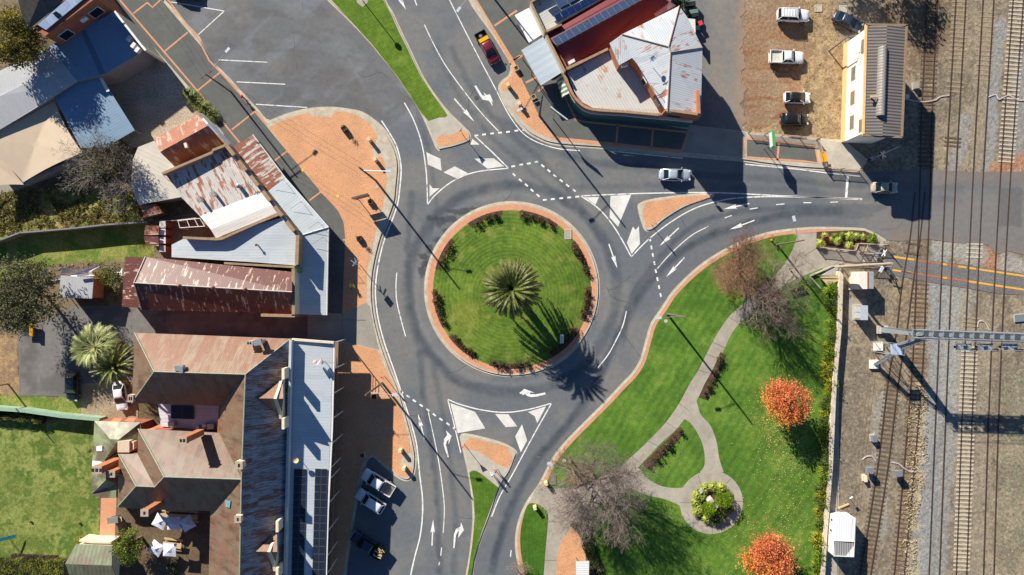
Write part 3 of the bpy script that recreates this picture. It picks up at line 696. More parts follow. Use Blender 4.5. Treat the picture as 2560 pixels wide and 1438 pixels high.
line(sm([(992, 682), (990, 720), (994, 764), (1014, 841)])); line(sm([(1566, 778), (1557, 814), (1540, 851), (1520, 887), (1495, 919)]))
line(sm([(1643, 672), (1677, 634), (1727, 590), (1771, 566)]), 2.2)
for a, b in (((1812, 545), (1829, 539)), ((1874, 523), (1894, 520)), ((1940, 512), (1961, 510)), ((2008, 507), (2028, 507)), ((2075, 506), (2094, 505)), ((1104, 1369), (1102, 1389)), ((1099, 1405), (1097, 1413)), ((1278, 1375), (1276, 1392))): line([a, b], 2.4)
line([(2119, 441), (2115, 495)], 6, name='stop_line')
line(sm([(1071, 1031), (1094, 1138), (1107, 1225), (1111, 1275), (1108, 1332)]), 2.2)
for a, b in (((427, 5), (561, 28)), ((561, 28), (496, 87)), ((547, 150), (668, 156)), ((592, 205), (713, 211)), ((640, 261), (768, 269))): line([a, b], 2.2, name='parking_line')
def dashes(pts, ang=None, L=9.5, w=4.2):
    for i, p in enumerate(pts):
        a = pts[max(0, i-1)]; b = pts[min(len(pts)-1, i+1)]; dx, dy = b[0]-a[0], b[1]-a[1]; l = math.hypot(dx, dy); dx, dy = dx/l*L/2, dy/l*L/2
        strip('give_way_dash', [(p[0]-dx, p[1]-dy), (p[0]+dx, p[1]+dy)], w, ZM, m_white)
dashes([(1191, 339), (1210, 336.5), (1230, 334), (1250, 332), (1270, 330), (1291, 327), (1311, 325)])
dashes([(1283, 416), (1303, 412), (1322, 409), (1341, 405)])
dashes([(1357, 415), (1372, 427), (1387, 440), (1403, 452), (1419, 464), (1435, 476)])
dashes([(1285, 437), (1301, 451), (1316, 463), (1330, 476), (1345, 489)])
dashes([(1362, 500), (1382, 498), (1403, 496), (1423, 494), (1443, 492)])
dashes([(1625, 599), (1628.5, 619), (1632, 638), (1636, 658), (1639.6, 678), (1643.5, 698), (1647.5, 718), (1651.6, 738)])
dashes([(1004, 980), (1020, 991), (1036, 1002), (1053, 1013.5), (1069.5, 1025), (1086, 1037), (1102.5, 1048.5), (1120, 1060), (1136, 1072)])
for pts in ([(1066, 381), (1101, 397), (1104, 427), (1070, 412)], [(1137, 416), (1171, 434), (1141, 446), (1109, 431)], [(1186, 397), (1234, 396), (1261, 416), (1219, 422)], [(1181, 347), (1199, 362), (1176, 362)], [(1074, 461), (1082, 471), (1099, 471), (1074, 492)],
            [(1526, 490), (1578, 487), (1545, 567), (1524, 543)], [(1582, 567), (1589, 575), (1597, 565), (1600, 610), (1579, 635), (1567, 607)], [(1460, 493), (1497, 493), (1489, 512)],
            [(1126, 1008), (1188, 1030), (1213, 1071), (1144, 1083)], [(1238, 1035), (1271, 1036), (1293, 1066), (1264, 1068)], [(1320, 1030), (1365, 1016), (1343, 1058), (1337, 1041)], [(1305, 1061), (1318, 1101), (1302, 1131), (1288, 1091)]):
    shape(pts)
def arrow(t, h):
    dx, dy = h[0]-t[0], h[1]-t[1]; L = math.hypot(dx, dy); dx, dy = dx/L, dy/L; nx, ny = -dy, dx
    q = lambda s, w: (t[0]+dx*s*L+nx*w, t[1]+dy*s*L+ny*w)
    shape([q(0, -1.5), q(.55, -1.5), q(.5, -5.5), q(1, 0), q(.5, 5.5), q(.55, 1.5), q(0, 1.5)], 'arrow_marking', m_white)
for a in (((985, -30), (1015, 25)), ((1136, 247), (1186, 305)), ((1522, 610), (1543, 671)), ((1697, 570), (1649, 615)), ((1711, 644), (1665, 693)), ((1873, 509), (1809, 523)), ((1886, 551), (1824, 574)), ((1061, 1097), (1045, 1035)), ((1080, 1364), (1083, 1299))): arrow(*a)
shape([(1119, 1143), (1122, 1143), (1115, 1112), (1117, 1103), (1122, 1098), (1121, 1112), (1129, 1090), (1115, 1076), (1118, 1088), (1110, 1098), (1109, 1112)], 'arrow_marking', m_white)
shape([(1133, 1370), (1136.5, 1370), (1140, 1338), (1144, 1330), (1148, 1327), (1145, 1345), (1160, 1325), (1153, 1306), (1151, 1317), (1140, 1322), (1135, 1336)], 'arrow_marking', m_white)
shape([(1186, 216), (1190, 213.5), (1205, 238), (1213, 241), (1209, 231), (1217, 238), (1225, 236), (1234, 258), (1228, 250), (1232, 266), (1222, 252), (1206, 249), (1200, 240)], 'arrow_marking', m_white)
shape([(1363, 981), (1364, 986), (1345, 991), (1328, 993), (1318, 990), (1312, 984), (1309, 988), (1298, 983), (1311, 972), (1336, 982), (1324, 981), (1326, 986), (1345, 985)], 'arrow_marking', m_white)
# iron covers and white pavement lids
def disc(name, px, py, r, z, mat, label, cat, group=None):
    mb = MB(); c = P(px, py, z); mb.lathe([(r, -.02), (r, .012), (r*.85, .02)], c, 20); return tag(mb.build(name, mat), label, cat, group)
disc('utility_cover', 757, 426, .22, .19, MATS.get('hydrant_yellow') or solid('hydrant_yellow', (226, 190, 70)), 'yellow ringed hydrant cover in the brick plaza nearest the rusty awning', 'utility cover')
disc('utility_cover', 845, 491, .25, .19, MATS['hydrant_yellow'], 'yellow ringed hydrant cover in the brick plaza behind the two post sign', 'utility cover')
disc('utility_cover', 757, 437, .01, .19, m_white, 'tiny white stud in footpath', 'utility cover') if 0 else None
disc('utility_cover', 943, 468, .26, .19, m_conc, 'round pale lid at the plaza kerb above the two post sign', 'utility cover')
disc('utility_cover', 958, 973, .3, .19, m_conc, 'round pale lid beside the power pole outside the hotel', 'utility cover')
disc('utility_cover', 1355, 262+42, .22, .19, m_conc, 'round pale lid at the foot of the corner power pole', 'utility cover')
disc('utility_cover', 1411, 1152, .3, .22, m_conc, 'round pale lid on bare soil beside the large leafless tree', 'utility cover')
disc('utility_cover', 1665, 803, .27, .21, m_conc, 'round pale lid in dry grass by the park lamp pole', 'utility cover')
disc('utility_cover', 1191, 245, .35, .034, solid('iron_lid', (70, 72, 74)), 'dark iron manhole lid beside the turn arrow on the north road', 'utility cover')
# ================================================================ BUILDINGS
m_rustpink = corr('rusty_pink_roof', (158, 136, 116), (104, 72, 54), amt=.58, pitch=.25, panel=(.85, 3.4), streak=.75, rust2=(150, 108, 82), soft=.17, tone=.08)
m_olive = corr('faded_olive_roof', (120, 90, 72), (94, 68, 52), amt=.4, pitch=.25, panel=(.85, 3.2), mix2=(118, 102, 82), tone=.08, soft=.15)
m_streak = corr('streaked_grey_roof', (160, 170, 180), (112, 68, 56), amt=.52, pitch=.25, panel=(.62, 3.2), streak=1.2, ribs=.3, tone=.2, soft=.15)
m_pale = corr('pale_blue_grey_roof', (190, 198, 202), (170, 150, 130), amt=0, pitch=.42, ribs=.08, tone=.05)
m_whiter = corr('white_ribbed_roof', (222, 220, 214), amt=0, pitch=.4, ribs=.09, tone=.05)
m_patch = corr('patchy_rust_roof', (204, 200, 192), (138, 82, 60), amt=.43, pitch=.3, panel=(.5, 1.5), rust2=(170, 112, 82), tone=.12, soft=.05)
m_patch2 = corr('heavy_rust_awning', (206, 202, 192), (120, 66, 52), amt=.56, pitch=.3, panel=(.42, 1.6), rust2=(156, 98, 70), tone=.1, soft=.04)
m_redbrown = corr('dark_red_rust_roof', (198, 174, 152), (92, 50, 42), amt=.625, pitch=.25, panel=(.4, 1.3), rust2=(98, 50, 44), tone=.08, soft=.03, streak=.3)
m_rustor = corr('orange_rust_roof', (206, 180, 160), (158, 92, 62), amt=.62, pitch=.25, panel=(.8, 2.2), rust2=(130, 72, 52), tone=.12)
m_blue = corr('blue_roof', (120, 148, 172), amt=0, pitch=.4, ribs=.09, tone=.04)
m_grey = corr('pale_grey_roof', (182, 184, 186), amt=0, pitch=.4, ribs=.06, tone=.05)
m_flat = corr('cream_flat_roof', (206, 198, 184), (190, 180, 164), amt=.2, pitch=.6, ribs=.08, tone=.06)
m_corner = corr('corner_grey_roof', (186, 192, 196), (142, 84, 60), amt=.34, pitch=.3, panel=(1.1, 2.6), rust2=(172, 118, 88), tone=.06, streak=.5, soft=.05, ribs=.25)
m_lowroof = corr('stained_low_roof', (200, 200, 194), (160, 100, 70), amt=.33, pitch=.4, panel=(1.2, 2.0), rust2=(196, 158, 128), tone=.05, soft=.05)
m_red = corr('red_roof', (116, 36, 42), (150, 70, 66), amt=.1, pitch=.4, ribs=.15, tone=.05)
m_sig = corr('ribbed_fibre_roof', (112, 105, 100), pitch=.44, ribs=1.1, tone=.06, amt=0)
m_tile = corr('dark_tile_roof', (104, 96, 84), (86, 76, 66), amt=.4, pitch=.3, panel=(.33, .4), tone=.25, ribs=.3)
m_brick = brickm('red_brick', (168, 92, 62), (150, 78, 54), (150, 120, 96), bw=.24, bh=.09)
m_obrick = brickm('orange_brick', (196, 118, 74), (180, 104, 66), (170, 140, 110), bw=.24, bh=.09)
m_parap = solid('parapet_cap', (158, 132, 104), rough=.9, var=.2, sc=2.5)
m_cream = solid('cream_render', (226, 214, 186), rough=.85, var=.07, sc=1.2)
m_creamw = solid('cream_white_render', (244, 238, 222), rough=.85, var=.04, sc=1.2)
m_tan = solid('tan_render', (226, 186, 132), rough=.85, var=.1, sc=1.5)
m_grender = solid('grey_render', (150, 142, 134), rough=.9, var=.1)
m_teal = solid('teal_shopfront', (58, 98, 98), rough=.5, var=.1)
m_ridge = solid('ridge_cap', (176, 176, 166), rough=.6, var=.12, sc=1.5)
m_wtrim = solid('white_trim', (226, 224, 218), rough=.6, var=.05)
m_dark = solid('dark_void', (26, 24, 24), rough=.8)
m_wood = solid('weathered_timber', (140, 118, 94), rough=.9, var=.2, sc=4)
m_lwood = solid('pale_timber', (196, 172, 132), rough=.85, var=.12, sc=4)
m_glass = glassm(); m_steel = solid('galvanised_steel', (176, 182, 186), rough=.4, metal=.6, var=.1); m_pv = None
def pvmat(name, c, linec=(150, 160, 170), cell=.16):
    m, nt, b = nmat(name, .18)
    uv = coords(nt, True); bt = ND(nt, 'TexBrick', Scale=1.0); nt.links.new(uv, bt.inputs['Vector']); bt.offset = 0
    bt.inputs['Color1'].default_value = (*lin(c), 1); bt.inputs['Color2'].default_value = (*lin(tuple(int(x*1.2) for x in c)), 1); bt.inputs['Mortar'].default_value = (*lin(linec), 1)
    bt.inputs['Brick Width'].default_value = cell; bt.inputs['Row Height'].default_value = cell; bt.inputs['Mortar Size'].default_value = .006
    nt.links.new(bt.outputs[0], b.inputs['Base Color']); return m
m_pvdark = pvmat('dark_solar_cells', (30, 36, 48), (64, 74, 88)); m_pvblue = pvmat('blue_solar_cells', (62, 92, 138), (150, 170, 195)); m_pvmid = pvmat('slate_solar_cells', (58, 76, 104), (100, 116, 138))

m_pvframe = solid('dark_panel_frame', (96, 102, 110), rough=.4)
def cen(pts): n = len(pts); return (sum(p[0] for p in pts)/n, sum(p[1] for p in pts)/n)
def xy(px, py, z): v = P(px, py, z); return (v.x, v.y)
def bld(name, label, cat, poly, z, wallmat, ins=.25, wz=None, z0=0., wname='wall'):
    """Empty at the base + a wall mesh below the eaves polygon (pixels seen at height z)"""
    w = [xy(a, b, z) for a, b in poly]; c = cen(w)
    t = thing(name, label, cat, (c[0], c[1], 0))
    w2 = inset(w, ins) if ins else w
    if wallmat is not None: MB().prism(w2, z0, (wz or z)-.06).build(wname, wallmat, t)
    return t
def roof(t, faces, mat, name='roof', thick=.12, udir=None, mats=None):
    mb = MB()
    for i, f in enumerate(faces): mb.px(f, (mats[i] if mats else 0))
    return mb.build(name, mat, t, thick=thick, recalc='up', udir=udir)
def ridges(t, segs, r=.11, mat=None, name='ridge_cap'):
    mb = MB()
    for a, b in segs: mb.tube(P(*a)+Vector((0, 0, .04)), P(*b)+Vector((0, 0, .04)), r, r, 6)
    return mb.build(name, mat or m_ridge, t)
def parapet(t, pl, z0, z1, w=.35, mat=None, cap=None, name='parapet', closed=False):
    """wall along a polyline seen at height z1"""
    pts = [xy(a, b, z1) for a, b in pl]
    L = offs(pts, w/2, closed); R = offs(pts, -w/2, closed); n = len(pts)
    mb = MB(); mc = MB()
    for i in range(n if closed else n-1):
        j = (i+1) % n
        mb.prism([L[i], L[j], R[j], R[i]], z0, z1-.1)
        mc.prism([L[i], L[j], R[j], R[i]], z1-.1, z1)
    o = mb.build(name, mat or m_parap, t); mc.build('parapet_cap', cap or m_parap, t)
    return o
def wbox(t, A_, B_, t0, t1, z0, z1, mat, name='window', out=.05, d=.12, frame=None, side=1, fz=.08):
    """a box on the wall line A_->B_ (world xy); side=+1 puts it to the left of A->B"""
    A_ = Vector(A_).to_2d(); B_ = Vector(B_).to_2d(); dr = (B_-A_); L = dr.length; dr /= L; nr = Vector((-dr.y, dr.x))*side
    c = A_+dr*L*(t0+t1)/2+nr*(out-d/2+.02); ang = math.atan2(dr.y, dr.x)
    par = t
    if frame is not None:
        f = MB(); f.box((c.x, c.y, (z0+z1)/2), (L*(t1-t0)+2*fz, d, z1-z0+2*fz), ang); par = f.build(name, frame, t)
        c = c+nr*.03; name = 'pane'
    mb = MB(); mb.box((c.x, c.y, (z0+z1)/2), (L*(t1-t0), d, z1-z0), ang)
    return mb.build(name, mat, par)
def chimney(t, px, py, zt, zb, w=.75, d=.75, mat=None, pots=2, rz=0., capm=None, name='chimney'):
    c = P(px, py, zt); mb = MB(); mb.box((c.x, c.y, (zt+zb)/2), (w, d, zt-zb), rz); mb.box((c.x, c.y, zt-.5), (w+.12, d+.12, .18), rz)
    o = mb.build(name, mat or m_obrick, t)
    mb = MB(); mb.box((c.x, c.y, zt+.05), (w+.16, d+.16, .12), rz); mb.build('chimney_cap', capm or solid('mortar_cap', (176, 158, 138), rough=.9, var=.15), o)
    mb = MB()
    for k in range(pots): mb.box((c.x+math.cos(rz)*(k-(pots-1)/2)*w*.45, c.y+math.sin(rz)*(k-(pots-1)/2)*w*.45, zt+.12), (w*.3, d*.5, .04), rz)
    mb.build('flue', m_dark, o)
    return o
def panels(t, p00, p10, p01, z, n, m, mat, name='solar_panel', gap=.018, zo=.12):
    """n by m panels; corners are (px,py) seen at heights z=(z00,z10,z01)"""
    a = P(*p00, z[0]); u = (P(*p10, z[1])-a)/n; v = (P(*p01, z[2])-a)/m
    nn = u.cross(v).normalized(); nn = nn if nn.z > 0 else -nn
    first = None
    for i in range(n):
        for j in range(m):
            o = a+u*i+v*j+nn*zo; gu = u.normalized()*gap; gv = v.normalized()*gap
            q = [o+gu+gv, o+u-gu+gv, o+u+v-gu-gv, o+v+gu-gv]
            fr = MB(); fr.loft([[p-nn*.05 for p in q], [p for p in q]]); f = fr.build(name, m_pvframe if mat is m_pvdark else m_steel, t)
            k = .022; q2 = [q[0]+(gu.normalized()+gv.normalized())*k, q[1]+(-gu.normalized()+gv.normalized())*k, q[2]-(gu.normalized()+gv.normalized())*k, q[3]+(gu.normalized()-gv.normalized())*k]
            MB().add([p+nn*.004 for p in q2]).build('solar_cells', mat, f, udir=tuple(u.normalized()))
def lrp(a, b, t): return tuple(x+(y-x)*t for x, y in zip(a, b))

# ---- hotel ----------------------------------------------------------------
E = 7.6; R_ = 12.2
hot = thing('hotel', 'two storey brick hotel with many rusty hipped roofs and a long pale verandah roof', 'hotel', (*xy(560, 1150, 6), 0))
for nm, pl, zt in (('wall', [(345, 845), (722, 858), (722, 1500), (530, 1500), (530, 1285), (540, 1278), (300, 1262), (304, 1142), (352, 1142), (352, 1080), (540, 1086), (545, 1010), (345, 1000)], E),):
    w = inset([xy(a, b, zt) for a, b in pl], .3); MB().prism(w, 0, zt-.1).build(nm, m_brick, hot)
roof(hot, [[(337, 832, E), (727, 847, E), (614, 936, R_), (386, 929, R_)]], m_rustpink)
roof(hot, [[(337, 832, E), (386, 929, R_), (330, 1008, E)], [(386, 929, R_), (614, 936, R_), (551, 1015, E), (330, 1008, E)],
           [(614, 936, R_), (604, 1198, R_), (547, 1082, E), (551, 1015, E)],
           [(346, 1072, E), (547, 1082, E), (604, 1198, R_), (411, 1192, R_)],
           [(411, 1192, R_), (604, 1198, R_), (526, 1278, E), (404, 1275, E), (387, 1218, 10.4)],
           [(346, 1072, E), (411, 1192, R_), (387, 1218, 10.4), (344, 1135, E)],
           [(297, 1135, E-.4), (344, 1135, E-.4), (387, 1217, 10.35), (341, 1215, 10.35)],
           [(297, 1135, E-.4), (341, 1215, 10.35), (294, 1268, E-.4)],
           [(341, 1215, 10.35), (387, 1217, 10.35), (404, 1275, E), (317, 1270, E-.4), (294, 1268, E-.4)],
           [(604, 1198, R_), (598, 1500, R_), (520, 1500, E), (526, 1278, E)]], m_olive)
roof(hot, [[(727, 847, E), (720, 1071, E), (604, 1198, R_), (614, 936, R_)], [(720, 1071, E), (708, 1500, E), (598, 1500, R_), (604, 1198, R_)]], m_streak)
ridges(hot, [((386, 929, R_), (614, 936, R_)), ((614, 936, R_), (604, 1198, R_)), ((604, 1198, R_), (598, 1500, R_)), ((614, 936, R_), (727, 847, E)), ((386, 929, R_), (337, 832, E)), ((386, 929, R_), (330, 1008, E)), ((411, 1192, R_), (604, 1198, R_)), ((411, 1192, R_), (346, 1072, E)), ((341, 1215, 10.35), (387, 1217, 10.35)), ((341, 1215, 10.35), (297, 1135, E-.4)), ((341, 1215, 10.35), (294, 1268, E-.4)), ((411, 1192, R_), (387, 1218, 10.4))], r=.09, mat=solid('green_grey_ridge', (150, 158, 134), var=.2))
# gabled dormers on the street side
for (y0, ym, y1, xa, xg) in ((948, 997, 1040, 643, 707), (1328, 1380, 1412, 640, 692)):
    z1 = 11.2
    d_ = MB(); d_.px([(xa, ym-1, z1-.1), (xg, y0, 8.8), (xg+1, ym, z1)]); d_.px([(xa, ym-1, z1-.1), (xg+1, ym, z1), (xg-4, y1, 8.8)])
    dm = d_.build('dormer_roof', m_rustpink, hot, thick=.1, recalc='up')
    g = MB(); a, b, c = P(xg+1, y0, 7.2), P(xg-1, y1, 7.2), P(xg+2, ym, z1+.4)
    a.x = b.x = c.x = (a.x+b.x)/2+.25
    th = Vector((.35, 0, 0)); g.loft([[a, Vector((a.x, a.y, 9.4)), Vector((a.x, (a.y*.8+c.y*.2), 9.6)), c, Vector((a.x, (b.y*.8+c.y*.2), 9.6)), Vector((a.x, b.y, 9.4)), b], [p+th for p in (a, Vector((a.x, a.y, 9.4)), Vector((a.x, (a.y*.8+c.y*.2), 9.6)), c, Vector((a.x, (b.y*.8+c.y*.2), 9.6)), Vector((a.x, b.y, 9.4)), b)]])
    gm = g.build('gable_wall', m_cream, hot)
    for yy in (y0-14, y1+18): q = P(xg, yy, 9.6); MB().box((q.x+.2, q.y, 8.7), (.38, 1.5, 2.8)).build('parapet_pier', m_cream, hot)
mb = MB(); a, b = P(726, 850, 8.1), P(710, 1500, 8.1); mb.loft([[a+Vector((-.15, 0, -.8)), a+Vector((.2, 0, -.8)), a+Vector((.2, 0, .1)), a+Vector((-.15, 0, .1))], [b+Vector((-.15, 0, -.8)), b+Vector((.2, 0, -.8)), b+Vector((.2, 0, .1)), b+Vector((-.15, 0, .1))]]); mb.build('parapet', solid('pale_parapet', (190, 196, 198)), hot)
for px, py, zt, zb, w, d_, pt, mt in ((457, 1101, 13.7, 8.5, .95, .8, 2, None), (362, 1282, 12.2, 7, .9, .8, 1, None), (243, 1175, 9.6, 4, 1.2, .9, 3, None), (279, 1185, 9.0, 4, .9, .8, 1, None), (598, 1163, 13.0, 10, .85, .9, 1, m_cream), (595, 1298, 12.8, 10, .75, .8, 1, m_cream), (327, 996, 8.6, 6, .6, .9, 2, m_cream), (624, 858, 10.2, 7.8, .75, .55, 2, m_cream)):
    chimney(hot, px, py, zt, zb, w, d_, mt, pt)
q = P(645, 856, 10.4); mb = MB(); mb.box(q, (1.1, .8, .5), .2); mb.box((q.x, q.y, 9.2), (.5, .5, 2.2)); mb.build('roof_vent', m_steel, hot)
q = P(450, 920, 12.1); mb = MB(); mb.box(q, (1.2, .7, .6), .1); mb.box((q.x+.3, q.y-.2, 12.3), (.5, .9, .4)); mb.build('roof_vent', m_steel, hot)
mb = MB(); mb.px([(562, 1250, 10.22), (576, 1253, 10.95), (574, 1270, 10.9), (563, 1267, 10.3)]); mb.build('skylight', solid('skylight_glass', (110, 140, 150), rough=.15), hot, thick=.1, recalc='up')
roof(hot, [[(394, 1006, 3.6), (551, 1012, 3.6), (547, 1078, 3.4), (402, 1066, 3.4)]], corr('low_service_roof', (206, 206, 212), pitch=.5, ribs=.1), udir=(0, 1, 0))
panels(hot, (428, 1012), (486, 1014), (428, 1046), (3.7, 3.7, 3.6), 2, 1, m_pvdark)
for i, (px, py, s) in enumerate(((430, 1060, .9), (495, 1068, .5), (528, 1066, 1.), (512, 1064, .6))):
    q = P(px, py, 4.); MB().box((q.x, q.y, 3.9), (s, s*.8, .8), .1).build('air_conditioner', m_steel, hot)
# low annex to the west
z = 3.8
ann = MB(); ann.prism(inset([xy(a, b, z) for a, b in [(236, 1053), (352, 1056), (352, 1130), (296, 1135), (290, 1243), (247, 1243), (229, 1235)]], .3), 0, z-.1); ann.build('wall', m_brick, hot)
roof(hot, [[(236, 1053, z), (251, 1053, z), (352, 1056, z), (297, 1099, 5.2), (276, 1098, 5.2)], [(236, 1053, z), (276, 1098, 5.2), (262, 1150, 5.0), (231, 1152, z)], [(276, 1098, 5.2), (297, 1099, 5.2), (352, 1056, z), (352, 1120, z), (297, 1128, z), (262, 1150, 5.)],
           [(231, 1152, z), (262, 1150, 5), (265, 1200, 5.), (229, 1236, z)], [(262, 1150, 5.), (293, 1135, 3.9), (291, 1210, 3.9), (265, 1200, 5)], [(265, 1200, 5.), (291, 1210, 3.9), (290, 1245, z), (247, 1244, z), (229, 1236, z)]], corr('green_brown_roof', (104, 92, 74), (110, 86, 72), amt=.3, pitch=.25, mix2=(136, 146, 110)))
q = P(309, 1117, 5.4); mb = MB(); mb.box((q.x, q.y, 4.9), (1.7, 1.6, 1.1)); mb.box((q.x+1.1, q.y+.1, 4.7), (.5, 1.1, .9)); mb.build('air_conditioner', solid('beige_metal', (206, 190, 166)), hot)
mb = MB(); mb.px([(241, 1116, 4.4), (255, 1115, 4.9), (255, 1128, 4.9), (241, 1128, 4.4)]); mb.build('skylight', m_wtrim, hot, thick=.12, recalc='up')
mb = MB(); mb.px([(231, 1152, 4), (250, 1154, 4.65), (262, 1160, 4.9), (240, 1168, 4.4), (230, 1166, 4)]); mb.build('roof_patch', m_wtrim, hot, thick=.05, recalc='up')
# terracotta leaning sheets by the lane side (awning over the back walk)
mb = MB()
for x0, x1 in ((282, 306), (316, 340)): mb.px([(x0+5, 1045, 3), (x1+1, 1046, 3), (x1-7, 1055, 3.5), (x0-6, 1053, 3.5)])
mb.px([(375, 1072, 3.2), (400, 1061, 3), (460, 1064, 3), (545, 1070, 3), (545, 1080, 3.4), (348, 1075, 3.3)]); mb.build('terracotta_awning', solid('terracotta', (206, 116, 78), var=.15), hot, thick=.06, recalc='up')
# verandah: roof, balcony deck, posts
vr = roof(hot, [[(729, 850, 7.1), (832, 858, 6.5), (827, 1075, 6.5), (720, 1075, 7.1)], [(720, 1075, 7.1), (827, 1075, 6.5), (817, 1275, 6.5), (712, 1292, 7.1)], [(712, 1292, 7.1), (817, 1275, 6.5), (810, 1500, 6.5), (706, 1500, 7.1)]], m_pale, 'verandah_roof')
mb = MB(); a = [xy(*p, 6.5) for p in ((834, 856), (829, 1075), (819, 1275), (812, 1500))]
for i in range(3): mb.prism([(a[i][0]-.05, a[i][1]), (a[i+1][0]-.05, a[i+1][1]), (a[i+1][0]+.18, a[i+1][1]), (a[i][0]+.18, a[i][1])], 6.3, 6.52)
mb.build('gutter', m_wtrim, hot)
q0, q1 = P(729, 849, 7.4), P(834, 857, 6.9); mb = MB(); mb.loft([[q0+Vector((0, .15, -.6)), q0+Vector((0, -.15, -.6)), q0+Vector((0, -.15, 0)), q0+Vector((0, .15, 0))], [q1+Vector((0, .15, -.6)), q1+Vector((0, -.15, -.6)), q1+Vector((0, -.15, 0)), q1+Vector((0, .15, 0))]]); mb.build('verandah_end', m_cream, hot)
MB().prism([xy(726, 860, 6.5), xy(834, 860, 6.5), xy(813, 1500, 6.5), xy(708, 1500, 6.5)], 3.5, 3.75).build('balcony_deck', m_wood, hot)
mb = MB(); 
for zz in (3.95, 4.3, 4.7):
    for i in range(3): mb.tube((a[i][0], a[i][1], zz), (a[i+1][0], a[i+1][1], zz), .04, n=4)
mb.build('balcony_rail', m_wood, hot)
for (px, py) in ((834, 857), (832, 922), (829, 985), (827, 1048), (826, 1110), (822, 1172), (820, 1200), (818, 1260), (816, 1330), (813, 1395), (812, 1440)):
    q = P(px, py, 6.5); MB().tube((q.x+.12, q.y, 0), (q.x+.12, q.y, 6.4), .09, n=8).build('verandah_post', m_wtrim, hot)
panels(hot, (735, 1172), (767, 1172), (727, 1500), (6.95, 6.8, 6.95), 2, 17, m_pvdark)
panels(hot, (788, 1171), (819, 1172), (779, 1500), (6.68, 6.55, 6.68), 2, 17, m_pvdark)
q = P(740, 1150, 8.2)
mb = MB(); mb.lathe([(.05, -1.2), (.05, 0)], q, 6); o = mb.build('dish_mast', m_steel, hot); mb = MB(); mb.lathe([(.02, -.1), (.35, .02), (.42, .14), (.36, .06), (.02, -.04)], q, 14); mb.build('satellite_dish', solid('dish_cream', (216, 190, 140)), hot)
tg = thing('flag', 'small faded flag on a bracket over the north end of the hotel verandah roof', 'flag', (*xy(805, 910, 7.2), 6.6))
q = P(805, 909, 8.2); mb = MB(); w0 = P(781, 909, 8.2)
for i in range(8):
    f = lambda k: Vector((w0.x+(q.x-w0.x)*k/8, w0.y+.25*math.sin(k*1.3), 8.2-.1*k/8)); mb.add([f(i), f(i+1), f(i+1)+Vector((0, .3, -.75)), f(i)+Vector((0, .35, -.7))])
mb.build('flag_cloth', solid('flag_cloth', (232, 206, 196), var=.3, sc=3), tg, thick=.02)
mb = MB(); mb.tube(q+Vector((0, .1, .2)), q+Vector((0, .1, -1.7)), .04, n=6); mb.tube(q+Vector((0, .1, -.1)), q+Vector((1.9, .1, -.1)), .03, n=6); mb.build('flag_bracket', m_wood, tg)
# windows on the street front (seen only from the side)
for k in range(9):
    y = 900+k*62; A0 = xy(728, y, E); 
    mb = MB(); mb.box((A0[0]+.02, A0[1], 5.2), (.12, 1.3, 2.0)); f = mb.build('window', m_wtrim, hot); mb = MB(); mb.box((A0[0]+.06, A0[1], 5.2), (.1, 1.1, 1.8)); mb.build('pane', m_glass, f)
    mb = MB(); mb.box((A0[0]+.02, A0[1], 1.6), (.12, 1.6, 2.2)); f = mb.build('window', m_wtrim, hot); mb = MB(); mb.box((A0[0]+.06, A0[1], 1.6), (.1, 1.4, 2.0)); mb.build('pane', m_glass, f)

# ---- left shops -------------------------------------------------------------
b = bld('shop', 'long gabled shop roof of dark red rust with pale flecks next to the back lane', 'shop', [(366, 644), (728, 681), (726, 782), (356, 772)], 5.0, m_brick, .2)
roof(b, [[(364, 642, 5), (730, 680, 5), (730, 730, 7.2), (335, 707, 7.2)], [(335, 707, 7.2), (730, 730, 7.2), (727, 784, 5), (354, 774, 5)]], m_redbrown)
mb = MB(); mb.px([(366, 645, 5), (338, 707, 7.15), (357, 772, 5)]); mb.build('gable_wall', m_wood, b, thick=.2, recalc=True)
ridges(b, [((335, 707, 7.2), (730, 730, 7.2)), ((364, 642, 5.05), (335, 707, 7.25)), ((335, 707, 7.25), (354, 774, 5.05))], .09, solid('pale_flashing', (190, 180, 168)))
for px in (448, 532, 612): q = P(px, 714+(px-448)*.055, 7.6); MB().lathe([(.18, -.4), (.22, 0), (.28, .1), (.05, .3)], q, 10).build('roof_vent', solid('rusty_vent', (150, 96, 76)), b)
roof(b, [[(312, 642, 3.0), (364, 644, 3.9), (337, 708, 3.9), (352, 770, 3.9), (305, 767, 3.0)]], m_redbrown, 'lean_to_roof', udir=(0, 1, 0))
MB().prism(inset([xy(*p, 3.) for p in ((313, 643), (362, 645), (350, 768), (307, 766))], .2), 0, 2.9).build('lean_to_wall', m_wood, b)
parapet(b, [(733, 672), (733, 790)], 3.6, 6.0, .45, m_cream)
parapet(b, [(652, 788), (737, 790)], 0, 6.0, .4, m_brick)
mb = MB(); mb.px([(734, 680, 5.6), (750, 684, 3.8), (748, 782, 3.8), (733, 776, 5.6)]); mb.build('fascia_board', solid('pale_blue_board', (176, 196, 216)), b, thick=.12)
mb = MB(); mb.px([(734, 664, 5.6), (754, 668, 3.8), (754, 684, 3.8), (734, 680, 5.6)]); mb.px([(733, 776, 5.6), (748, 782, 3.8), (748, 790, 3.8), (733, 790, 5.6)]); mb.build('fascia_trim', solid('olive_green_board', (120, 134, 84)), b, thick=.12)
b = bld('shop', 'shop with a plain pale blue grey roof between the rusty gable and the patchwork roof', 'shop', [(429, 612), (457, 597), (553, 598), (640, 563), (707, 542), (742, 593), (740, 664), (429, 643)], 4.3, m_brick, .15, 3.9)
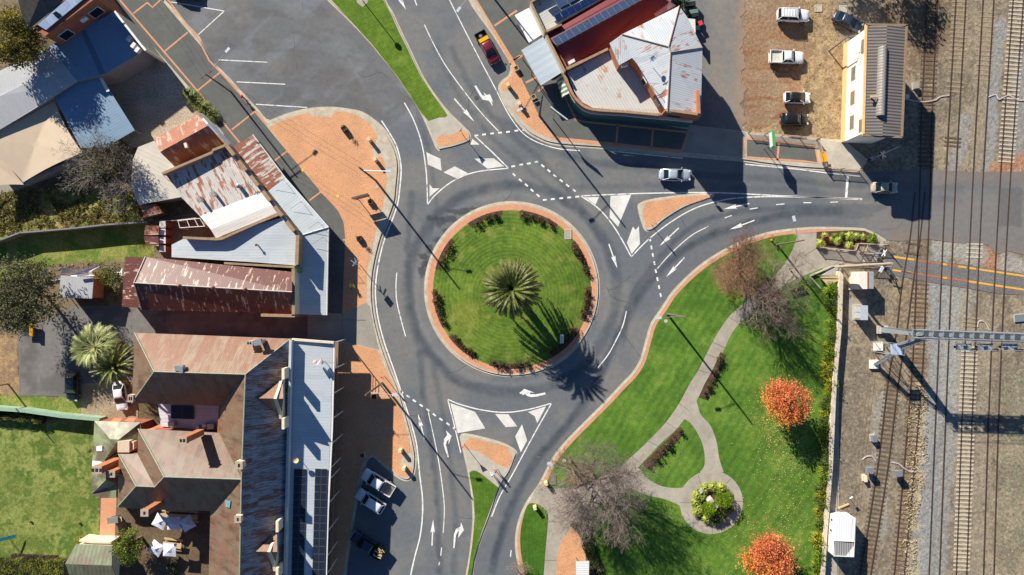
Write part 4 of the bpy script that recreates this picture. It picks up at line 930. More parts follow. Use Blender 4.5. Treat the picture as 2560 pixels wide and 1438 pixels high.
roof(b, [[(429, 612, 4.0), (457, 598, 4.1), (553, 599, 4.3), (640, 563, 4.7), (640, 656, 4.3), (429, 643, 4.0)], [(640, 563, 4.7), (707, 543, 4.9), (742, 593, 4.7), (740, 664, 4.4), (640, 656, 4.3)]], m_pale, udir=(0, 1, 0))
parapet(b, [(457, 594), (540, 598), (556, 596), (640, 558), (706, 532)], 3.6, 5.3, .35)
parapet(b, [(744, 588), (741, 662)], 3.6, 5.9, .5)
parapet(b, [(560, 658), (738, 668)], 3.8, 4.9, .3)
q = P(640, 612, 5.2); mb = MB(); mb.lathe([(.1, -.7), (.1, 0), (.22, .02), (.03, .2)], q, 8); mb.build('roof_vent', m_wood, b)
b = bld('shop', 'large shop with roof patched in rust and pale sheets and a curved white section', 'shop', [(408, 436), (562, 370), (700, 540), (640, 558), (556, 594), (500, 560), (497, 540)], 4.8, m_brick, .2, 4.0)
roof(b, [[(410, 438, 4.3), (562, 372, 4.7), (656, 480, 4.6), (500, 541, 4.2), (455, 495, 4.2)]], m_patch, udir=(.9, .42, 0))
roof(b, [[(500, 541, 4.25), (656, 480, 4.65), (668, 494, 4.9), (512, 555, 4.5)], [(512, 555, 4.5), (668, 494, 4.9), (682, 512, 5.0), (527, 574, 4.6)], [(527, 574, 4.6), (682, 512, 5.0), (697, 531, 4.9), (540, 596, 4.4)]], m_whiter, 'curved_roof', udir=(.42, -.9, 0))
parapet(b, [(405, 434), (530, 381), (532, 375), (563, 363)], 3.6, 5.5, .35)
for i in range(6):
    a0 = lrp((566, 364), (746, 592), i/6); a1 = lrp((566, 364), (746, 592), (i+.62)/6); a2 = lrp((566, 364), (746, 592), (i+1)/6)
    parapet(b, [a0, a1], 3.4, 6.1, .55); parapet(b, [a1, a2], 3.4, 5.5, .4, m_parap, solid('blue_grey_cap', (120, 136, 156)), name='low_parapet')
q = P(595, 465, 5.3); mb = MB(); mb.lathe([(.3, -1), (.3, 0), (.35, .05), (.05, .25)], q, 10); mb.build('roof_vent', m_steel, b)
for (px, py) in ((532, 484), (498, 497)): q = P(px, py, 5.4); MB().box((q.x, q.y, 4.9), (.35, .7, 1.0), .5).build('roof_vent', m_steel, b)
q = P(622, 462, 5.4); mb = MB(); 
for k in range(4): mb.tube((q.x-.5+k*.3, q.y-.4, 5.3), (q.x-.3+k*.3, q.y+.5, 5.5), .03, n=4)
mb.tube((q.x, q.y, 4.6), (q.x, q.y, 5.6), .04, n=5); mb.build('antenna', m_steel, b)
# street awnings
aw = thing('shop_awning', 'street awning of heavily rusted sheets at the north end of the angled shops', 'awning', (*xy(645, 410, 3.3), 0))
roof(aw, [[(577, 371, 3.9), (632, 337, 3.3), (713, 445, 3.3), (668, 480, 3.9)]], m_patch2, thick=.1)
mb = MB(); mb.tube(P(632, 337, 3.22), P(713, 445, 3.22), .1, n=6); mb.build('awning_gutter', m_wtrim, aw)
for px, py in ((633, 342), (672, 394), (710, 443)): q = P(px, py, 3.2); MB().tube((q.x-.15, q.y-.1, 0), (q.x-.15, q.y-.1, 3.2), .06, n=6).build('awning_post', m_wood, aw)
aw = thing('shop_awning', 'long pale sheet awning over the footpath bending round to the south', 'awning', (*xy(770, 600, 3.3), 0))
roof(aw, [[(668, 480, 3.9), (713, 445, 3.3), (820, 568, 3.3), (748, 590, 3.9)]], m_pale, thick=.1)
roof(aw, [[(750, 590, 3.9), (821, 568, 3.3), (816, 788, 3.3), (748, 786, 3.8)]], m_pale, thick=.1)
ridges(aw, [((748, 590, 3.95), (821, 568, 3.35))], .07, m_wtrim)
mb = MB(); mb.tube(P(713, 445, 3.22), P(821, 568, 3.22), .1, n=6); mb.tube(P(821, 568, 3.22), P(817, 788, 3.22), .12, n=6); mb.build('awning_gutter', m_wtrim, aw)
for px, py in ((757, 498), (800, 548), (818, 620), (816, 700), (814, 784)): q = P(px, py, 3.2); MB().tube((q.x-.15, q.y, 0), (q.x-.15, q.y, 3.2), .06, n=6).build('awning_post', m_wood, aw)
for px, py in ((706, 450), (751, 505), (795, 556), (806, 594)):
    q = P(px, py, 4.6); mb = MB(); mb.tube((q.x, q.y, 3.5), (q.x, q.y, 4.7), .03, n=5); mb.tube((q.x, q.y, 4.6), (q.x-1.6, q.y-.9, 4.0), .02, n=4); mb.build('stay_rod', solid('dark_metal', (60, 60, 64), rough=.5), aw)
# rusty gabled cottage shop
b = bld('shop', 'small gabled shop with orange rust front slope and cream street parapet beside the tussock bed', 'shop', [(388, 350), (497, 288), (562, 360), (438, 415)], 3.6, m_wood, .2, 3.0)
roof(b, [[(386, 347, 3.4), (496, 287, 3.4), (520, 314, 5.6), (400, 380, 5.6)], [(400, 380, 5.6), (520, 314, 5.6), (564, 361, 3.1), (437, 417, 3.1)]], m_rustor)
mb = MB(); mb.px([(497, 282, 5.4), (520, 308, 6.2), (572, 362, 5.2), (578, 358, 3.4), (508, 284, 3.2)]); mb.build('street_front', solid('blue_white_board', (200, 208, 218)), b, thick=.25)
parapet(b, [(495, 284), (520, 310)], 3, 5.8, .3, m_cream); parapet(b, [(520, 310), (566, 362)], 3, 5.7, .3, m_cream)
q = P(466, 364, 5.8); MB().box(q, (.4, .7, .5), .3).build('roof_vent', m_cream, b)
b = bld('shop', 'low flat building with a cream sheet roof under the bare grey tree', 'shed', [(345, 368), (386, 352), (437, 418), (406, 436), (457, 492), (347, 512), (326, 468), (332, 400)], 3.1, m_grender, .2, 2.8)
roof(b, [[(345, 368, 3.1), (386, 352, 3.2), (437, 418, 3.2), (406, 436, 3.1), (457, 492, 3.), (347, 512, 2.9), (326, 468, 2.9), (332, 400, 3.0)]], m_flat, udir=(.4, .9, 0))
for (poly, z, lb, mt) in (([(353, 514), (390, 510), (407, 532), (358, 545)], 2.4, 'rusty lean-to shed below the cream sheet roof', m_rustor),
                      ([(364, 563), (398, 565), (396, 587), (360, 588)], 2.4, 'small rusty outhouse at the shop yard, northern one of the pair', m_rustor),
                      ([(359, 591), (396, 591), (397, 617), (365, 614)], 2.4, 'small rusty outhouse at the shop yard, southern one of the pair', m_redbrown)):
    b = bld('shed', lb, 'shed', poly, z, m_wood, .1); a0, a1, a2, a3 = poly
    roof(b, [[(*a0, z), (*a1, z+.2), (*a2, z+.2), (*a3, z)]], mt, thick=.05, udir=(0, 1, 0))
for i, y in enumerate((553, 572, 593, 614)):
    b = thing('lean_to', 'little white roofed lean-to in the shop yard, number %s of four from the top' % ('first', 'second', 'third', 'fourth')[i], 'lean-to', (*xy(406, y+8, 2.2), 0))
    b['label'] = ('white lean-to beside the yard fence, northernmost of the four in the row', 'white lean-to, second from the north in the shop yard row', 'white lean-to, third from the north in the shop yard row', 'grey lean-to at the south end of the shop yard row')[i]
    roof(b, [[(399, y, 2.2), (414, y, 2.1), (414, y+16, 2.1), (398, y+16, 2.2)]], m_wtrim if i < 3 else m_grey, thick=.05)
    MB().prism(inset([xy(*p, 2.1) for p in ((399, y), (414, y), (414, y+16), (398, y+16))], .1), 0, 2.05).build('wall', m_brick, b)
b = bld('shed', 'grey roofed brick shed with a torn white shade cloth behind it', 'shed', [(152, 689), (234, 694), (230, 747), (147, 744)], 3., m_obrick, .15, 2.85)
roof(b, [[(152, 689, 3.1), (234, 694, 3.1), (230, 747, 2.9), (147, 744, 2.9)]], m_grey)
q = P(207, 688, 3.6); MB().box(q, (1.6, .3, .15), .1).build('roof_vent', m_steel, b)
def sail(name, label, pts, mat, posts=True, sag=.4, bow=.12, cat='shade sail'):
    """tensioned cloth with inward curved edges; pts are (px,py,z)"""
    W = [P(*p) for p in pts]; c = sum(W, Vector())/len(W); t = thing(name, label, cat, (c.x, c.y, 0))
    n = 12; ring = []
    for i in range(len(W)):
        a, b_ = W[i], W[(i+1) % len(W)]; mid = (a+b_)/2
        for k in range(n):
            s = k/n; p = a.lerp(b_, s); p = p.lerp(c, bow*4*s*(1-s)); ring.append(p)
    mb = MB(); cc = c-Vector((0, 0, sag)); rings = 7
    for r in range(rings):
        f0, f1 = 1-r/rings, 1-(r+1)/rings
        for i in range(len(ring)):
            j = (i+1) % len(ring); q = lambda p, f: cc.lerp(p, f)
            if r < rings-1: mb.add([q(ring[i], f0), q(ring[j], f0), q(ring[j], f1), q(ring[i], f1)])
            else: mb.add([q(ring[i], f0), q(ring[j], f0), cc])
    mb.build('sail_cloth', mat, t, smooth=True)
    if posts:
        for w in W: MB().tube((w.x, w.y, 0), (w.x, w.y, w.z+.15), .06, n=6).build('sail_post', m_steel, t)
    return t
m_sail = solid('beige_shade_cloth', (206, 186, 160), rough=.9, var=.04, sc=.8)
m_sailw = solid('white_shade_cloth', (232, 230, 226), rough=.9, var=.05)
sail('shade_sail', 'large beige shade sail stretched beside the blue roofs', [(-60, 350, 4), (136, 252, 3.2), (206, 382, 3.8), (58, 456, 3.)], m_sail, bow=.06, sag=.25)
sail('shade_sail', 'second beige shade sail cut by the frame at the garden wall', [(-90, 300, 4), (-20, 352, 3.6), (60, 462, 2.8), (-60, 480, 3.2)], m_sail, bow=.1, sag=.2)
sail('shade_cloth', 'torn white shade cloth sagging behind the grey roofed brick shed', [(116, 705, 2.6), (152, 670, 3.2), (255, 663, 3.0), (238, 690, 2.4)], m_sailw, True, .5, .3, 'shade cloth')
sail('shade_cloth', 'scrap of white cloth under the olive green tree', [(86, 692, 1.0), (118, 668, 1.4), (122, 684, .9), (98, 690, .5)], m_sailw, False, .2, .1, 'cloth')
sail('shade_cloth', 'small white cloth lying in weeds beside the rusty gable end', [(282, 680, .9), (306, 668, 1.3), (306, 690, 1.0)], m_sailw, False, .2, .1, 'cloth')
# blue roofs and neighbours
b = bld('shop', 'shop with a wide dark blue roof at the footpath corner', 'shop', [(124, 116), (284, 32), (356, 113), (340, 137), (264, 184), (187, 202)], 4.5, m_grender, .12, 4.15)
roof(b, [[(124, 115, 4.5), (284, 30, 4.5), (354, 114, 4.3), (341, 139, 4.2), (264, 184, 4.2), (187, 204, 4.2)]], m_blue, udir=(.85, .5, 0))
mb = MB(); mb.px([(203, 80, 4.52), (213, 75, 4.52), (262, 182, 4.24), (250, 188, 4.24)]); mb.build('roof_flashing', solid('grey_flash', (96, 116, 140)), b, thick=.03, recalc='up')
parapet(b, [(286, 28), (352, 112), (364, 126)], 0, 5.6, .3, m_cream, m_wtrim)
for px, py in ((322, 96), (333, 113), (343, 124)): q = P(px, py, 5); MB().box((q.x, q.y, 4.7), (.8, .5, .7), .9).build('air_conditioner', m_wtrim, b)
A0, B0 = xy(264, 184, 4.4), xy(356, 114, 4.4)
for t0, t1, z0, z1 in ((.18, .3, 2.6, 3.2), (.82, .92, 2.2, 2.8)): wbox(b, A0, B0, t0, t1, z0, z1, solid('pale_sign', (190, 186, 206)), 'wall_sign', side=-1, out=0.02)
b = bld('shed', 'blue ribbed carport roof shaded by the tall tree', 'carport', [(137, 247), (205, 200), (250, 188), (337, 326), (264, 368), (202, 370)], 3.3, None)
roof(b, [[(137, 247, 3.5), (205, 200, 3.5), (250, 188, 3.4), (337, 326, 3.2), (264, 368, 3.2), (202, 370, 3.3)]], m_blue, udir=(.5, -.85, 0))
mb = MB(); mb.px([(248, 196, 3.75), (255, 194, 3.75), (274, 228, 3.7), (266, 230, 3.7)]); mb.build('roof_ladder', m_wtrim, b, thick=.05, recalc='up')
for px, py in ((142, 248), (246, 194), (330, 324), (262, 364), (206, 366)): q = P(px, py, 3.2); MB().tube((q.x, q.y, 0), (q.x, q.y, 3.2), .06, n=6).build('carport_post', m_steel, b)
b = bld('house', 'pale grey roofed building cut by the frame under the yellow green tree', 'building', [(-120, 240), (124, 117), (193, 203), (83, 274), (-90, 380)], 4.2, m_grender, .25, 4.1)
roof(b, [[(-120, 240, 4.6), (0, 177, 4.6), (124, 117, 4.4), (158, 160, 4.5), (0, 240, 4.8), (-120, 300, 4.8)], [(-120, 300, 4.8), (0, 240, 4.8), (158, 160, 4.5), (193, 203, 4.2), (83, 274, 4.2), (0, 324, 4.2), (-90, 380, 4.2)]], m_grey)
q = P(118, 187, 5.); MB().box(q, (.7, .5, .35), .4).build('roof_vent', m_wtrim, b)
b = bld('house', 'two storey brick building with dark tiled roof in the top corner', 'building', [(-30, -90), (44, -10), (78, 70), (112, 92), (240, -4), (204, -62), (140, -150)], 8.3, m_brick, .1)
roof(b, [[(30, -60, 10.8), (64, 80, 8.6), (94, 62, 8.6), (200, -40, 8.7), (150, -120, 10.8)]], m_tile)
roof(b, [[(64, 80, 8.6), (30, -60, 10.8), (-40, -120, 10.2), (44, 2, 8.7)]], solid('pale_dry_tiles', (150, 130, 112), var=.25, sc=6))
roof(b, [[(94, 62, 8.65), (195, -26, 8.65), (218, -10, 8.5), (115, 75, 8.5)]], corr('porch_strip_roof', (150, 170, 200), pitch=.5, ribs=.05), 'porch_roof')
mb = MB(); mb.px([(131, 34, 8.8), (140, 28, 8.8), (152, 36, 8.8), (143, 44, 8.8)]); mb.build('skylight', m_glass, b, thick=.15, recalc='up')
A0, B0 = xy(112, 92, 8.3), xy(240, -4, 8.3)
for t0, t1 in ((.12, .3), (.72, .9)): wbox(b, A0, B0, t0, t1, 5.2, 6.8, m_glass, 'window', side=-1, frame=m_wtrim)
q = P(201, 41, 7); MB().box((q.x, q.y, 6.4), (1.0, .7, .8), .6).build('air_conditioner', m_wtrim, b)
b = bld('shed', 'low outbuilding with a green brown gabled roof beside the hotel lawn', 'outbuilding', [(192, 1362), (280, 1365), (272, 1470), (180, 1466)], 2.7, m_cream, .1)
roof(b, [[(190, 1360, 2.7), (281, 1364, 2.7), (279, 1414, 3.8), (163, 1410, 3.8)], [(163, 1410, 3.8), (279, 1414, 3.8), (300, 1470, 2.6), (184, 1466, 2.6)]], corr('green_shed_roof', (112, 106, 84), (112, 96, 80), amt=.35, pitch=.6, mix2=(118, 128, 96), ribs=.3))
parapet(b, [(198, 1352), (230, 1356), (278, 1357)], 0, 2.4, .3, m_cream, m_cream)

# ---- signal box -----------------------------------------------------------
z = 7.2
b = bld('signal_box', 'tall cream railway signal box with a grey ribbed roof and long curved ridge vent', 'signal box', [(2173, 66), (2262, 70), (2246, 332), (2165, 330)], z, m_creamw, 0., wz=z-.1)
roof(b, [[(2166, 62, z), (2218, 64, z+.45), (2206, 340, z+.45), (2158, 337, z)], [(2218, 64, z+.45), (2268, 65, z), (2254, 341, z), (2206, 340, z+.45)]], m_sig, thick=.1)
for pl, mt in (([(2165, 61), (2269, 63)], m_wood), ([(2267, 62), (2255, 342)], m_wood), ([(2255, 343), (2157, 338)], m_wood), ([(2159, 338), (2166, 61)], m_tan)):
    A0, B0 = xy(*pl[0], z+.1), xy(*pl[1], z+.1); d_ = Vector((B0[0]-A0[0], B0[1]-A0[1])); mb = MB(); mb.box(((A0[0]+B0[0])/2, (A0[1]+B0[1])/2, z-.02), (d_.length, .28, .32), math.atan2(d_.y, d_.x)); mb.build('roof_fascia', mt, b)
mb = MB(); q0, q1 = P(2212, 114, z+1.0), P(2206, 287, z+1.0)
for q in (q0, q1): pass
secs = []
for k in range(13):
    q = q0.lerp(q1, k/12); secs.append([q+Vector((.55*math.cos(a), 0, -.5+.55*math.sin(a))) for a in [math.pi*j/8 for j in range(9)]]+[q+Vector((-.55, 0, -.75)), q+Vector((.55, 0, -.75))])
mb.loft(secs); mb.build('ridge_vent', corr('vent_cowl', (146, 140, 132), pitch=.4, ribs=.6), b)
q = P(2184, 241, z+.9); mb = MB(); mb.tube((q.x, q.y, z), (q.x, q.y, z+.9), .12, n=8); mb.box(q, (.9, .35, .2), .1); mb.build('flue', m_lwood, b)
# plinth and the lit west wall with its windows
A0, B0 = xy(2173, 66, z), xy(2165, 330, z)
wbox(b, A0, B0, 0, 1, 0, 1.2, m_tan, 'plinth', out=.12, d=.3, side=-1)
for t0, t1, z0, z1 in ((.09, .21, 5.3, 6.5), (.30, .42, 2.6, 3.7), (.54, .66, 2.6, 3.7), (.78, .90, 2.6, 3.7), (.86, .97, 5.3, 6.6)):
    wbox(b, A0, B0, t0, t1, z0, z1, solid('curtained_glass', (128, 122, 108), rough=.25), 'window', side=-1, frame=m_lwood, fz=.1)
q = P(2146, 134, 5.8); mb = MB(); mb.tube((q.x-.4, q.y, 5.6), (q.x+1., q.y+.4, 5.9), .05, n=5); mb.tube((q.x, q.y-.6, 5.4), (q.x+1.1, q.y-.6, 5.2), .05, n=5); mb.build('wall_bracket', m_wood, b)

# ---- corner building -------------------------------------------------------
UZ = 7.3
b = thing('corner_store', 'brick corner store with rust streaked hipped roof and low roof behind a curved parapet', 'store', (*xy(1600, 220, 4), 0))
LOWP = [(1412, 182), (1522, 128), (1550, 170), (1579, 150), (1664, 276), (1647, 286), (1480, 273), (1452, 260), (1430, 228)]
MB().prism(inset([xy(*p, 4.5) for p in LOWP], .05), 0, 3.9).build('wall', m_brick, b)
roof(b, [[(1418, 181, 4.1), (1522, 128, 4.3), (1548, 170, 4.3), (1579, 150, 4.3), (1664, 274, 4.2), (1647, 284, 4.1), (1482, 270, 4.0), (1456, 256, 4.0), (1434, 226, 4.0)]], m_lowroof, 'low_roof', udir=(.85, .5, 0))
UP = [(1527, 110), (1558, 90), (1697, 20), (1717, 46), (1752, 120), (1752, 284), (1664, 276), (1594, 160), (1580, 146), (1549, 161)]
MB().prism(inset([xy(*p, UZ) for p in UP], .08), 0, UZ-.1).build('upper_wall', m_obrick, b)
c_ = (1673, 124, 8.5)
roof(b, [[(1555, 86, UZ), (1698, 15, UZ), (1671, 117, 8.5)], [(1698, 15, UZ), (1718, 43, UZ), (1756, 119, UZ), (1676, 131, 8.5), (1671, 117, 8.5)], [(1524, 108, UZ-.05), (1555, 86, UZ), (1580, 145, UZ+.0), (1548, 163, UZ-.05)],
         [(1555, 86, UZ), (1671, 117, 8.5), (1676, 131, 8.5), (1593, 160, UZ), (1580, 145, UZ)], [(1676, 131, 8.5), (1668, 280, 7.9), (1661, 272, UZ+.3), (1593, 160, UZ)], [(1676, 131, 8.5), (1756, 119, UZ), (1752, 284, UZ), (1668, 281, 7.9)]], m_corner)
ridges(b, [((1671, 117, 8.55), (1698, 15, UZ+.05)), ((1671, 117, 8.55), (1676, 131, 8.55)), ((1676, 131, 8.55), (1668, 280, 7.95)), ((1676, 131, 8.55), (1756, 119, UZ+.05)), ((1555, 86, UZ+.05), (1671, 117, 8.55))], .09, solid('tan_ridge', (172, 148, 124)))
parapet(b, [(1664, 274), (1756, 287)], 5, UZ+.6, .35, m_brick, m_parap); parapet(b, [(1745, 225), (1748, 284)], UZ-.5, UZ+.9, .4, m_obrick, m_obrick)
parapet(b, sm([(1409, 180), (1428, 228), (1448, 256), (1480, 273), (1560, 279), (1647, 287)], False, 3), 3.9, 4.9, .35, m_brick, m_parap)
parapet(b, [(1647, 287), (1664, 274)], 3.9, 4.9, .35, m_brick, m_parap)
parapet(b, [(1418, 172), (1520, 122)], 3.9, 5.0, .35, m_brick, m_parap)
A0, B0 = xy(1549, 161, UZ), xy(1524, 110, UZ)
AW, BW = xy(1594, 160, UZ), xy(1664, 276, UZ)
for t0, t1 in ((.25, .36), (.72, .84)): wbox(b, AW, BW, t0, t1, 5.0, 6.4, m_glass, 'window', side=-1, frame=m_wtrim)
q = P(1562, 160, 6.6); MB().box((q.x, q.y, 6.1), (.9, .5, .7), .3).build('air_conditioner', m_wtrim, b)
MB().box((*xy(1634, 226, 7), 6.6), (.6, 1.4, 1.8), .5).build('parapet_pier', m_obrick, b)
q = P(1633, 148, 9.4); mb = MB(); mb.lathe([(.03, -.08), (.3, .0), (.38, .12), (.3, .05), (.03, -.02)], q, 14); mb.build('satellite_dish', solid('dish_blue', (120, 140, 170)), b)
mb = MB(); mb.tube((q.x-.2, q.y, 8.2), (q.x-.2, q.y, 10.2), .04, n=5); mb.tube((q.x-.9, q.y+.3, 10.1), (q.x+.5, q.y+.3, 10.1), .03, n=4); mb.tube((q.x-.6, q.y-.1, 9.9), (q.x+.4, q.y-.1, 9.9), .03, n=4); mb.build('antenna', m_steel, b)
q = P(1637, 210, 9.0); mb = MB(); mb.tube((q.x, q.y, 7.6), (q.x, q.y, 9.3), .04, n=5); mb.tube((q.x-.8, q.y+.2, 8.5), (q.x+.8, q.y+.2, 8.5), .03, n=4); mb.build('antenna', m_steel, b)
# shopfront band with a white fascia line following the street curve
SF = sm([(1409, 182), (1428, 230), (1448, 258), (1480, 276), (1560, 282), (1647, 290), (1752, 290)], False, 3)
pts = [xy(*p, 4.9) for p in SF[:-3]]+[xy(1752, 288, 7.5)]
L_ = offs(pts, -.42); 
mbt, mbw = MB(), MB()
for i in range(len(pts)-1):
    mbt.prism([pts[i], pts[i+1], L_[i+1], L_[i]], 0, 3.0); o2 = offs(pts, -.75); mbw.prism([pts[i], pts[i+1], o2[i+1], o2[i]], 3.0, 3.22)
mbt.build('shopfront', m_teal, b); mbw.build('fascia_board', m_wtrim, b)
for i in (10, 12, 14, 16):
    if i+1 < len(L_): wbox(b, L_[i], L_[i+1], .1, .9, .6, 2.6, m_glass, 'shop_window', side=-1 if area([L_[0], L_[8], L_[16 if len(L_) > 16 else -1]]) > 0 else 1, frame=m_wtrim)
A0, B0 = xy(1666, 280, 7.5), xy(1752, 290, 7.5); wbox(b, A0, B0, .1, .5, 5.2, 6.0, solid('faded_sign', (150, 140, 130)), 'wall_sign', side=-1, out=.3)
aw = thing('shop_awning', 'small green and cream striped scalloped awning at the corner store side', 'awning', (*xy(1412, 208, 2.8), 0))
q0, q1 = xy(1412, 186, 3), xy(1428, 232, 3); dr = Vector((q1[0]-q0[0], q1[1]-q0[1])); 
for k in range(9):
    mb = MB(); a0 = Vector(q0)+dr*k/9; a1 = Vector(q0)+dr*(k+1)/9; nr = Vector((dr.y, -dr.x)).normalized()
    for s in range(4):
        f = lambda b_, s_: (b_.x+nr.x*1.3*math.sin(s_*math.pi/8), b_.y+nr.y*1.3*math.sin(s_*math.pi/8), 2.0+1.2*math.cos(s_*math.pi/8)); mb.add([f(a0, s), f(a1, s), f(a1, s+1), f(a0, s+1)])
    mb.build('awning_stripe', solid('awning_green', (84, 132, 108)) if k % 2 else solid('awning_cream', (222, 216, 196)), aw, thick=.03)
# red roofed shop
b = bld('shop', 'shop with a deep red roof and a raised row of solar panels along its ridge', 'shop', [(1372, 92), (1600, -40), (1700, -40), (1660, 40), (1524, 122), (1414, 170)], 4.2, m_brick, .1, 3.7)
roof(b, [[(1368, 86, 4.6), (1600, -48, 4.6), (1640, -16, 5.4), (1393, 118, 5.3)], [(1393, 118, 5.3), (1640, -16, 5.4), (1690, 16, 3.9), (1524, 122, 3.8), (1418, 166, 3.8)]], m_red)
ridges(b, [((1393, 118, 5.3), (1640, -16, 5.4))], .1, m_red)
roof(b, [[(1616, 6, 4.85), (1650, -14, 5.0), (1690, 14, 4.1), (1640, 42, 4.)]], corr('faded_red_roof', (190, 150, 148), pitch=.3, ribs=.3), 'faded_roof_end', thick=.04)
parapet(b, [(1416, 172), (1456, 152)], 3, 4.9, .3); 
panels(b, (1379, 98), (1634, -40), (1393, 116), (5.5, 5.6, 5.45), 17, 1, m_pvmid, zo=.2)
q = P(1429, 154, 4.9); MB().box((q.x, q.y, 4.6), (1.0, .45, .6), .5).build('air_conditioner', m_wtrim, b)
b = bld('shop', 'shop with a pale grey roof carrying two tilted banks of blue solar panels', 'shop', [(1330, 12), (1362, 78), (1405, 56), (1600, -50), (1500, -80), (1420, -60)], 4.8, m_brick, .1, 4.5)
roof(b, [[(1330, 10, 4.8), (1362, 78, 4.6), (1404, 56, 4.6), (1600, -56, 4.6), (1500, -90, 4.8), (1420, -60, 4.8)]], m_lowroof, udir=(.5, -.85, 0))
parapet(b, [(1327, 6), (1362, 80)], 3.5, 5.7, .3, m_cream); parapet(b, [(1362, 80), (1404, 60)], 3.5, 5.3, .3); parapet(b, [(1325, 6), (1345, -6), (1380, -24)], 3.5, 5.6, .3)
parapet(b, [(1366, 88), (1412, 178)], 3.0, 5.6, .3, m_cream)
panels(b, (1383, 39), (1560, -55), (1393, 56), (5.9, 5.9, 5.4), 11, 1, m_pvblue, zo=.1)
panels(b, (1369, 26), (1530, -70), (1383, 43), (5.5, 5.5, 5.2), 7, 1, m_pvmid, zo=.02); panels(b, (1385, -2), (1500, -62), (1398, 22), (5.6, 5.6, 5.4), 5, 1, m_pvmid, zo=.02)
aw = thing('shop_awning', 'bright white flat awning at the north end of the red roofed shops', 'awning', (*xy(1322, 62, 3.3), 0))
roof(aw, [[(1287, 38, 3.3), (1322, 20, 3.6), (1358, 84, 3.6), (1322, 107, 3.3)]], corr('bright_white_roof', (240, 240, 238), pitch=.5, ribs=.06, tone=.03), thick=.15)
for px, py in ((1290, 42), (1322, 102)): q = P(px, py, 3.2); MB().tube((q.x+.1, q.y, 0), (q.x+.1, q.y, 3.2), .06, n=6).build('awning_post', m_wtrim, aw)
aw = thing('shop_awning', 'pale grey sheet awning in front of the red roofed shop', 'awning', (*xy(1352, 150, 3.3), 0))
roof(aw, [[(1303, 126, 3.2), (1360, 91, 3.8), (1406, 180, 3.8), (1352, 214, 3.2)]], corr('grey_awning_roof', (176, 188, 198), pitch=1.0, ribs=.1, tone=.05, panel=(1.0, 20)), thick=.12)
mb = MB(); mb.tube(P(1303, 126, 3.12), P(1352, 214, 3.12), .1, n=6); mb.build('awning_gutter', m_wood, aw)
for px, py in ((1306, 132), (1328, 172), (1351, 209)): q = P(px, py, 3.2); MB().tube((q.x+.1, q.y, 0), (q.x+.1, q.y, 3.2), .07, n=6).build('awning_post', m_wood, aw)

# ---- railway sheds and cabinets --------------------------------------------
b = bld('shed', 'white ribbed metal shed beside the bottom of the railway fence', 'shed', [(2089, 1294), (2139, 1296), (2135, 1391), (2083, 1389)], 2.9, m_wtrim, 0.)
roof(b, [[(2088, 1293, 3.0), (2140, 1295, 2.9), (2137, 1354, 2.85), (2085, 1352, 2.95)]], corr('white_shed_roof', (236, 238, 238), pitch=.35, ribs=.12, tone=.02), thick=.08, udir=(1, 0, 0))
roof(b, [[(2085, 1352.5, 2.95), (2137, 1354.5, 2.85), (2135, 1391, 2.8), (2083, 1389, 2.9)]], corr('translucent_sheet', (150, 150, 146), pitch=.35, ribs=.9, tone=.05), 'clear_roof_panel', thick=.06, udir=(1, 0, 0))
mb = MB(); 
for a, c in (((2084, 1352), (2086, 1390)), ((2136, 1354), (2134, 1391)), ((2084, 1390), (2135, 1392)), ((2085, 1352), (2137, 1354))): mb.tube(P(*a, 2.98), P(*c, 2.98), .07, n=4)
mb.build('roof_frame', m_wtrim, b)
A0, B0 = xy(2089, 1294, 2.9), xy(2083, 1389, 2.9)
for t0, t1 in ((.1, .15), (.38, .43)): wbox(b, A0, B0, t0, t1, 1.6, 2.0, m_glass, 'window', side=-1)
def cabinet(name, label, poly, z, body, top, stripe=None, sp=.65):
    w = [xy(*p, z) for p in poly]; c = cen(w); t = thing(name, label, 'cabinet', (c[0], c[1], 0))
    MB().prism(w, 0.15, z-.06).build('body', body, t); MB().prism(inset(w, -.05), z-.06, z).build('lid', top, t); MB().prism(inset(w, -.3), 0, .12).build('plinth', m_kerb, t)
    A0, B0 = w[0], w[3]; wbox(t, A0, B0, .1, .48, .3, z-.25, top, 'door', side=-1, out=.03, d=.06); wbox(t, A0, B0, .52, .9, .3, z-.25, top, 'door', side=-1, out=.03, d=.06)
    return t, w
t, w = cabinet('equipment_cabinet', 'cream railway equipment hut with a maroon stripe by the level crossing', [(2148, 680), (2183, 680), (2183, 722), (2147, 722)], 2.7, m_creamw, solid('cream_pink_metal', (240, 222, 204)))
mb = MB(); a, c = P(2170, 680, 2.72), P(2170, 722, 2.72); mb.box(((a.x+c.x)/2, (a.y+c.y)/2, 2.72), (.18, a.y-c.y, .03)); mb.build('maroon_stripe', solid('maroon_paint', (128, 50, 62)), t)
mb = MB(); a, c = P(2178, 680, 2.72), P(2178, 722, 2.72); mb.box(((a.x+c.x)/2, (a.y+c.y)/2, 2.72), (.72, a.y-c.y, .03)); mb.build('grey_lid', solid('lid_grey', (150, 156, 158)), t)
t, w = cabinet('equipment_cabinet', 'plain grey railway equipment cabinet on a concrete pad', [(2153, 764), (2169, 764), (2169, 800), (2153, 800)], 2.2, solid('cabinet_beige', (166, 158, 140)), solid('cabinet_grey', (176, 186, 194)))
slab('concrete_pad', [(2124, 747), (2166, 747), (2166, 760), (2140, 812), (2122, 800)], 0, .06, m_drive)
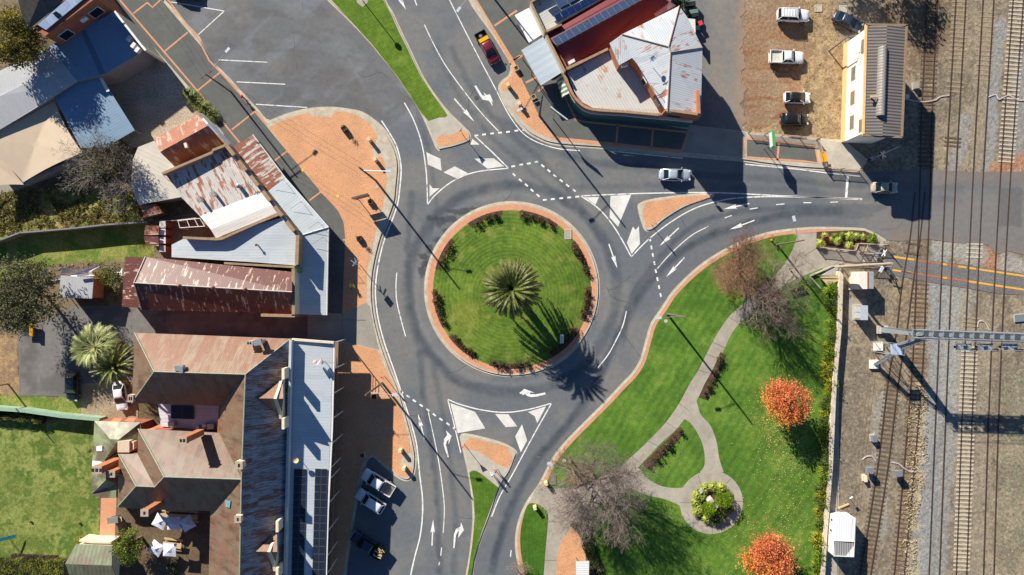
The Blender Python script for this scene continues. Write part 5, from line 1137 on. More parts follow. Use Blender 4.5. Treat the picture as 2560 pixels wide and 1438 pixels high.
# ================================================================ VEGETATION
def foliage_mat(name, rough=.6, trans=.3):
    m, nt, b = nmat(name, rough); a = ND(nt, 'Attribute', attribute_name='Col')
    nt.links.new(a.outputs['Color'], b.inputs['Base Color']); b.inputs['Specular IOR Level'].default_value = .3
    tr = nt.nodes.new('ShaderNodeBsdfTranslucent'); nt.links.new(a.outputs['Color'], tr.inputs[0])
    mx = nt.nodes.new('ShaderNodeMixShader'); mx.inputs[0].default_value = trans
    nt.links.new(b.outputs[0], mx.inputs[1]); nt.links.new(tr.outputs[0], mx.inputs[2]); nt.links.new(mx.outputs[0], nt.nodes['Material Output'].inputs[0])
    return m
m_leaf = foliage_mat('leaves'); m_bark = solid('bark', (132, 112, 96), rough=.95, var=.2, sc=4)
m_barkg = foliage_mat('twig_bark', .9, 0.0)
def mesh_np(name, V, F, C, mat, parent=None, smooth=False):
    me = bpy.data.meshes.new(name); n = len(V); k = F.shape[1]
    me.vertices.add(n); me.vertices.foreach_set('co', V.astype(np.float32).ravel())
    me.loops.add(F.size); me.loops.foreach_set('vertex_index', F.astype(np.int32).ravel())
    me.polygons.add(len(F)); me.polygons.foreach_set('loop_start', np.arange(0, F.size, k, dtype=np.int32)); me.polygons.foreach_set('loop_total', np.full(len(F), k, dtype=np.int32))
    if C is not None:
        at = me.color_attributes.new('Col', 'FLOAT_COLOR', 'POINT'); cc = np.ones((n, 4), np.float32); cc[:, :3] = C; at.data.foreach_set('color', cc.ravel())
    me.materials.append(mat); me.update(calc_edges=True)
    if smooth: me.polygons.foreach_set('use_smooth', [True]*len(F))
    o = bpy.data.objects.new(name, me); COL.objects.link(o)
    if parent is not None: o.parent = parent
    return o
def colpick(cols, t):
    """cols: list of sRGB; t in 0..1 array"""
    L = np.array([lin(c) for c in cols]); x = np.clip(t, 0, .999)*(len(L)-1); i = x.astype(int); f = (x-i)[:, None]
    return L[i]*(1-f)+L[np.minimum(i+1, len(L)-1)]*f
def leafquads(c, size, up=.4, aspect=.55, seed=0):
    r = np.random.default_rng(seed); n = len(c)
    nrm = r.normal(size=(n, 3)); nrm[:, 2] = np.abs(nrm[:, 2])+up; nrm /= np.linalg.norm(nrm, axis=1)[:, None]
    t = r.normal(size=(n, 3)); t -= nrm*(t*nrm).sum(1)[:, None]; t /= np.linalg.norm(t, axis=1)[:, None]; b = np.cross(nrm, t)
    s = (size*r.uniform(.6, 1.35, n))[:, None]
    V = np.stack([c-t*s*.5, c+b*s*aspect*.5, c+t*s*.5, c-b*s*aspect*.5], 1).reshape(-1, 3)
    return V, np.arange(4*n).reshape(n, 4)
def crown(name, blobs, n, size, cols, parent, seed=0, up=.4, shell=.55, clump=1.2, mat=None, loose=.12, tint=None):
    """blobs: (x,y,z,rx,rz) local metres; leaf quads in clumps through their volume"""
    r = np.random.default_rng(seed); tot = sum(b[3]**2*b[4] for b in blobs); PTS = []
    for (x, y, z, rx, rz) in blobs:
        k = max(8, int(n*rx*rx*rz/tot)); d = r.normal(size=(k, 3)); d /= np.linalg.norm(d, axis=1)[:, None]
        rad = (shell+(1-shell)*r.random(k)**.6)
        w = 1+.22*np.sin(d[:, 0]*7+x*3+seed)*np.cos(d[:, 1]*8+y)+.15*np.sin(d[:, 2]*11+d[:, 0]*9)+r.normal(0, loose, k)
        PTS.append(np.array([x, y, z])+d*(rad*w)[:, None]*np.array([rx, rx, rz]))
    c = np.concatenate(PTS); f = fbm(c[:, 0]*clump+seed*9, c[:, 1]*clump+c[:, 2]*.7, seed, 3)
    keep = f > .30+.1*r.random(len(c)); c = c[keep]; f = f[keep]
    V, F = leafquads(c, size, up, seed=seed)
    t = np.clip((f-.3)*1.6+r.normal(0, .13, len(c)), 0, 1)
    C = colpick(cols, t)
    if tint is not None: C = tint(c, C)
    C = np.repeat(C*r.uniform(.8, 1.2, (len(c), 1)), 4, 0)
    return mesh_np(name, V, F, C, mat or m_leaf, parent)
def tubes_np(segs, sides=3):
    A_ = np.array([s[0] for s in segs]); B_ = np.array([s[1] for s in segs]); ra = np.array([s[2] for s in segs]); rb = np.array([s[3] for s in segs])
    ax = B_-A_; ax /= np.linalg.norm(ax, axis=1)[:, None]+1e-9
    ref = np.where(np.abs(ax[:, 2:3]) < .9, np.array([[0, 0, 1.]]), np.array([[1., 0, 0]])); u = np.cross(ax, ref); u /= np.linalg.norm(u, axis=1)[:, None]+1e-9; w = np.cross(ax, u)
    n = len(segs); V = np.zeros((n, 2*sides, 3))
    for k in range(sides):
        a = 2*math.pi*k/sides; o = u*math.cos(a)+w*math.sin(a); V[:, k] = A_+o*ra[:, None]; V[:, sides+k] = B_+o*rb[:, None]
    base = (np.arange(n)*2*sides)[:, None]; F = np.concatenate([base+np.array([[k, (k+1) % sides, sides+(k+1) % sides, sides+k]]) for k in range(sides)], 0)
    return V.reshape(-1, 3), F
def branch_tree(t, h, spread, seed, cols, trunk_h=1.8, r0=.28, depth=6, lean=(0, 0), twig=.9, up=.35, nlimb=6, dens=1.0):
    r = random.Random(seed); segs = []; trunk = []
    def grow(p, d, L, rad, k):
        n = 3 if k > 1 else 2; 
        for i in range(n):
            d = (d+Vector((r.gauss(0, .10), r.gauss(0, .10), r.gauss(0, .07)+.03))).normalized(); q = p+d*L/n; r1 = rad*.86
            segs.append((tuple(p), tuple(q), rad, r1)); p, rad = q, r1
            if k > 0 and i > 0 or k > 2:
                for _ in range(1 if k > 2 else (2 if r.random() < dens else 1)):
                    side = Vector((r.gauss(0, 1), r.gauss(0, 1), r.gauss(.15, .6))).normalized()
                    dd = (d*(.75)+side*.75).normalized()
                    if k > 0: grow(p, dd, L*r.uniform(.55, .78), max(.008, rad*.6), k-1)
        if k > 0: grow(p, (d+Vector((r.gauss(0, .3), r.gauss(0, .3), .1))).normalized(), L*.72, rad*.8, k-1)
        elif twig:
            for _ in range(2):
                dd = (d+Vector((r.gauss(0, .6), r.gauss(0, .6), r.gauss(0, .5)))).normalized(); segs.append((tuple(p), tuple(p+dd*twig*r.uniform(.3, .7)), .016, .008))
    top = Vector((lean[0], lean[1], trunk_h))
    trunk = [((0, 0, -.1), (lean[0]*.3, lean[1]*.3, trunk_h*.5), r0*1.25, r0), ((lean[0]*.3, lean[1]*.3, trunk_h*.5), tuple(top), r0, r0*.9)]
    for i in range(nlimb):
        a = 2*math.pi*(i+r.uniform(-.3, .3))/nlimb; el = r.uniform(.35, .9) if i else 1.4
        d = Vector((math.cos(a)*math.cos(el)*spread, math.sin(a)*math.cos(el)*spread, math.sin(el)*1.0)).normalized()
        grow(top-Vector((0, 0, r.uniform(0, .3))), d, h*r.uniform(.30, .37), r0*.62, depth-2)
    V, F = tubes_np(trunk, 9); mesh_np('trunk', V, F, np.tile(lin((110, 92, 78)), (len(V), 1)), m_barkg, t, True)
    V, F = tubes_np(segs, 3); rr = np.random.default_rng(seed)
    C = np.repeat(colpick(cols, rr.random(len(segs))), 6, 0); return mesh_np('branches', V, F, C, m_barkg, t), len(segs)
def trunkmesh(t, h, r, limbs=(), mat=None):
    mb = MB(); mb.tube((0, 0, -.1), (0, 0, h*.5), r*1.25, r, 9); mb.tube((0, 0, h*.5), (0, 0, h), r, r*.7, 9)
    for l in limbs: mb.tube((0, 0, h*.8), l, r*.5, r*.16, 6)
    return mb.build('trunk', mat or m_bark, t, local=True, smooth=False)
def leafy(name, label, px, py, zc, R, cols, n=5000, size=.28, seed=1, nblob=9, flat=.75, cat='tree', trunk_r=.22, group=None, tint=None, loose=.12, shell=.5):
    """px,py: crown centre as seen at height zc"""
    c = P(px, py, zc); t = thing(name, label, cat, (c.x, c.y, 0), 0, group); r = random.Random(seed); bl = [(0, 0, zc, R*.62, R*flat*.62)]
    for i in range(nblob):
        a = 2*math.pi*i/nblob+r.uniform(-.3, .3); d = R*r.uniform(.42, .66); bl.append((d*math.cos(a), d*math.sin(a), zc+r.uniform(-.35, .35)*R*flat, R*r.uniform(.34, .48), R*flat*r.uniform(.34, .5)))
    crown('crown', bl, n, size, cols, t, seed, tint=tint, loose=loose, shell=shell)
    trunkmesh(t, zc-R*flat*.3, trunk_r, [(b[0]*.8, b[1]*.8, b[2]) for b in bl[1:]])
    return t
# bare trees in the park
def bare(label, px, py, h, spread, seed, cols, **k):
    c = P(px, py, 0); t = thing('bare_tree', label, 'tree', (c.x, c.y, .15)); o, n = branch_tree(t, h, spread, seed, cols, **k); return t
GREYT = [(128, 112, 104), (160, 142, 132), (176, 160, 150)]
t1 = bare('leafless tree with reddish brown twigs at the top end of the park path', 1836, 670, 7.6, 1.15, 3, [(112, 84, 70), (140, 106, 88), (160, 128, 108)], depth=7, r0=.2, nlimb=7, dens=.2)
t2 = bare('leafless grey tree standing beside the path south of the reddish brown one', 1900, 748, 8.0, 1.0, 11, [(104, 90, 80), (134, 118, 108), (156, 140, 128)], depth=6, r0=.28, nlimb=7, dens=.7, lean=(.3, -.3))
t3 = bare('largest leafless tree, its wide grey crown over the paths at the park corner', 1476, 1180, 10.5, 1.15, 5, [(104, 92, 86), (134, 120, 112), (158, 144, 136)], depth=7, r0=.36, nlimb=10, dens=.5, lean=(.5, -.6), trunk_h=2.6)
t4 = bare('small leafless tree with few thin white twigs on the weedy lot', 318, 498, 4.2, 1.3, 9, [(150, 140, 130), (190, 182, 172)], depth=5, r0=.1, nlimb=5, trunk_h=.6)
t5 = bare('small bare tree cut by the bottom edge beside the park lawn', 1298, 1430, 3.2, 1.3, 19, [(150, 126, 110), (176, 156, 140)], depth=5, r0=.09, nlimb=6, trunk_h=.5)
t6 = bare('thin leafless sapling over the path fork at the top of the park', 1972, 672, 4.6, 1.3, 23, GREYT, depth=5, r0=.09, nlimb=5, trunk_h=1.)
# autumn trees
AUT = [(188, 98, 64), (214, 118, 78), (226, 140, 96), (230, 156, 92), (232, 180, 100)]
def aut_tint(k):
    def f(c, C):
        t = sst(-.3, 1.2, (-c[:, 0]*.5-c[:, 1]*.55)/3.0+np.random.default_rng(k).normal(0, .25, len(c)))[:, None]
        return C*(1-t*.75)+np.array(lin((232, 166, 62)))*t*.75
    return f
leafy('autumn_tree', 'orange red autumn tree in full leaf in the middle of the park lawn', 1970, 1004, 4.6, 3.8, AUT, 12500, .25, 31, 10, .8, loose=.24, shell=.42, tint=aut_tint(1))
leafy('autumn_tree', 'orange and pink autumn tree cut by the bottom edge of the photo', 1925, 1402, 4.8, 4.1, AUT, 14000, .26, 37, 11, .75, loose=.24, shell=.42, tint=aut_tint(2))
# other trees
leafy('leafy_tree', 'tall yellow green tree at the far top left corner', 28, 98, 8.2, 4.3, [(84, 80, 34), (124, 116, 46), (156, 142, 52), (196, 166, 48)], 15000, .3, 41, 11, .8, loose=.14)
leafy('leafy_tree', 'wide olive grey tree spreading over the back lane', 45, 742, 6.2, 6.0, [(62, 64, 40), (96, 98, 64), (124, 124, 86), (142, 140, 104)], 19000, .29, 43, 14, .6, loose=.2)
leafy('leafy_tree', 'round citrus green tree in the hotel courtyard beside the white umbrellas', 322, 1364, 3.4, 2.6, [(40, 52, 20), (98, 116, 40), (138, 150, 50), (168, 170, 62)], 5500, .24, 47, 9, .8)
t = leafy('leafy_tree', 'dark tree tangled with grey dead twigs above the cream roof', 252, 412, 5.2, 4.0, [(38, 38, 26), (72, 68, 44), (104, 98, 60), (130, 120, 66)], 4500, .26, 53, 10, .6, loose=.28, shell=.3)
tt = bpy.data.objects.new('tmp', None); branch_tree(t, 8.0, 1.4, 77, [(104, 96, 88), (150, 142, 132), (180, 170, 160)], trunk_h=2.2, r0=.2, depth=6, nlimb=7, dens=.6)
leafy('leafy_tree', 'broad tree beyond the top edge shading the tracks beside the signal box', 2244, -146, 6, 3.8, [(60, 66, 36), (104, 110, 58), (130, 132, 80)], 3500, .36, 57, 9, .7)
leafy('leafy_tree', 'added tree beyond the top edge, casting a roof shadow beside the slate sedan', 2118, -152, 6, 3.6, [(60, 66, 36), (104, 110, 58), (130, 132, 80)], 2800, .36, 58, 9, .7)  # unseen tree added to cast the shadow of an out-of-frame building
leafy('shrub', 'leafy shrub beside the west end of the rusty gabled roof', 278, 694, 1.4, 1.7, [(60, 70, 34), (112, 122, 54), (146, 150, 76)], 1600, .22, 59, 6, .7, cat='shrub', trunk_r=.08)
leafy('shrub', 'dark green bush at the top behind the corner store', 1702, 0, 1.4, 1.2, [(30, 50, 30), (66, 90, 56), (96, 120, 80)], 900, .2, 61, 5, .8, cat='shrub', trunk_r=.06)
leafy('shrub', 'yellow green clipped bush at the corner of the hotel lawn', 202, 1350, 1.2, 1.0, [(90, 96, 30), (140, 140, 46), (176, 164, 60)], 900, .17, 63, 5, .8, cat='shrub', trunk_r=.05)
leafy('shrub', 'small grey green shrub on the edge of the hotel lawn by the annex', 223, 1128, .6, .6, [(90, 100, 60), (140, 146, 96)], 250, .16, 65, 4, .7, cat='shrub', trunk_r=.04)
leafy('shrub', 'dark leafy shrub on the courtyard soil at the bottom edge', 428, 1422, .7, .95, [(34, 50, 30), (72, 92, 56)], 500, .2, 67, 5, .7, cat='shrub', trunk_r=.04)
leafy('shrub', 'round clipped green shrub at the tip of the park brick area', 1434, 1312, .9, .75, [(40, 60, 22), (84, 104, 40)], 500, .14, 69, 5, .9, cat='shrub', trunk_r=.05)
leafy('shrub', 'grey leafed shrub against the white ribbed shelter roof', 1488, 1424, 1.0, 1.3, [(92, 88, 66), (136, 128, 100), (160, 150, 122)], 900, .17, 71, 6, .8, cat='shrub', trunk_r=.05)
def hedge(name, label, pl, w, h, cols, n, size=.16, seed=5, group=None):
    a, b = xy(*pl[0], h), xy(*pl[-1], h); c = ((a[0]+b[0])/2, (a[1]+b[1])/2); t = thing(name, label, 'hedge', (*c, 0), 0, group); r = np.random.default_rng(seed)
    W = np.array([xy(*p, h) for p in pl]); L = np.hypot(*(W[1:]-W[:-1]).T); s = r.random(n)*L.sum(); cs = np.concatenate([[0], np.cumsum(L)]); i = np.clip(np.searchsorted(cs, s)-1, 0, len(L)-1); f = ((s-cs[i])/L[i])[:, None]
    p = W[i]*(1-f)+W[i+1]*f; d = (W[i+1]-W[i])/L[i][:, None]; nn = np.stack([-d[:, 1], d[:, 0]], 1)
    k = r.random(n); off = np.where(k < .6, r.uniform(-.5, .5, n), np.sign(r.normal(size=n))*.5)*w*(1+.12*np.sin(s*2.3)+r.normal(0, .06, n)); z = np.where(k < .6, h*(1+.05*np.sin(s*3)+r.normal(0, .04, n)), r.uniform(.05, h, n))
    q = np.concatenate([p+nn*off[:, None]-np.array(c), z[:, None]], 1); V, F = leafquads(q, size, .5, seed=seed); tcol = fbm(q[:, 0]*1.5+9, q[:, 1]*1.5, seed, 3); C = np.repeat(colpick(cols, np.clip((tcol-.3)*2+r.normal(0, .15, n), 0, 1)), 4, 0)
    mesh_np('foliage', V, F, C, m_leaf, t)
    mb = MB(); Lp, Rp = offs([tuple(x) for x in W], w*.42), offs([tuple(x) for x in W], -w*.42)
    for j in range(len(W)-1): mb.prism([Lp[j], Lp[j+1], Rp[j+1], Rp[j]], 0, h*.88)
    mb.build('twiggy_core', solid('hedge_core', (40, 42, 26), var=.3, sc=5), t)
    return t
hedge('hedge', 'dark green clipped hedge beside the park brick area', [(1452, 1310), (1466, 1350), (1480, 1400), (1492, 1470)], 1.5, 1.3, [(34, 44, 22), (70, 82, 38), (100, 104, 52)], 4200, .15, 5)
hedge('hedge', 'yellow green hedge along the bottom of the hotel lawn', [(-60, 1422), (40, 1418), (160, 1420)], 2.1, 1.2, [(70, 80, 24), (128, 134, 44), (164, 160, 60)], 6500, .18, 6)
hedge('hedge', 'short shaded hedge against the green fence of the hotel lawn', [(-60, 1040), (30, 1044), (104, 1052)], 1.0, 1.1, [(60, 62, 30), (110, 112, 50), (150, 140, 64)], 3000, .17, 7)
hedge('hedge', 'low brown lavender border between the lawn and the bottom hedge', [(26, 1392), (140, 1396)], .7, .45, [(86, 70, 62), (120, 98, 88), (140, 120, 104)], 1500, .13, 8)
# phoenix palm -----------------------------------------------------------
m_frond = foliage_mat('palm_frond', .45, .2)
def palm(name, label, px, py, zc, R, nf, cols, seed, leaf=.42, fruit=None, trunk_r=.42, droop=1.0, fan=False):
    c = P(px, py, zc); t = thing(name, label, 'palm tree', (c.x, c.y, 0)); r = random.Random(seed); V = []; C = []; F = []; ctr = Vector((0, 0, zc))
    cc = [np.array(lin(x)) for x in cols]
    def quad(a, b, c_, d, col):
        i = len(V); V.extend([a, b, c_, d]); C.extend([col]*4); F.append((i, i+1, i+2, i+3))
    for i in range(nf):
        az = i*2.39996+r.uniform(-.12, .12); k = i/nf; el = math.radians(78-88*k+r.uniform(-7, 7)); L = R*(1.02+.22*math.cos(el))*r.uniform(.88, 1.08)
        d = Vector((math.cos(az)*math.cos(el), math.sin(az)*math.cos(el), math.sin(el))); p = ctr+d*.25; ns = 14 if fan else 22; base = cc[0]*(1-k)+cc[1]*k; base = base*r.uniform(.75, 1.25); tipc = cc[2]
        side = Vector((-math.sin(az), math.cos(az), 0)); twist = r.uniform(-.5, .5)
        for s in range(ns):
            f = s/ns; d = (d+Vector((0, 0, -(.075+.05*droop)*(.5+f*1.1)*14/ns))).normalized(); q = p+d*L/ns
            upv = side.cross(d).normalized(); upv = upv if upv.z > 0 else -upv
            col = base*(1-f*.6)+tipc*(f*.6)
            w = .045*(1-f)+.012
            quad(p-side*w, p+side*w, q+side*w*.8, q-side*w*.8, cc[2]*.9)
            if fan and f < .45: p = q; continue
            ll = leaf*(math.sin(min(1, f*1.6+.22)*math.pi/2))*(1-.55*f**2)*(1.7 if fan else 1)
            for sg in (-1, 1):
                for h_ in (0, .5) if not fan else (0, .33, .66):
                    o = p.lerp(q, h_); sd = (side*sg*(.75 if not fan else .9*(1-f*.3))+upv*(.42 if not fan else .1)+d*(.65 if not fan else .5+f)+Vector((0, 0, r.gauss(-.05, .12)))+side*twist*.2).normalized()*ll*r.uniform(.8, 1.15); wv = d*.115 if not fan else d*.08
                    cl_ = col*r.uniform(.7, 1.3); quad(o-wv*.5, o+wv*.6, o+sd+wv*.15, o+sd*.98-wv*.1, cl_)
            p = q
    mesh_np('fronds', np.array([tuple(v) for v in V]), np.array(F), np.array(C), m_frond, t)
    mb = MB(); prof = []
    for i in range(22): prof.append((trunk_r*(1.15 if i % 2 else .96)*(1+.25*max(0, .15-i/21)*5), -.1+i*(zc-.2)/21))
    mb.lathe(prof, (0, 0, 0), 12); mb.lathe([(trunk_r*1.5, zc-.7), (trunk_r*1.7, zc-.2), (trunk_r*.8, zc+.2), (.05, zc+.35)], (0, 0, 0), 12); mb.build('trunk', m_bark, t, local=True)
    if fruit:
        V2 = []; rr = np.random.default_rng(seed); mb = MB()
        for i in range(fruit[1]):
            az = rr.uniform(0, 6.28) if len(fruit) < 3 else fruit[2]+rr.normal(0, .22); 
            for j in range(14): 
                e = rr.uniform(.5, 1.9); V2.append((math.cos(az+rr.normal(0, .12))*e, math.sin(az+rr.normal(0, .12))*e, zc+.35+rr.uniform(0, .25)-e*.06))
        Vq, Fq = leafquads(np.array(V2), .24, .5, .5, seed); mesh_np('fruit_stalks', Vq, Fq, np.tile(lin(fruit[0]), (len(Vq), 1))*np.repeat(rr.uniform(.7, 1.2, (len(V2), 1)), 4, 0), m_leaf, t)
    return t
palm('phoenix_palm', 'large date palm in the middle of the roundabout lawn', 1279, 722, 6.9, 3.85, 150, [(88, 110, 50), (40, 58, 24), (136, 130, 74)], 5, leaf=.5, trunk_r=.5, fruit=((206, 120, 54), 12))
palm('fan_palm', 'pale fan palm with round leaf tips beside the hotel back lane', 240, 868, 6.2, 2.7, 46, [(150, 164, 96), (120, 134, 78), (206, 206, 140)], 8, leaf=.62, droop=.3, fan=True, trunk_r=.3)
palm('date_palm', 'dark feathery palm with orange fruit stalks over the parked white car', 292, 914, 5.4, 3.0, 60, [(108, 122, 62), (70, 84, 40), (160, 156, 86)], 12, fruit=((232, 160, 30), 9, 1.3), trunk_r=.32)
# roses in beds -----------------------------------------------------------
def blades(n, R, h, cols, seed, parent, name='blades', wd=.05, droop=.6):
    r = np.random.default_rng(seed); V = []; F = []; C = []; cs = [np.array(lin(c)) for c in cols]
    for i in range(n):
        a = r.uniform(0, 6.28); L = r.uniform(.5, 1)*R; hh = h*r.uniform(.6, 1.1); b0 = np.array([math.cos(a), math.sin(a), 0])*R*.12*r.random(); dr = np.array([math.cos(a), math.sin(a), 0]); sd = np.array([-math.sin(a), math.cos(a), 0])*wd
        p = [b0, b0+dr*L*.45+[0, 0, hh], b0+dr*L+[0, 0, hh*(1-droop*r.random())]]; col = cs[r.integers(len(cs))]*r.uniform(.75, 1.2)
        for j in range(2):
            w0, w1 = (1, .8) if j == 0 else (.8, .15); k = len(V); V += [p[j]-sd*w0, p[j]+sd*w0, p[j+1]+sd*w1, p[j+1]-sd*w1]; F.append((k, k+1, k+2, k+3)); C += [col]*4
    return mesh_np(name, np.array(V), np.array(F), np.array(C), m_leaf, parent)
def rose(seed, red=(170, 40, 44)):
    t = thing('rose_bush', 'rose bush', 'rose bush'); r = np.random.default_rng(seed)
    crown('foliage', [(0, 0, .5, .45, .35), (.25, .1, .45, .3, .25), (-.2, -.2, .4, .3, .25), (0, .28, .6, .25, .25)], 190, .17, [(44, 46, 24), (78, 78, 40), (108, 100, 54), (116, 84, 54)], t, seed, shell=.2, loose=.25, tint=lambda c, C: np.where((r.random(len(c)) > .95)[:, None], np.array(lin(red)), C))
    V, F = tubes_np([((0, 0, 0), (r.normal(0, .2), r.normal(0, .2), .7), .02, .01) for _ in range(7)]); mesh_np('stems', V, F, np.tile(lin((96, 74, 50)), (len(V), 1)), m_barkg, t)
    return t
ROSES = [rose(101), rose(102, (196, 60, 60)), rose(103, (150, 30, 50)), rose(104, (200, 90, 100))]; used = [False]*4
def place_rose(px, py, z, label, group, seed):
    r = random.Random(seed); k = r.randrange(4); c = P(px, py, z); s = r.uniform(.85, 1.25)
    if not used[k]: o = ROSES[k]; used[k] = True; o.location = (c.x, c.y, z); o.rotation_euler = (0, 0, r.uniform(0, 6)); o['label'] = label; o['group'] = group; o.scale = (s, s, s)
    else: dup(ROSES[k], (c.x, c.y, z), r.uniform(0, 6), label, group, (s, s, s))
def bed(name, poly, z, line_, n, where, seed):
    slab('garden_bed', poly, z-.2, z, m_mulch, 'structure')
    W = line_; L = [math.dist(a, b) for a, b in zip(W[:-1], W[1:])]; T = sum(L); r = random.Random(seed)
    for i in range(n):
        s = T*(i+.5)/n+r.uniform(-.2, .2)*T/n; j = 0
        while s > L[j] and j < len(L)-1: s -= L[j]; j += 1
        p = lrp(W[j], W[j+1], s/L[j]); place_rose(p[0]+r.uniform(-2.5, 2.5), p[1]+r.uniform(-2.5, 2.5), z, 'rose bush in the mulch bed '+where, 'rose bushes', seed*50+i)
def ringseg(r0, r1, a0, a1, n=10): return arc(1280, 723, r1, a0, a1, n)+arc(1280, 723, r0, a1, a0, n)
for a0, a1, where, n, ins in ((236, 263, 'at the upper left of the roundabout lawn', 7, 24), (276, 305, 'at the upper right of the roundabout lawn', 8, 24), (322, 350, 'right of the lawn below the concrete lid', 7, 22),
                         (358, 384, 'at the right edge below the east road', 6, 23), (31, 61, 'behind the white plaque on the roundabout', 7, 24), (76, 107, 'at the bottom of the roundabout lawn', 7, 22),
                         (118, 143, 'at the lower left of the roundabout lawn', 7, 21), (151, 180, 'left of the yellowed roundabout grass', 8, 20), (195, 220, 'crossed by the lamp pole shadow', 7, 23)):
    bed('b', ringseg(197-ins, 198, a0, a1), .26, arc(1280, 723, 198-ins*.45, a0+1.5, a1-1.5, 8), n, where, int(a0))
bed('b', [(1800, 880), (1813, 886), (1806, 915), (1792, 945), (1768, 1000), (1746, 992), (1760, 960), (1780, 925)], .25, [(1803, 890), (1790, 925), (1776, 955), (1760, 990)], 9, 'on the east side of the curving park path', 7)
bed('b', [(1700, 1066), (1710, 1078), (1690, 1105), (1655, 1140), (1625, 1176), (1604, 1160), (1640, 1125), (1675, 1090)], .25, [(1700, 1075), (1675, 1105), (1648, 1135), (1618, 1165)], 10, 'inside the small grass triangle by the round plaza', 8)
# spiky clumps and shrubs
def clump(seed, cols, R=.8, h=.55, n=150, name='tussock', label='x', cat='plant', wd=.06):
    t = thing(name, label, cat); blades(n, R, h, cols, seed, t, wd=wd); blades(n//2, R*.55, h*1.2, cols, seed+1, t, name='inner_blades', wd=wd); return t
LIME = [(196, 204, 96), (168, 184, 70), (128, 150, 48), (220, 216, 130)]
GREENB = [(120, 146, 40), (88, 116, 30), (150, 170, 60)]
def copies(root, lst, z, label, group=None, z0=.2):
    first = True
    for i, (px, py, s) in enumerate(lst):
        c = P(px, py, z); lb = label[i] if isinstance(label, (list, tuple)) else label
        if first: root.location = (c.x, c.y, z0); root.scale = (s, s, s); root['label'] = lb; first = False; 
        else: dup(root, (c.x, c.y, z0), i*1.7, lb, group, (s, s, s))
        if group: root['group'] = group
copies(clump(201, [(150, 158, 84), (112, 124, 58), (176, 176, 110), (96, 104, 50)], 1.3, .8, 170, 'tussock_grass'), [(470, 232, .9), (484, 245, 1.1), (498, 260, 1.0), (512, 270, 1.1), (526, 283, .9), (536, 292, .8)], .8, 'tussock of long green grass in the strip beside the angled footpath', 'tussocks beside the footpath')
PB = [(2040, 580), (2130, 576), (2160, 578), (2184, 588), (2190, 604), (2186, 612), (2148, 612), (2140, 626), (2060, 614), (2040, 622)]
slab('garden_bed', PB, 0, .3, m_mulch, 'structure')
copies(clump(211, LIME, .72, .55, 150, 'grass_clump'), [(2051, 609, 1.2), (2061, 590, .9), (2078, 600, .8), (2094, 602, 1.1), (2124, 590, 1.2), (2141, 591, .9), (2124, 614, 1.1), (2158, 592, .8)], .6, ['large lime grass clump at the left corner of the crossing planter', 'lime grass clump above the left red bush in the crossing planter', 'lime grass clump just right of the left red bush', 'lime grass clump left of the right red bush', 'widest lime grass clump at the top middle of the crossing planter', 'lime grass clump right of the widest one in the crossing planter', 'lime grass clump against the planter fence below the right red bush', 'small green clump between the lime clumps and the yellow green one'], None, .3)
copies(clump(213, GREENB, .8, .6, 170, 'grass_clump'), [(2180, 597, 1.15), (2088, 590, .7), (2106, 588, .7)], .6, ['yellow green clump at the right end of the crossing planter', 'dull small plant behind the lime clumps in the crossing planter, left one', 'dull small plant behind the right red bush in the crossing planter'], None, .3)
def ball(label, px, py, z, R, cols, n, seed, size=.12, flat=.8, cat='shrub', name='shrub', z0=.2):
    c = P(px, py, z); t = thing(name, label, cat, (c.x, c.y, 0)); r = random.Random(seed); bl = [(0, 0, R*flat*.6+z0, R*.75, R*flat*.7)]+[(R*.5*math.cos(i*1.25), R*.5*math.sin(i*1.25), R*flat*.55+z0, R*.52, R*flat*.5) for i in range(5)]
    crown('foliage', bl, n, size, cols, t, seed, up=.6, shell=.7, loose=.05)
    mb = MB(); mb.tube((0, 0, 0), (0, 0, R*flat*.6), .06, .05, 6); mb.build('stem', m_bark, t, local=True); return t
RED = [(80, 20, 34), (140, 36, 54), (172, 56, 72)]
ball('round crimson bush near the left end of the crossing planter', 2067, 599, .9, .6, RED, 900, 221, z0=.45)
ball('round crimson bush near the middle of the crossing planter', 2114, 598, .9, .7, RED, 1000, 222, z0=.45)
slab('garden_bed', circ(50, 40, (1779, 1256)), .15, .3, m_mulch, 'structure')
copies(clump(231, LIME, .85, .6, 190, 'grass_clump'), [(1760, 1221, 1.1), (1782, 1215, 1.1), (1801, 1219, 1.2), (1742, 1238, 1.1), (1738, 1256, 1.0), (1742, 1278, 1.1), (1766, 1297, 1.0), (1754, 1243, .9), (1746, 1268, .9)], .6, 'yellow variegated grass clump ringing the statue bed in the round plaza', 'grass clumps round the statue', .3)
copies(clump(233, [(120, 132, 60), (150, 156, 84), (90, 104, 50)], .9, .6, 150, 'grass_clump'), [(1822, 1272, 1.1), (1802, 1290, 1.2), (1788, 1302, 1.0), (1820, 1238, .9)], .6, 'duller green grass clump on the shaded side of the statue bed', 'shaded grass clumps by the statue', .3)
GG = [(84, 112, 14), (120, 150, 22), (150, 176, 34), (182, 190, 56)]
ball('larger bright green rounded shrub right of the statue', 1810, 1247, 1.9, 1.5, GG, 4200, 241, .14, 1.0, z0=1.0)
ball('smaller bright green rounded shrub left of the statue', 1772, 1272, 1.5, 1.2, GG, 3400, 243, .14, 1.0, z0=.9)
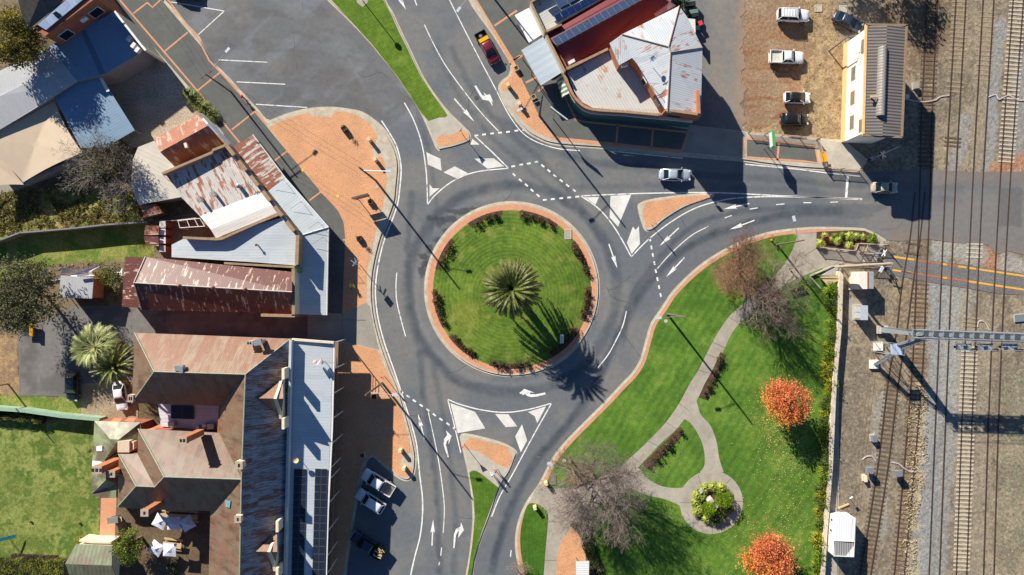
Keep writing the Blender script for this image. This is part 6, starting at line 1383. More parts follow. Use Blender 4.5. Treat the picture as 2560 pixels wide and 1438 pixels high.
# shrubs along the railway wall
SHR = []
for k, cols in enumerate(([(60, 84, 20), (118, 144, 36), (160, 176, 56)], [(84, 96, 20), (150, 158, 44), (196, 184, 62)], [(50, 70, 26), (96, 114, 46), (132, 140, 66)])):
    t = thing('shrub', 'shrub', 'shrub'); crown('foliage', [(0, 0, .8, .7, .6), (.35, .2, .6, .5, .45), (-.3, .3, .7, .5, .5), (.1, -.4, .6, .5, .45)], 420, .2, cols, t, 251+k, shell=.3, loose=.25); blades(70, 1.1, .9, cols[1:], 261+k, t)
    mb = MB(); mb.tube((0, 0, 0), (0, 0, .8), .05, .04, 6); mb.build('stem', m_bark, t, local=True); SHR.append(t)
r = random.Random(4); use = [False]*3; y = 716
while y < 1460:
    f = (y-700)/738; px = 2082-40*f+r.uniform(-6, 9); k = r.choices((0, 1, 2), (4, 3 if (900 < y < 990 or y > 1200) else 1, 2))[0]; c = P(px, y, .8); s = r.uniform(.75, 1.3)
    lb, g = (('shrub in the planted strip along the railway wall above the white pad, beside the leafless trees', 'wall shrubs north') if y < 880 else ('shrub in the planted strip along the railway wall, beside the upper autumn tree', 'wall shrubs middle') if y < 1120 else ('shrub in the planted strip along the railway wall, from the autumn shade down to the white shed', 'wall shrubs south'))
    lb = lb if len(lb.split()) <= 16 else ' '.join(lb.split()[:16])
    if not use[k]: use[k] = True; SHR[k].location = (c.x, c.y, .15); SHR[k].scale = (s, s, s); tag(SHR[k], lb, None, g)
    else: dup(SHR[k], (c.x, c.y, .15), r.uniform(0, 6), lb, g, (s, s, s))
    y += r.uniform(11, 19)
# weeds, dry grass tufts and fallen leaves: nobody could count them
def scatter(name, label, n, reg, size, cols, z, seed, cat, dens=None, up=1., aspect=.6):
    r = np.random.default_rng(seed); x = r.uniform(reg[0], reg[2], n*3); y = r.uniform(reg[1], reg[3], n*3); k = (r.random(n*3) < dens(x, y))
    x, y = x[k][:n], y[k][:n]; c = np.stack([(x-1280)/S, (719-y)/S, np.full(x.shape, z)+r.random(len(x))*.04], 1); V, F = leafquads(c, size, up, aspect, seed); C = np.repeat(colpick(cols, r.random(len(x))), 4, 0)
    o = mesh_np(name, V, F, C, m_leaf); return tag(o, label, cat, None, 'stuff')
def dl(x, y):
    a = np.exp(-(np.hypot((x-1960), (y-1100)*.55)/60)**2)*.9+np.exp(-(np.hypot(x-1930, y-1040)/50)**2)*.8+np.exp(-(np.hypot((x-1890)*.8, y-1330)/75)**2)*.5+np.exp(-((x-1990)/60)**2)*.18*(y > 1000)
    return a*(.35+fbm(x/14, y/14, 91, 3))
scatter('fallen_leaves', 'yellow leaves scattered over the park lawn round the autumn trees', 3800, (1780, 930, 2050, 1438), .16, [(214, 196, 130), (206, 166, 92), (230, 218, 160)], .22, 301, 'leaves', dl, 3.)
scatter('fallen_leaves', 'brown leaves under the leafless trees', 1800, (1400, 560, 2050, 1300), .15, [(150, 104, 62), (176, 130, 84)], .22, 302, 'leaves', lambda x, y: np.maximum(np.exp(-(np.hypot(x-1850, y-690)/80)**2), np.exp(-(np.hypot(x-1455, y-1175)/60)**2))*.8, 3.)
def tufts(name, label, n, poly, size, cols, z, seed):
    xs = [p[0] for p in poly]; ys = [p[1] for p in poly]; P_ = poly
    return scatter(name, label, n, (min(xs), min(ys), max(xs), max(ys)), size, cols, z, seed, 'weeds', lambda x, y: inpoly(x, y, P_)*(.1+sst(.4, .62, fbm(x/16, y/16, seed, 3))), .0, .35)
tufts('weeds', 'rank weeds on the empty lot behind the shops', 7000, WEED, .42, [(86, 92, 40), (128, 130, 60), (176, 160, 104), (70, 76, 40)], .12, 311)
tufts('dry_grass', 'straw coloured dry grass round the signal box and car park', 3800, DRY, .2, [(184, 164, 126), (160, 138, 104), (200, 182, 148)], .06, 312)
tufts('dry_grass', 'dry grass tufts between the rail tracks', 1500, [(2272, 960), (2320, 960), (2318, 1180), (2290, 1300), (2290, 1438), (2240, 1438), (2262, 1200)], .3, [(206, 188, 150), (184, 164, 128), (220, 206, 172)], .1, 313)
tufts('weeds', 'weeds along the fence beside the shop lane', 1500, [(0, 640), (140, 660), (300, 655), (310, 760), (250, 760), (120, 700), (0, 720)], .36, [(110, 100, 60), (140, 136, 70), (160, 140, 100)], .08, 314)
# ================================================================ VEHICLES
def paint(name, c, rough=.35, coat=.6, metal=0.): return solid(name, c, rough=rough, metal=metal, var=.03, sc=1., coat=coat)
m_tyre = solid('tyre_rubber', (34, 34, 36), rough=.8); m_rim = solid('wheel_rim', (160, 162, 166), rough=.35, metal=.7)
m_cglass = glassm('car_glass', (24, 34, 40), .05); m_lens = solid('lamp_lens', (226, 230, 232), rough=.15); m_redl = solid('red_lens', (150, 26, 26), rough=.25); m_blk = solid('black_trim', (24, 24, 26), rough=.5)
m_plate = solid('number_plate', (226, 222, 200), rough=.5)
def car(name, label, cat, px, py, dir_, L, W, Hh, kind, body, roofm=None, extra=None, zc=.9):
    c = P(px, py, zc); t = thing(name, label, cat, (c.x, c.y, .03 if extra is None else extra.get('z', .03)), math.atan2(-dir_[1], dir_[0]))
    w = W/2; lw = dict(local=True)
    K = {'sedan': (-.39, -.22, .05, .22, .92, .88, .78), 'hatch': (-.47, -.34, .06, .24, .95, .92, .86), 'suv': (-.48, -.40, .08, .22, 1.05, 1.02, .98), 'wagon': (-.49, -.43, .06, .17, 1.1, 1.06, 1.04), 'ute': (-.14, -.11, .09, .20, 1.05, 1.0, .96), 'dual': (-.17, -.13, .14, .26, 1.05, 1.0, .98)}[kind]
    a, b, cc_, d, zb, zh, zr = K; ute = kind in ('ute', 'dual')
    def sec(x, k, zt, zbot=.3):
        ww = w*k; return [(x*L, -ww*.82, zbot), (x*L, -ww*.97, zbot+.12), (x*L, -ww, zbot+.38), (x*L, -ww*.97, zt-.12), (x*L, -ww*.86, zt), (x*L, -ww*.3, zt+.03), (x*L, ww*.3, zt+.03), (x*L, ww*.86, zt), (x*L, ww*.97, zt-.12), (x*L, ww, zbot+.38), (x*L, ww*.97, zbot+.12), (x*L, ww*.82, zbot)]
    if ute: st = [(a-.01, .97, zb), (a+.02, .99, zb), (0, 1, zb), (d, 1, zb), (d+.08, .99, zh), (.42, .96, zh-.04), (.475, .9, zh-.12), (.495, .82, .72), (.5, .7, .6)]
    elif kind == 'sedan': st = [(-.5, .72, .68), (-.49, .84, .82), (-.455, .93, .90), (-.38, .98, .95), (-.2, 1, zb+.02), (.1, 1, zb), (.24, .99, zh), (.38, .96, zh-.06), (.455, .88, .74), (.49, .74, .64), (.5, .6, .56)]
    else: st = [(-.5, .8, .8), (-.49, .92, zb-.05), (-.46, .97, zb), (-.2, 1, zb), (.1, 1, zb), (.24, .99, zh), (.38, .96, zr-.06), (.455, .9, zr-.14), (.49, .78, .66), (.5, .66, .58)]
    mb = MB(); mb.loft([sec(*s) for s in st]); mb.build('body', body, t, smooth=True, local=True)
    wb, wt = w*.88, w*.72
    B4 = [(a*L, -wb, zb-.02), (a*L, wb, zb-.02), (d*L, wb, zb-.02), (d*L, -wb, zb-.02)]; T4 = [(b*L, -wt, Hh-.05), (b*L, wt, Hh-.05), (cc_*L, wt, Hh-.05), (cc_*L, -wt, Hh-.05)]
    V = [Vector(v) for v in B4+T4]
    def pane(nm, q, mat=m_cglass, shrink=.06):
        q = [V[i] for i in q]; ce = sum(q, Vector())/4; MB().add([p.lerp(ce, shrink) for p in q]).build(nm, mat, t, thick=.03, local=True)
    pane('rear_window', (0, 1, 5, 4)); pane('windscreen', (3, 2, 6, 7)); pane('side_window', (0, 3, 7, 4)); pane('side_window', (1, 2, 6, 5))
    mb = MB()
    for i, j in ((0, 4), (1, 5), (2, 6), (3, 7)): mb.tube(V[i], V[j], .06, .05, 6)
    mb.tube(V[0].lerp(V[3], .45), V[4].lerp(V[7], .45), .04, .04, 5); mb.tube(V[1].lerp(V[2], .45), V[5].lerp(V[6], .45), .04, .04, 5); mb.build('pillars', body, t, local=True)
    n = 6; secs = []
    for i in range(n+1):
        x = (b-.012+(cc_-b+.024)*i/n)*L; hz = Hh+.03*math.sin(math.pi*i/n)-.06*(i in (0, n)); k = wt*(1.04 if 0 < i < n else .97); secs.append([(x, -k, hz-.06), (x, -k*.9, hz-.01), (x, -k*.4, hz+.02), (x, k*.4, hz+.02), (x, k*.9, hz-.01), (x, k, hz-.06)])
    mb = MB(); mb.loft(secs); mb.build('roof', roofm or body, t, smooth=True, local=True)
    wr = .34 if kind in ('sedan', 'hatch') else .39
    for x in (-.30, .31):
        for s in (-1, 1):
            mb = MB(); mb.tube((x*L, s*(w-.2), wr), (x*L, s*(w+.01), wr), wr, wr, 16); wh = mb.build('wheel', m_tyre, t, local=True)
            mb = MB(); mb.tube((x*L, s*(w-.05), wr), (x*L, s*(w+.025), wr), wr*.6, wr*.55, 10); mb.build('rim', m_rim, wh, local=True)
    for s in (-1, 1):
        MB().box((.465*L, s*w*.66, .70 if kind == 'sedan' else .78), (.22, .34, .14), s*-.25, ry=.35).build('headlight', m_lens, t, local=True)
        MB().box((-.497*L if not ute else -.5*L-.01, s*w*.80, .8), (.08, .26, .16), 0).build('tail_light', m_redl, t, local=True)
        MB().box((d*L-.1, s*(w+.09), zb+.05), (.12, .2, .13), 0).build('mirror', body, t, local=True)
    MB().box((.5*L-.01, 0, .5), (.03, .37, .11)).build('number_plate', m_plate, t, local=True)
    mb = MB(); mb.loft([[(d*L+.03, -wb*.9, zb+.035), (d*L+.03, wb*.9, zb+.035), (d*L+.03, wb*.9, zb+.0), (d*L+.03, -wb*.9, zb+.0)], [(d*L+.12, -wb*.86, zb+.03), (d*L+.12, wb*.86, zb+.03), (d*L+.12, wb*.86, zb-.02), (d*L+.12, -wb*.86, zb-.02)]]); mb.build('cowl', m_blk, t, local=True)
    if ute:
        x0, x1 = -.5*L, (a-.015)*L; tm = (extra or {}).get('tray', body); fl = (extra or {}).get('floor', m_blk); hh = (extra or {}).get('side', .45); tw = w*(extra or {}).get('tw', .98); zf = .72 if hh > .35 else .95
        mb = MB(); mb.box(((x0+x1)/2, tw-.03, zf+hh/2), (x1-x0, .06, hh)); mb.box(((x0+x1)/2, -tw+.03, zf+hh/2), (x1-x0, .06, hh)); mb.box((x0+.03, 0, zf+hh/2), (.06, 2*tw-.12, hh)); mb.box((x1-.03, 0, zf+hh/2), (.06, 2*tw-.12, hh+.15)); mb.box(((x0+x1)/2, 0, .5), (x1-x0, 2*tw-.3, .35)); tr = mb.build('tray', tm, t, local=True)
        MB().box(((x0+x1)/2, 0, zf), (x1-x0-.12, 2*tw-.12, .06)).build('tray_floor', fl, tr, local=True)
    else: MB().box((-.5*L+.01, 0, .55), (.03, .37, .11)).build('number_plate', m_plate, t, local=True)
    return t
WHT = paint('white_car_paint', (232, 234, 236)); WHT2 = paint('pearl_car_paint', (214, 220, 226)); SIL = paint('silver_blue_paint', (186, 198, 210), metal=.3)
car('sedan', 'silver white sedan driving on the east road beside the building shadow', 'car', 1688, 437, (1, .02), 4.75, 1.84, 1.45, 'sedan', SIL)
car('sedan', 'beige sedan on the level crossing in the signal box shadow', 'car', 2213, 469, (1, .01), 3.9, 1.7, 1.42, 'sedan', paint('beige_car_paint', (176, 168, 150)))
t = car('wagon', 'white four wheel drive wagon with roof rack, topmost in the dirt car park', 'car', 1984, 38, (1, .04), 4.85, 1.9, 1.85, 'wagon', WHT)
mb = MB()
for k in range(6): mb.box((-1.9+k*.42, 0, 1.95), (.05, 1.3, .04))
mb.box((-.85, .66, 1.93), (2.3, .05, .05)); mb.box((-.85, -.66, 1.93), (2.3, .05, .05)); mb.build('roof_rack', m_wtrim, t, local=True)
car('ute', 'white tray back ute in the dirt car park below the wagon', 'ute', 1967, 143, (1, .02), 5.15, 1.86, 1.7, 'ute', WHT, None, {'tray': m_wtrim, 'floor': solid('worn_white_tray', (206, 200, 186), var=.12), 'side': .3, 'tw': 1.02})
car('hatchback', 'small white hatchback with a black roof in the dirt car park', 'car', 1994, 244, (1, .02), 3.95, 1.74, 1.5, 'hatch', WHT, m_blk)
car('suv', 'black wagon parked lowest in the dirt car park', 'car', 1987, 298, (1, .02), 4.2, 1.82, 1.65, 'suv', paint('black_car_paint', (30, 30, 34)))
car('sedan', 'dark slate sedan parked at an angle beside the signal box', 'car', 2121, 53, (73, 36), 4.7, 1.8, 1.42, 'sedan', paint('slate_car_paint', (52, 62, 76)))
t = car('ute', 'maroon ute with a yellow toolbox and spare wheel in its tray', 'ute', 1219, 119, (42, 76), 5.2, 1.8, 1.62, 'dual', paint('maroon_car_paint', (112, 26, 44)), None, {'tray': m_blk, 'floor': m_blk, 'side': .4})
MB().box((-1.15, 0, 1.35), (.55, 1.5, .45)).build('toolbox', paint('yellow_box_paint', (236, 178, 20), coat=.1), t, local=True)
mb = MB(); mb.lathe([(.36, 0), (.37, .1), (.33, .2), (.2, .2)], (-1.95, -.1, .85), 18); w_ = mb.build('spare_wheel', m_tyre, t, local=True); mb = MB(); mb.lathe([(.24, 0), (.22, .03), (.06, .04)], (-1.95, -.1, 1.04), 12); mb.build('rim', m_rim, w_, local=True)
MB().box((1.45, 0, 1.08), (.5, .8, .08)).build('bonnet_scoop', paint('maroon_car_paint', (112, 26, 44)), t, local=True)
car('ute', 'white dual cab ute nose in to the hotel kerb with a dark tub', 'ute', 945, 1206, (-80, -50), 5.35, 1.9, 1.78, 'dual', WHT, None, {'tray': WHT, 'floor': solid('grey_tub_liner', (110, 108, 100)), 'side': .5})
car('suv', 'white wagon angle parked beside the white dual cab ute', 'car', 926, 1253, (-66, -42), 4.75, 1.86, 1.72, 'suv', WHT)
t = car('ute', 'dark navy ute carrying cut timber, parked alone in the hotel shade', 'ute', 919, 1363, (-80, -52), 5.6, 1.9, 1.78, 'dual', paint('navy_car_paint', (32, 48, 78)), None, {'tray': m_blk, 'floor': m_blk, 'side': .3, 'tw': 1.0})
mb = MB(); mb.tube((2.85, -.8, .75), (2.85, .8, .75), .05, n=6); mb.tube((2.8, -.75, .75), (2.75, -.7, 1.1), .05, n=6); mb.tube((2.8, .75, .75), (2.75, .7, 1.1), .05, n=6); mb.tube((2.75, -.7, 1.1), (2.75, .7, 1.1), .05, n=6); mb.build('bull_bar', m_steel, t, local=True)
wl = thing('timber_load', 'pale split timber stacked in the tray of the dark navy ute', 'firewood', t.location, t.rotation_euler.z); rr = random.Random(3)
for k in range(14):
    mb = MB(); p = Vector((rr.uniform(-2.5, -1.6), rr.uniform(-.7, .7), rr.uniform(1.05, 1.25))); mb.box(p, (rr.uniform(.5, .8), .11, .11), rr.uniform(-.6, .6)); mb.build('timber_piece', m_lwood, wl, local=True)
car('wagon', 'dark wagon parked in the back lane shade behind the hotel palms', 'car', 180, 968, (-.02, 1), 4.3, 1.8, 1.6, 'suv', paint('dark_green_paint', (28, 40, 44)))
car('sedan', 'white car parked under the dark feathery palm', 'car', 300, 990, (.14, 1), 4.5, 1.8, 1.45, 'sedan', WHT)
car('sedan', 'silver car cut by the top edge in the parking lot', 'car', 462, -23, (1, .14), 4.6, 1.8, 1.5, 'sedan', SIL)

# ================================================================ POLES AND SIGNS
m_pole = solid('pole_timber', (112, 94, 80), rough=.9, var=.2, sc=2.); m_polel = solid('pale_pole_timber', (170, 156, 138), rough=.9, var=.15, sc=2.)
def pole(label, base, h, lamp=None, zl=None, r=.17, mat=None, name='power_pole', z0=.15, cross=0, cat='pole', cr=0.):
    c = P(*base, 0); t = thing(name, label, cat, (c.x, c.y, z0)); MB().tube((0, 0, -.1), (0, 0, h-z0), r, r*.68, 10).build('pole', mat or m_pole, t, local=True)
    if lamp:
        q = P(*lamp, zl)-Vector((c.x, c.y, z0)); mb = MB(); mb.tube((0, 0, zl-z0-.5), (q.x, q.y, q.z), .045, .04, 6); a = mb.build('lamp_arm', m_steel, t, local=True)
        an = math.atan2(q.y, q.x); mb = MB(); mb.box((q.x+math.cos(an)*.3, q.y+math.sin(an)*.3, q.z+.04), (.8, .36, .16), an); hd = mb.build('lamp_head', solid('lamp_housing', (196, 204, 212), rough=.4), a, local=True)
        MB().box((q.x+math.cos(an)*.35, q.y+math.sin(an)*.35, q.z-.06), (.5, .26, .06), an).build('diffuser', m_lens, a, local=True)
    for k in range(cross): MB().box((0, 0, h-z0-.3-k*.7), (2.2, .1, .12), cr).build('crossarm', m_pole, t, local=True)
    mb = MB(); mb.tube((r*1.05, 0, .2), (r*1.05, 0, 2.6), .035, n=5); mb.build('cable_guard', m_steel, t, local=True)
    return t
pole('slim lamp pole on the angled footpath beside the parking lot', (579, 231), 8.9, (566, 130), 8.6, .14, cross=1, cr=.6)
pole('lamp pole at the kerb of the brick plaza throwing a shadow onto the roundabout', (940, 452), 11.5, (966, 428), 9.6)
pole('lamp pole outside the north end of the hotel', (956, 957), 12, (982, 987), 9.8)
pole('lamp pole on the park lawn kerb facing the roundabout', (1667, 785), 11.4, (1652, 794), 9.8)
pole('lamp pole standing in the twigs of the largest leafless tree', (1420, 1140), 11.4, (1380, 1162), 9.4)
pole('lamp pole on the footpath at the corner store', (1348, 290), 11.4, (1304, 272), 9.6)
pole('lamp pole at the park path by the level crossing', (1941, 612), 9.8, (1986, 552), 8.4, .14)
pole('tall pale timber pole leaning over the pedestrian rail crossing', (2087, 668), 15.6, (2206, 669), 13.8, .24, m_polel)
pole('power pole at the top of the red roofed shops, partly out of frame', (1226, -14), 9.2, (1150, 20), 8.2, .15)
pole('timber pole outside the top left of the lawn behind the hotel', (20, 960), 6, None, None, .12)
def polebase(t): return t
t = pole('timber pole with a long antenna beside the signal box car', (2072, 128), 6.1, None, None, .11, name='antenna_pole')
mb = MB(); mb.box((0, 0, 5.85), (2.6, .06, .08), .15)
for k in range(12): mb.box((-1.2+k*.22, (-1.2+k*.22)*.15, 5.9), (.03, .55, .03), .15)
mb.build('antenna', m_steel, t, local=True)
t = thing('median_lamp', 'short post with a round head on the concrete pad of the grass median', 'post lamp', (*xy(908, 4, 0), .2)); MB().tube((0, 0, 0), (0, 0, 4.6), .07, .06, 8).build('post', m_steel, t, local=True); mb = MB(); mb.lathe([(.1, 4.3), (.38, 4.5), (.42, 4.75), (.2, 4.95), (.02, 5.0)], (0, 0, 0), 12); mb.build('lamp_head', solid('lamp_housing', (196, 204, 212)), t, local=True)
def giveway(label, base, h=2.9, ang=0.6, z0=.19, tri=True):
    c = P(*base, 0); t = thing('give_way_sign', label, 'road sign', (c.x, c.y, z0), ang); MB().tube((0, 0, 0), (0, 0, h-.1-z0), .045, n=8).build('post', m_steel, t, local=True)
    if tri: q = [(-.42, .06, h-z0), (.42, .06, h-z0), (0, .06, h-z0-.75)]; q2 = [(-.30, .045, h-z0-.07), (.30, .045, h-z0-.07), (0, .045, h-z0-.6)]
    else: q = [(-.3, .06, h-z0), (.3, .06, h-z0), (.3, .06, h-z0-.6), (-.3, .06, h-z0-.6)]; q2 = [(-.22, .045, h-z0-.08), (.22, .045, h-z0-.08), (.22, .045, h-z0-.52), (-.22, .045, h-z0-.52)]
    f = MB(); f.loft([q, [(x, y+.03, z) for x, y, z in q]]); pl = f.build('sign_plate', solid('sign_red', (186, 32, 36), rough=.4), t, local=True)
    f = MB(); f.loft([q2, [(x, y+.012, z) for x, y, z in q2]]); f.build('sign_face', m_wtrim, pl, local=True)
giveway('give way sign on the north median brick patch', (1156, 336), 2.9, .9)
giveway('give way sign on the tip of the east splitter island', (1629, 563), 3.1, -1.2)
giveway('give way sign on the south median brick patch', (1160, 1109), 3.0, .4)
giveway('give way sign at the kerb outside the hotel lamp pole', (962, 940), 2.7, -.5)
giveway('small square keep left sign at the east tip of the splitter island', (1773, 490), 1.7, 0, .19, False)
# two post welcome board
def txt(parent, body, size, loc, rot, mat, ext=.004):
    cu = bpy.data.curves.new('lettering', 'FONT'); cu.body = body; cu.size = size; cu.align_x = 'CENTER'; cu.extrude = ext; o = bpy.data.objects.new('lettering', cu); COL.objects.link(o); o.parent = parent; o.location = loc; o.rotation_euler = rot; cu.materials.append(mat); return o
a, b_ = P(893, 501, 1.), P(926, 492, 1.); t = thing('notice_board', 'two post notice board with a brown upper panel on the brick plaza', 'notice board', ((a.x+b_.x)/2, (a.y+b_.y)/2, .19), math.atan2(b_.y-a.y, b_.x-a.x))
for s in (-.85, .85): MB().box((s, 0, 1.7), (.09, .09, 3.4)).build('post', m_wood, t, local=True)
MB().box((0, .0, 1.75), (2.1, .08, .55)).build('lower_panel', m_wood, t, local=True); MB().box((0, 0, 2.8), (2.4, .1, 1.3)).build('upper_panel', solid('brown_sign', (122, 92, 60)), t, local=True); MB().box((0, 0, 3.5), (2.5, .28, .06)).build('capping', solid('brown_cap', (96, 80, 62)), t, local=True)
c = P(901, 662, 0); t = thing('finger_post', 'blue white finger post with square top board on the plaza beside a small planter', 'sign post', (c.x, c.y, .19), .3); MB().tube((0, 0, 0), (0, 0, 4.0), .05, n=8).build('post', m_steel, t, local=True)
for k, (an, z_) in enumerate(((0.9, 2.9), (2.2, 2.75), (1.5, 2.6))): MB().box((.45*math.cos(an), .45*math.sin(an), z_), (1.0, .04, .16), an).build('finger_board', solid('pale_blue_sign', (176, 190, 226)), t, local=True)
MB().box((0, 0, 3.6), (.85, .04, .85), .6).build('square_board', solid('pale_blue_sign', (176, 190, 226)), t, local=True)
c = P(1382, 297, 0); t = thing('direction_sign', 'long green and white direction board on one post at the corner store kerb', 'sign', (c.x, c.y, .19), math.radians(-37)); MB().tube((0, 0, 0), (0, 0, 4.3), .07, n=8).build('post', m_steel, t, local=True); MB().box((.75, 0, 4.45), (3.1, .1, .75)).build('board', solid('sign_green', (70, 112, 92)), t, local=True); MB().box((.75, .0, 4.84), (3.1, .16, .05)).build('board_top', solid('sign_edge', (186, 200, 198)), t, local=True)
c = P(1907, 362, 0); t = thing('name_board', 'green and white two post board with rounded ends above the fenced footpath', 'sign', (c.x, c.y, .19), math.radians(-86))
for s in (-.58, .58): MB().tube((s, 0, 0), (s, 0, 2.8), .05, n=8).build('post', m_steel, t, local=True)
pts_ = [(-1.25, 2.9), (-1.35, 3.3), (-1.1, 3.75), (-1.2, 4.1), (1.2, 4.1), (1.1, 3.75), (1.35, 3.3), (1.25, 2.9), (.9, 2.6), (-.9, 2.6)]
f = MB(); f.loft([[(x, -.08, z) for x, z in pts_], [(x, .08, z) for x, z in pts_]]); pn = f.build('board', solid('bright_green_sign', (72, 160, 92)), t, local=True); MB().box((0, -.1, 3.35), (2.1, .04, 1.1)).build('board_face', m_wtrim, pn, local=True); MB().box((0, 0, 4.12), (2.2, .4, .06)).build('board_cap', solid('bright_green_sign', (72, 160, 92)), t, local=True)
# sandstone bollards
def block(name, label, cat, px, py, z, w, d, h, mat, rz=0, capm=None, z0=.19, group=None):
    c = P(px, py, z0+h); t = thing(name, label, cat, (c.x, c.y, z0), rz, group); MB().box((0, 0, h/2-.04), (w, d, h-.08)).build('shaft', mat, t, local=True, bevel=.02); mb = MB(); mb.loft([[(-w*.55, -d*.55, h-.1), (w*.55, -d*.55, h-.1), (w*.55, d*.55, h-.1), (-w*.55, d*.55, h-.1)], [(-w*.42, -d*.42, h), (w*.42, -d*.42, h), (w*.42, d*.42, h), (-w*.42, d*.42, h)]]); mb.build('cap', capm or mat, t, local=True); return t
m_sand = solid('sandstone', (222, 196, 154), rough=.9, var=.1, sc=4)
b0 = block('bollard', 'sandstone bollard on the brick plaza by the concrete kerb ramp, upper one', 'bollard', 922, 348, 1, .5, .5, 1.15, m_sand, .5)
for px, py, rz, lb in ((937, 398, .5, 'sandstone bollard on the brick plaza nearest the lamp pole'), (1000, 1129, .1, 'sandstone bollard above the ramp at the hotel corner kerb'), (1009, 1174, .1, 'sandstone bollard below the ramp at the hotel corner kerb'), (1366, 1211, .3, 'sandstone bollard where the park path meets the road, by the metal lid'), (1338, 1272, .3, 'sandstone bollard on the small grass oval of the park'), (1271, 211, .4, 'sandstone bollard on the brick nose in front of the maroon ute'), (1299, 258, .4, 'sandstone bollard below the lamp head at the corner store')):
    c = P(px, py, 1.34); dup(b0, (c.x, c.y, .19), rz, lb)
def planter(label, px, py, w, h, plant=None, rz=.5, mat=None, round_=False, hp=.5):
    c = P(px, py, .19+h); t = thing('planter', label, 'planter', (c.x, c.y, .19), rz); 
    if round_: mb = MB(); mb.lathe([(w*.35, 0), (w*.5, h), (w*.42, h), (w*.4, h-.1)], (0, 0, 0), 14)
    else:
        mb = MB()
        for s in (-1, 1): mb.box((s*(w/2-.04), 0, h/2), (.08, w, h)); mb.box((0, s*(w/2-.04), h/2), (w-.16, .08, h))
    mb.build('tub', mat or m_lwood, t, local=True); MB().box((0, 0, h-.12), (w*.8 if not round_ else w*.55, w*.8 if not round_ else w*.55, .06)).build('soil', m_mulch, t, local=True)
    if plant: crown('foliage', [(0, 0, h+hp*.5, w*.5, hp*.55), (.1, .1, h+hp*.8, w*.35, hp*.4)], 260, .13, plant, t, int(px), up=.4, shell=.3, loose=.2)
    return t
DKG = [(30, 28, 18), (62, 54, 34), (92, 82, 48)]
planter('planter with a dark upright shrub in the upper brick plaza', 860, 322, .8, .7, DKG, .5, solid('dark_tub', (60, 48, 38)), hp=.95)
planter('pale timber planter against the two post notice board', 924, 503, .7, .6, DKG, .1, hp=.2)
planter('planter with a dark shrub on the brick plaza below the notice board', 898, 597, .75, .6, DKG, .3, solid('dark_tub', (60, 48, 38)), hp=.8)
planter('round planter with a green bush at the edge of the awning shadow', 879, 717, .9, .5, [(70, 74, 30), (120, 122, 56), (150, 146, 80)], .3, None, True, .6)
planter('planter at the foot of the hotel lamp pole', 935, 992, .8, .6, DKG, .1, hp=.8)
planter('empty square timber planter in the shade above the parked utes', 905, 1139, .75, .6, None, .2)
planter('empty square timber planter near the front of the maroon ute', 1291, 170, .7, .6, None, .45)
planter('empty square timber planter beside the corner store lamp pole', 1334, 242, .7, .6, None, .5)
# bins, hydrant, boxes
c = P(607, 243, .9); t = thing('post_box', 'small red post on the footpath edge beside the parking lot', 'bollard', (c.x, c.y, .19)); mb = MB(); mb.lathe([(.13, 0), (.13, .9), (.22, .95), (.24, 1.15), (.12, 1.25)], (0, 0, 0), 12); mb.build('post', solid('bright_red', (206, 30, 34), rough=.4), t, local=True); MB().box((0, 0, .5), (.3, .3, .08)).build('collar', m_wtrim, t, local=True)
def bin_(label, px, py, rz, body, lid, s=1.0, z0=.03):
    c = P(px, py, 1.); t = thing('wheelie_bin', label, 'bin', (c.x, c.y, z0), rz); mb = MB(); mb.loft([[(-.22*s, -.24*s, .05), (.22*s, -.24*s, .05), (.22*s, .24*s, .05), (-.22*s, .24*s, .05)], [(-.29*s, -.32*s, 1.0*s), (.29*s, -.32*s, 1.0*s), (.29*s, .32*s, 1.0*s), (-.29*s, .32*s, 1.0*s)]]); mb.build('body', body, t, local=True)
    MB().box((0, 0, 1.03*s), (.62*s, .7*s, .07)).build('lid', lid, t, local=True)
    for k in (-1, 1): mb = MB(); mb.tube((k*.2*s, .3*s, .1), (k*.26*s, .3*s, .1), .1, n=10); mb.build('wheel', m_tyre, t, local=True)
m_dg = solid('dark_green_bin', (30, 48, 42), rough=.5)
bin_('wheelie bin with a red lid beside the lane behind the corner store', 1751, 58, .4, m_dg, solid('red_lid', (214, 60, 62), rough=.5))
bin_('dark bin standing in shade by the white porch roof', 1744, 70, .2, m_dg, m_dg)
def skip(label, px, py, w, d, h, rz):
    c = P(px, py, h); t = thing('rubbish_skip', label, 'skip bin', (c.x, c.y, .03), rz); mb = MB(); mb.loft([[(-w*.42, -d*.4, .15), (w*.42, -d*.4, .15), (w*.42, d*.4, .15), (-w*.42, d*.4, .15)], [(-w/2, -d/2, h), (w/2, -d/2, h), (w/2, d/2, h), (-w/2, d/2, h)]]); mb.build('body', m_dg, t, local=True); MB().box((0, d*.22, h+.05), (w, d*.5, .08), rx=.12).build('lid', solid('pale_green_lid', (110, 140, 128)), t, local=True); MB().box((0, -d*.2, h-.02), (w*.9, d*.42, .05)).build('opening', m_dark, t, local=True)
skip('green rubbish skip at the top of the lane behind the store', 1726, 4, 1.5, 1.3, 1.4, 0.1); skip('smaller green rubbish skip with a pale lid, nearer the white porch', 1735, 33, 1.3, 1.1, 1.3, .15)
t = thing('porch', 'small white flat porch roof on the lane side of the corner store', 'porch', (*xy(1727, 62, 2.6), 0)); roof(t, [[(1718, 46, 2.7), (1738, 48, 2.6), (1739, 82, 2.6), (1734, 80, 2.7)]], m_wtrim, thick=.1); MB().prism([xy(1722, 48, 2.5), xy(1736, 50, 2.5), xy(1736, 79, 2.5), xy(1732, 76, 2.5)], 0, 2.5).build('wall', m_cream, t)
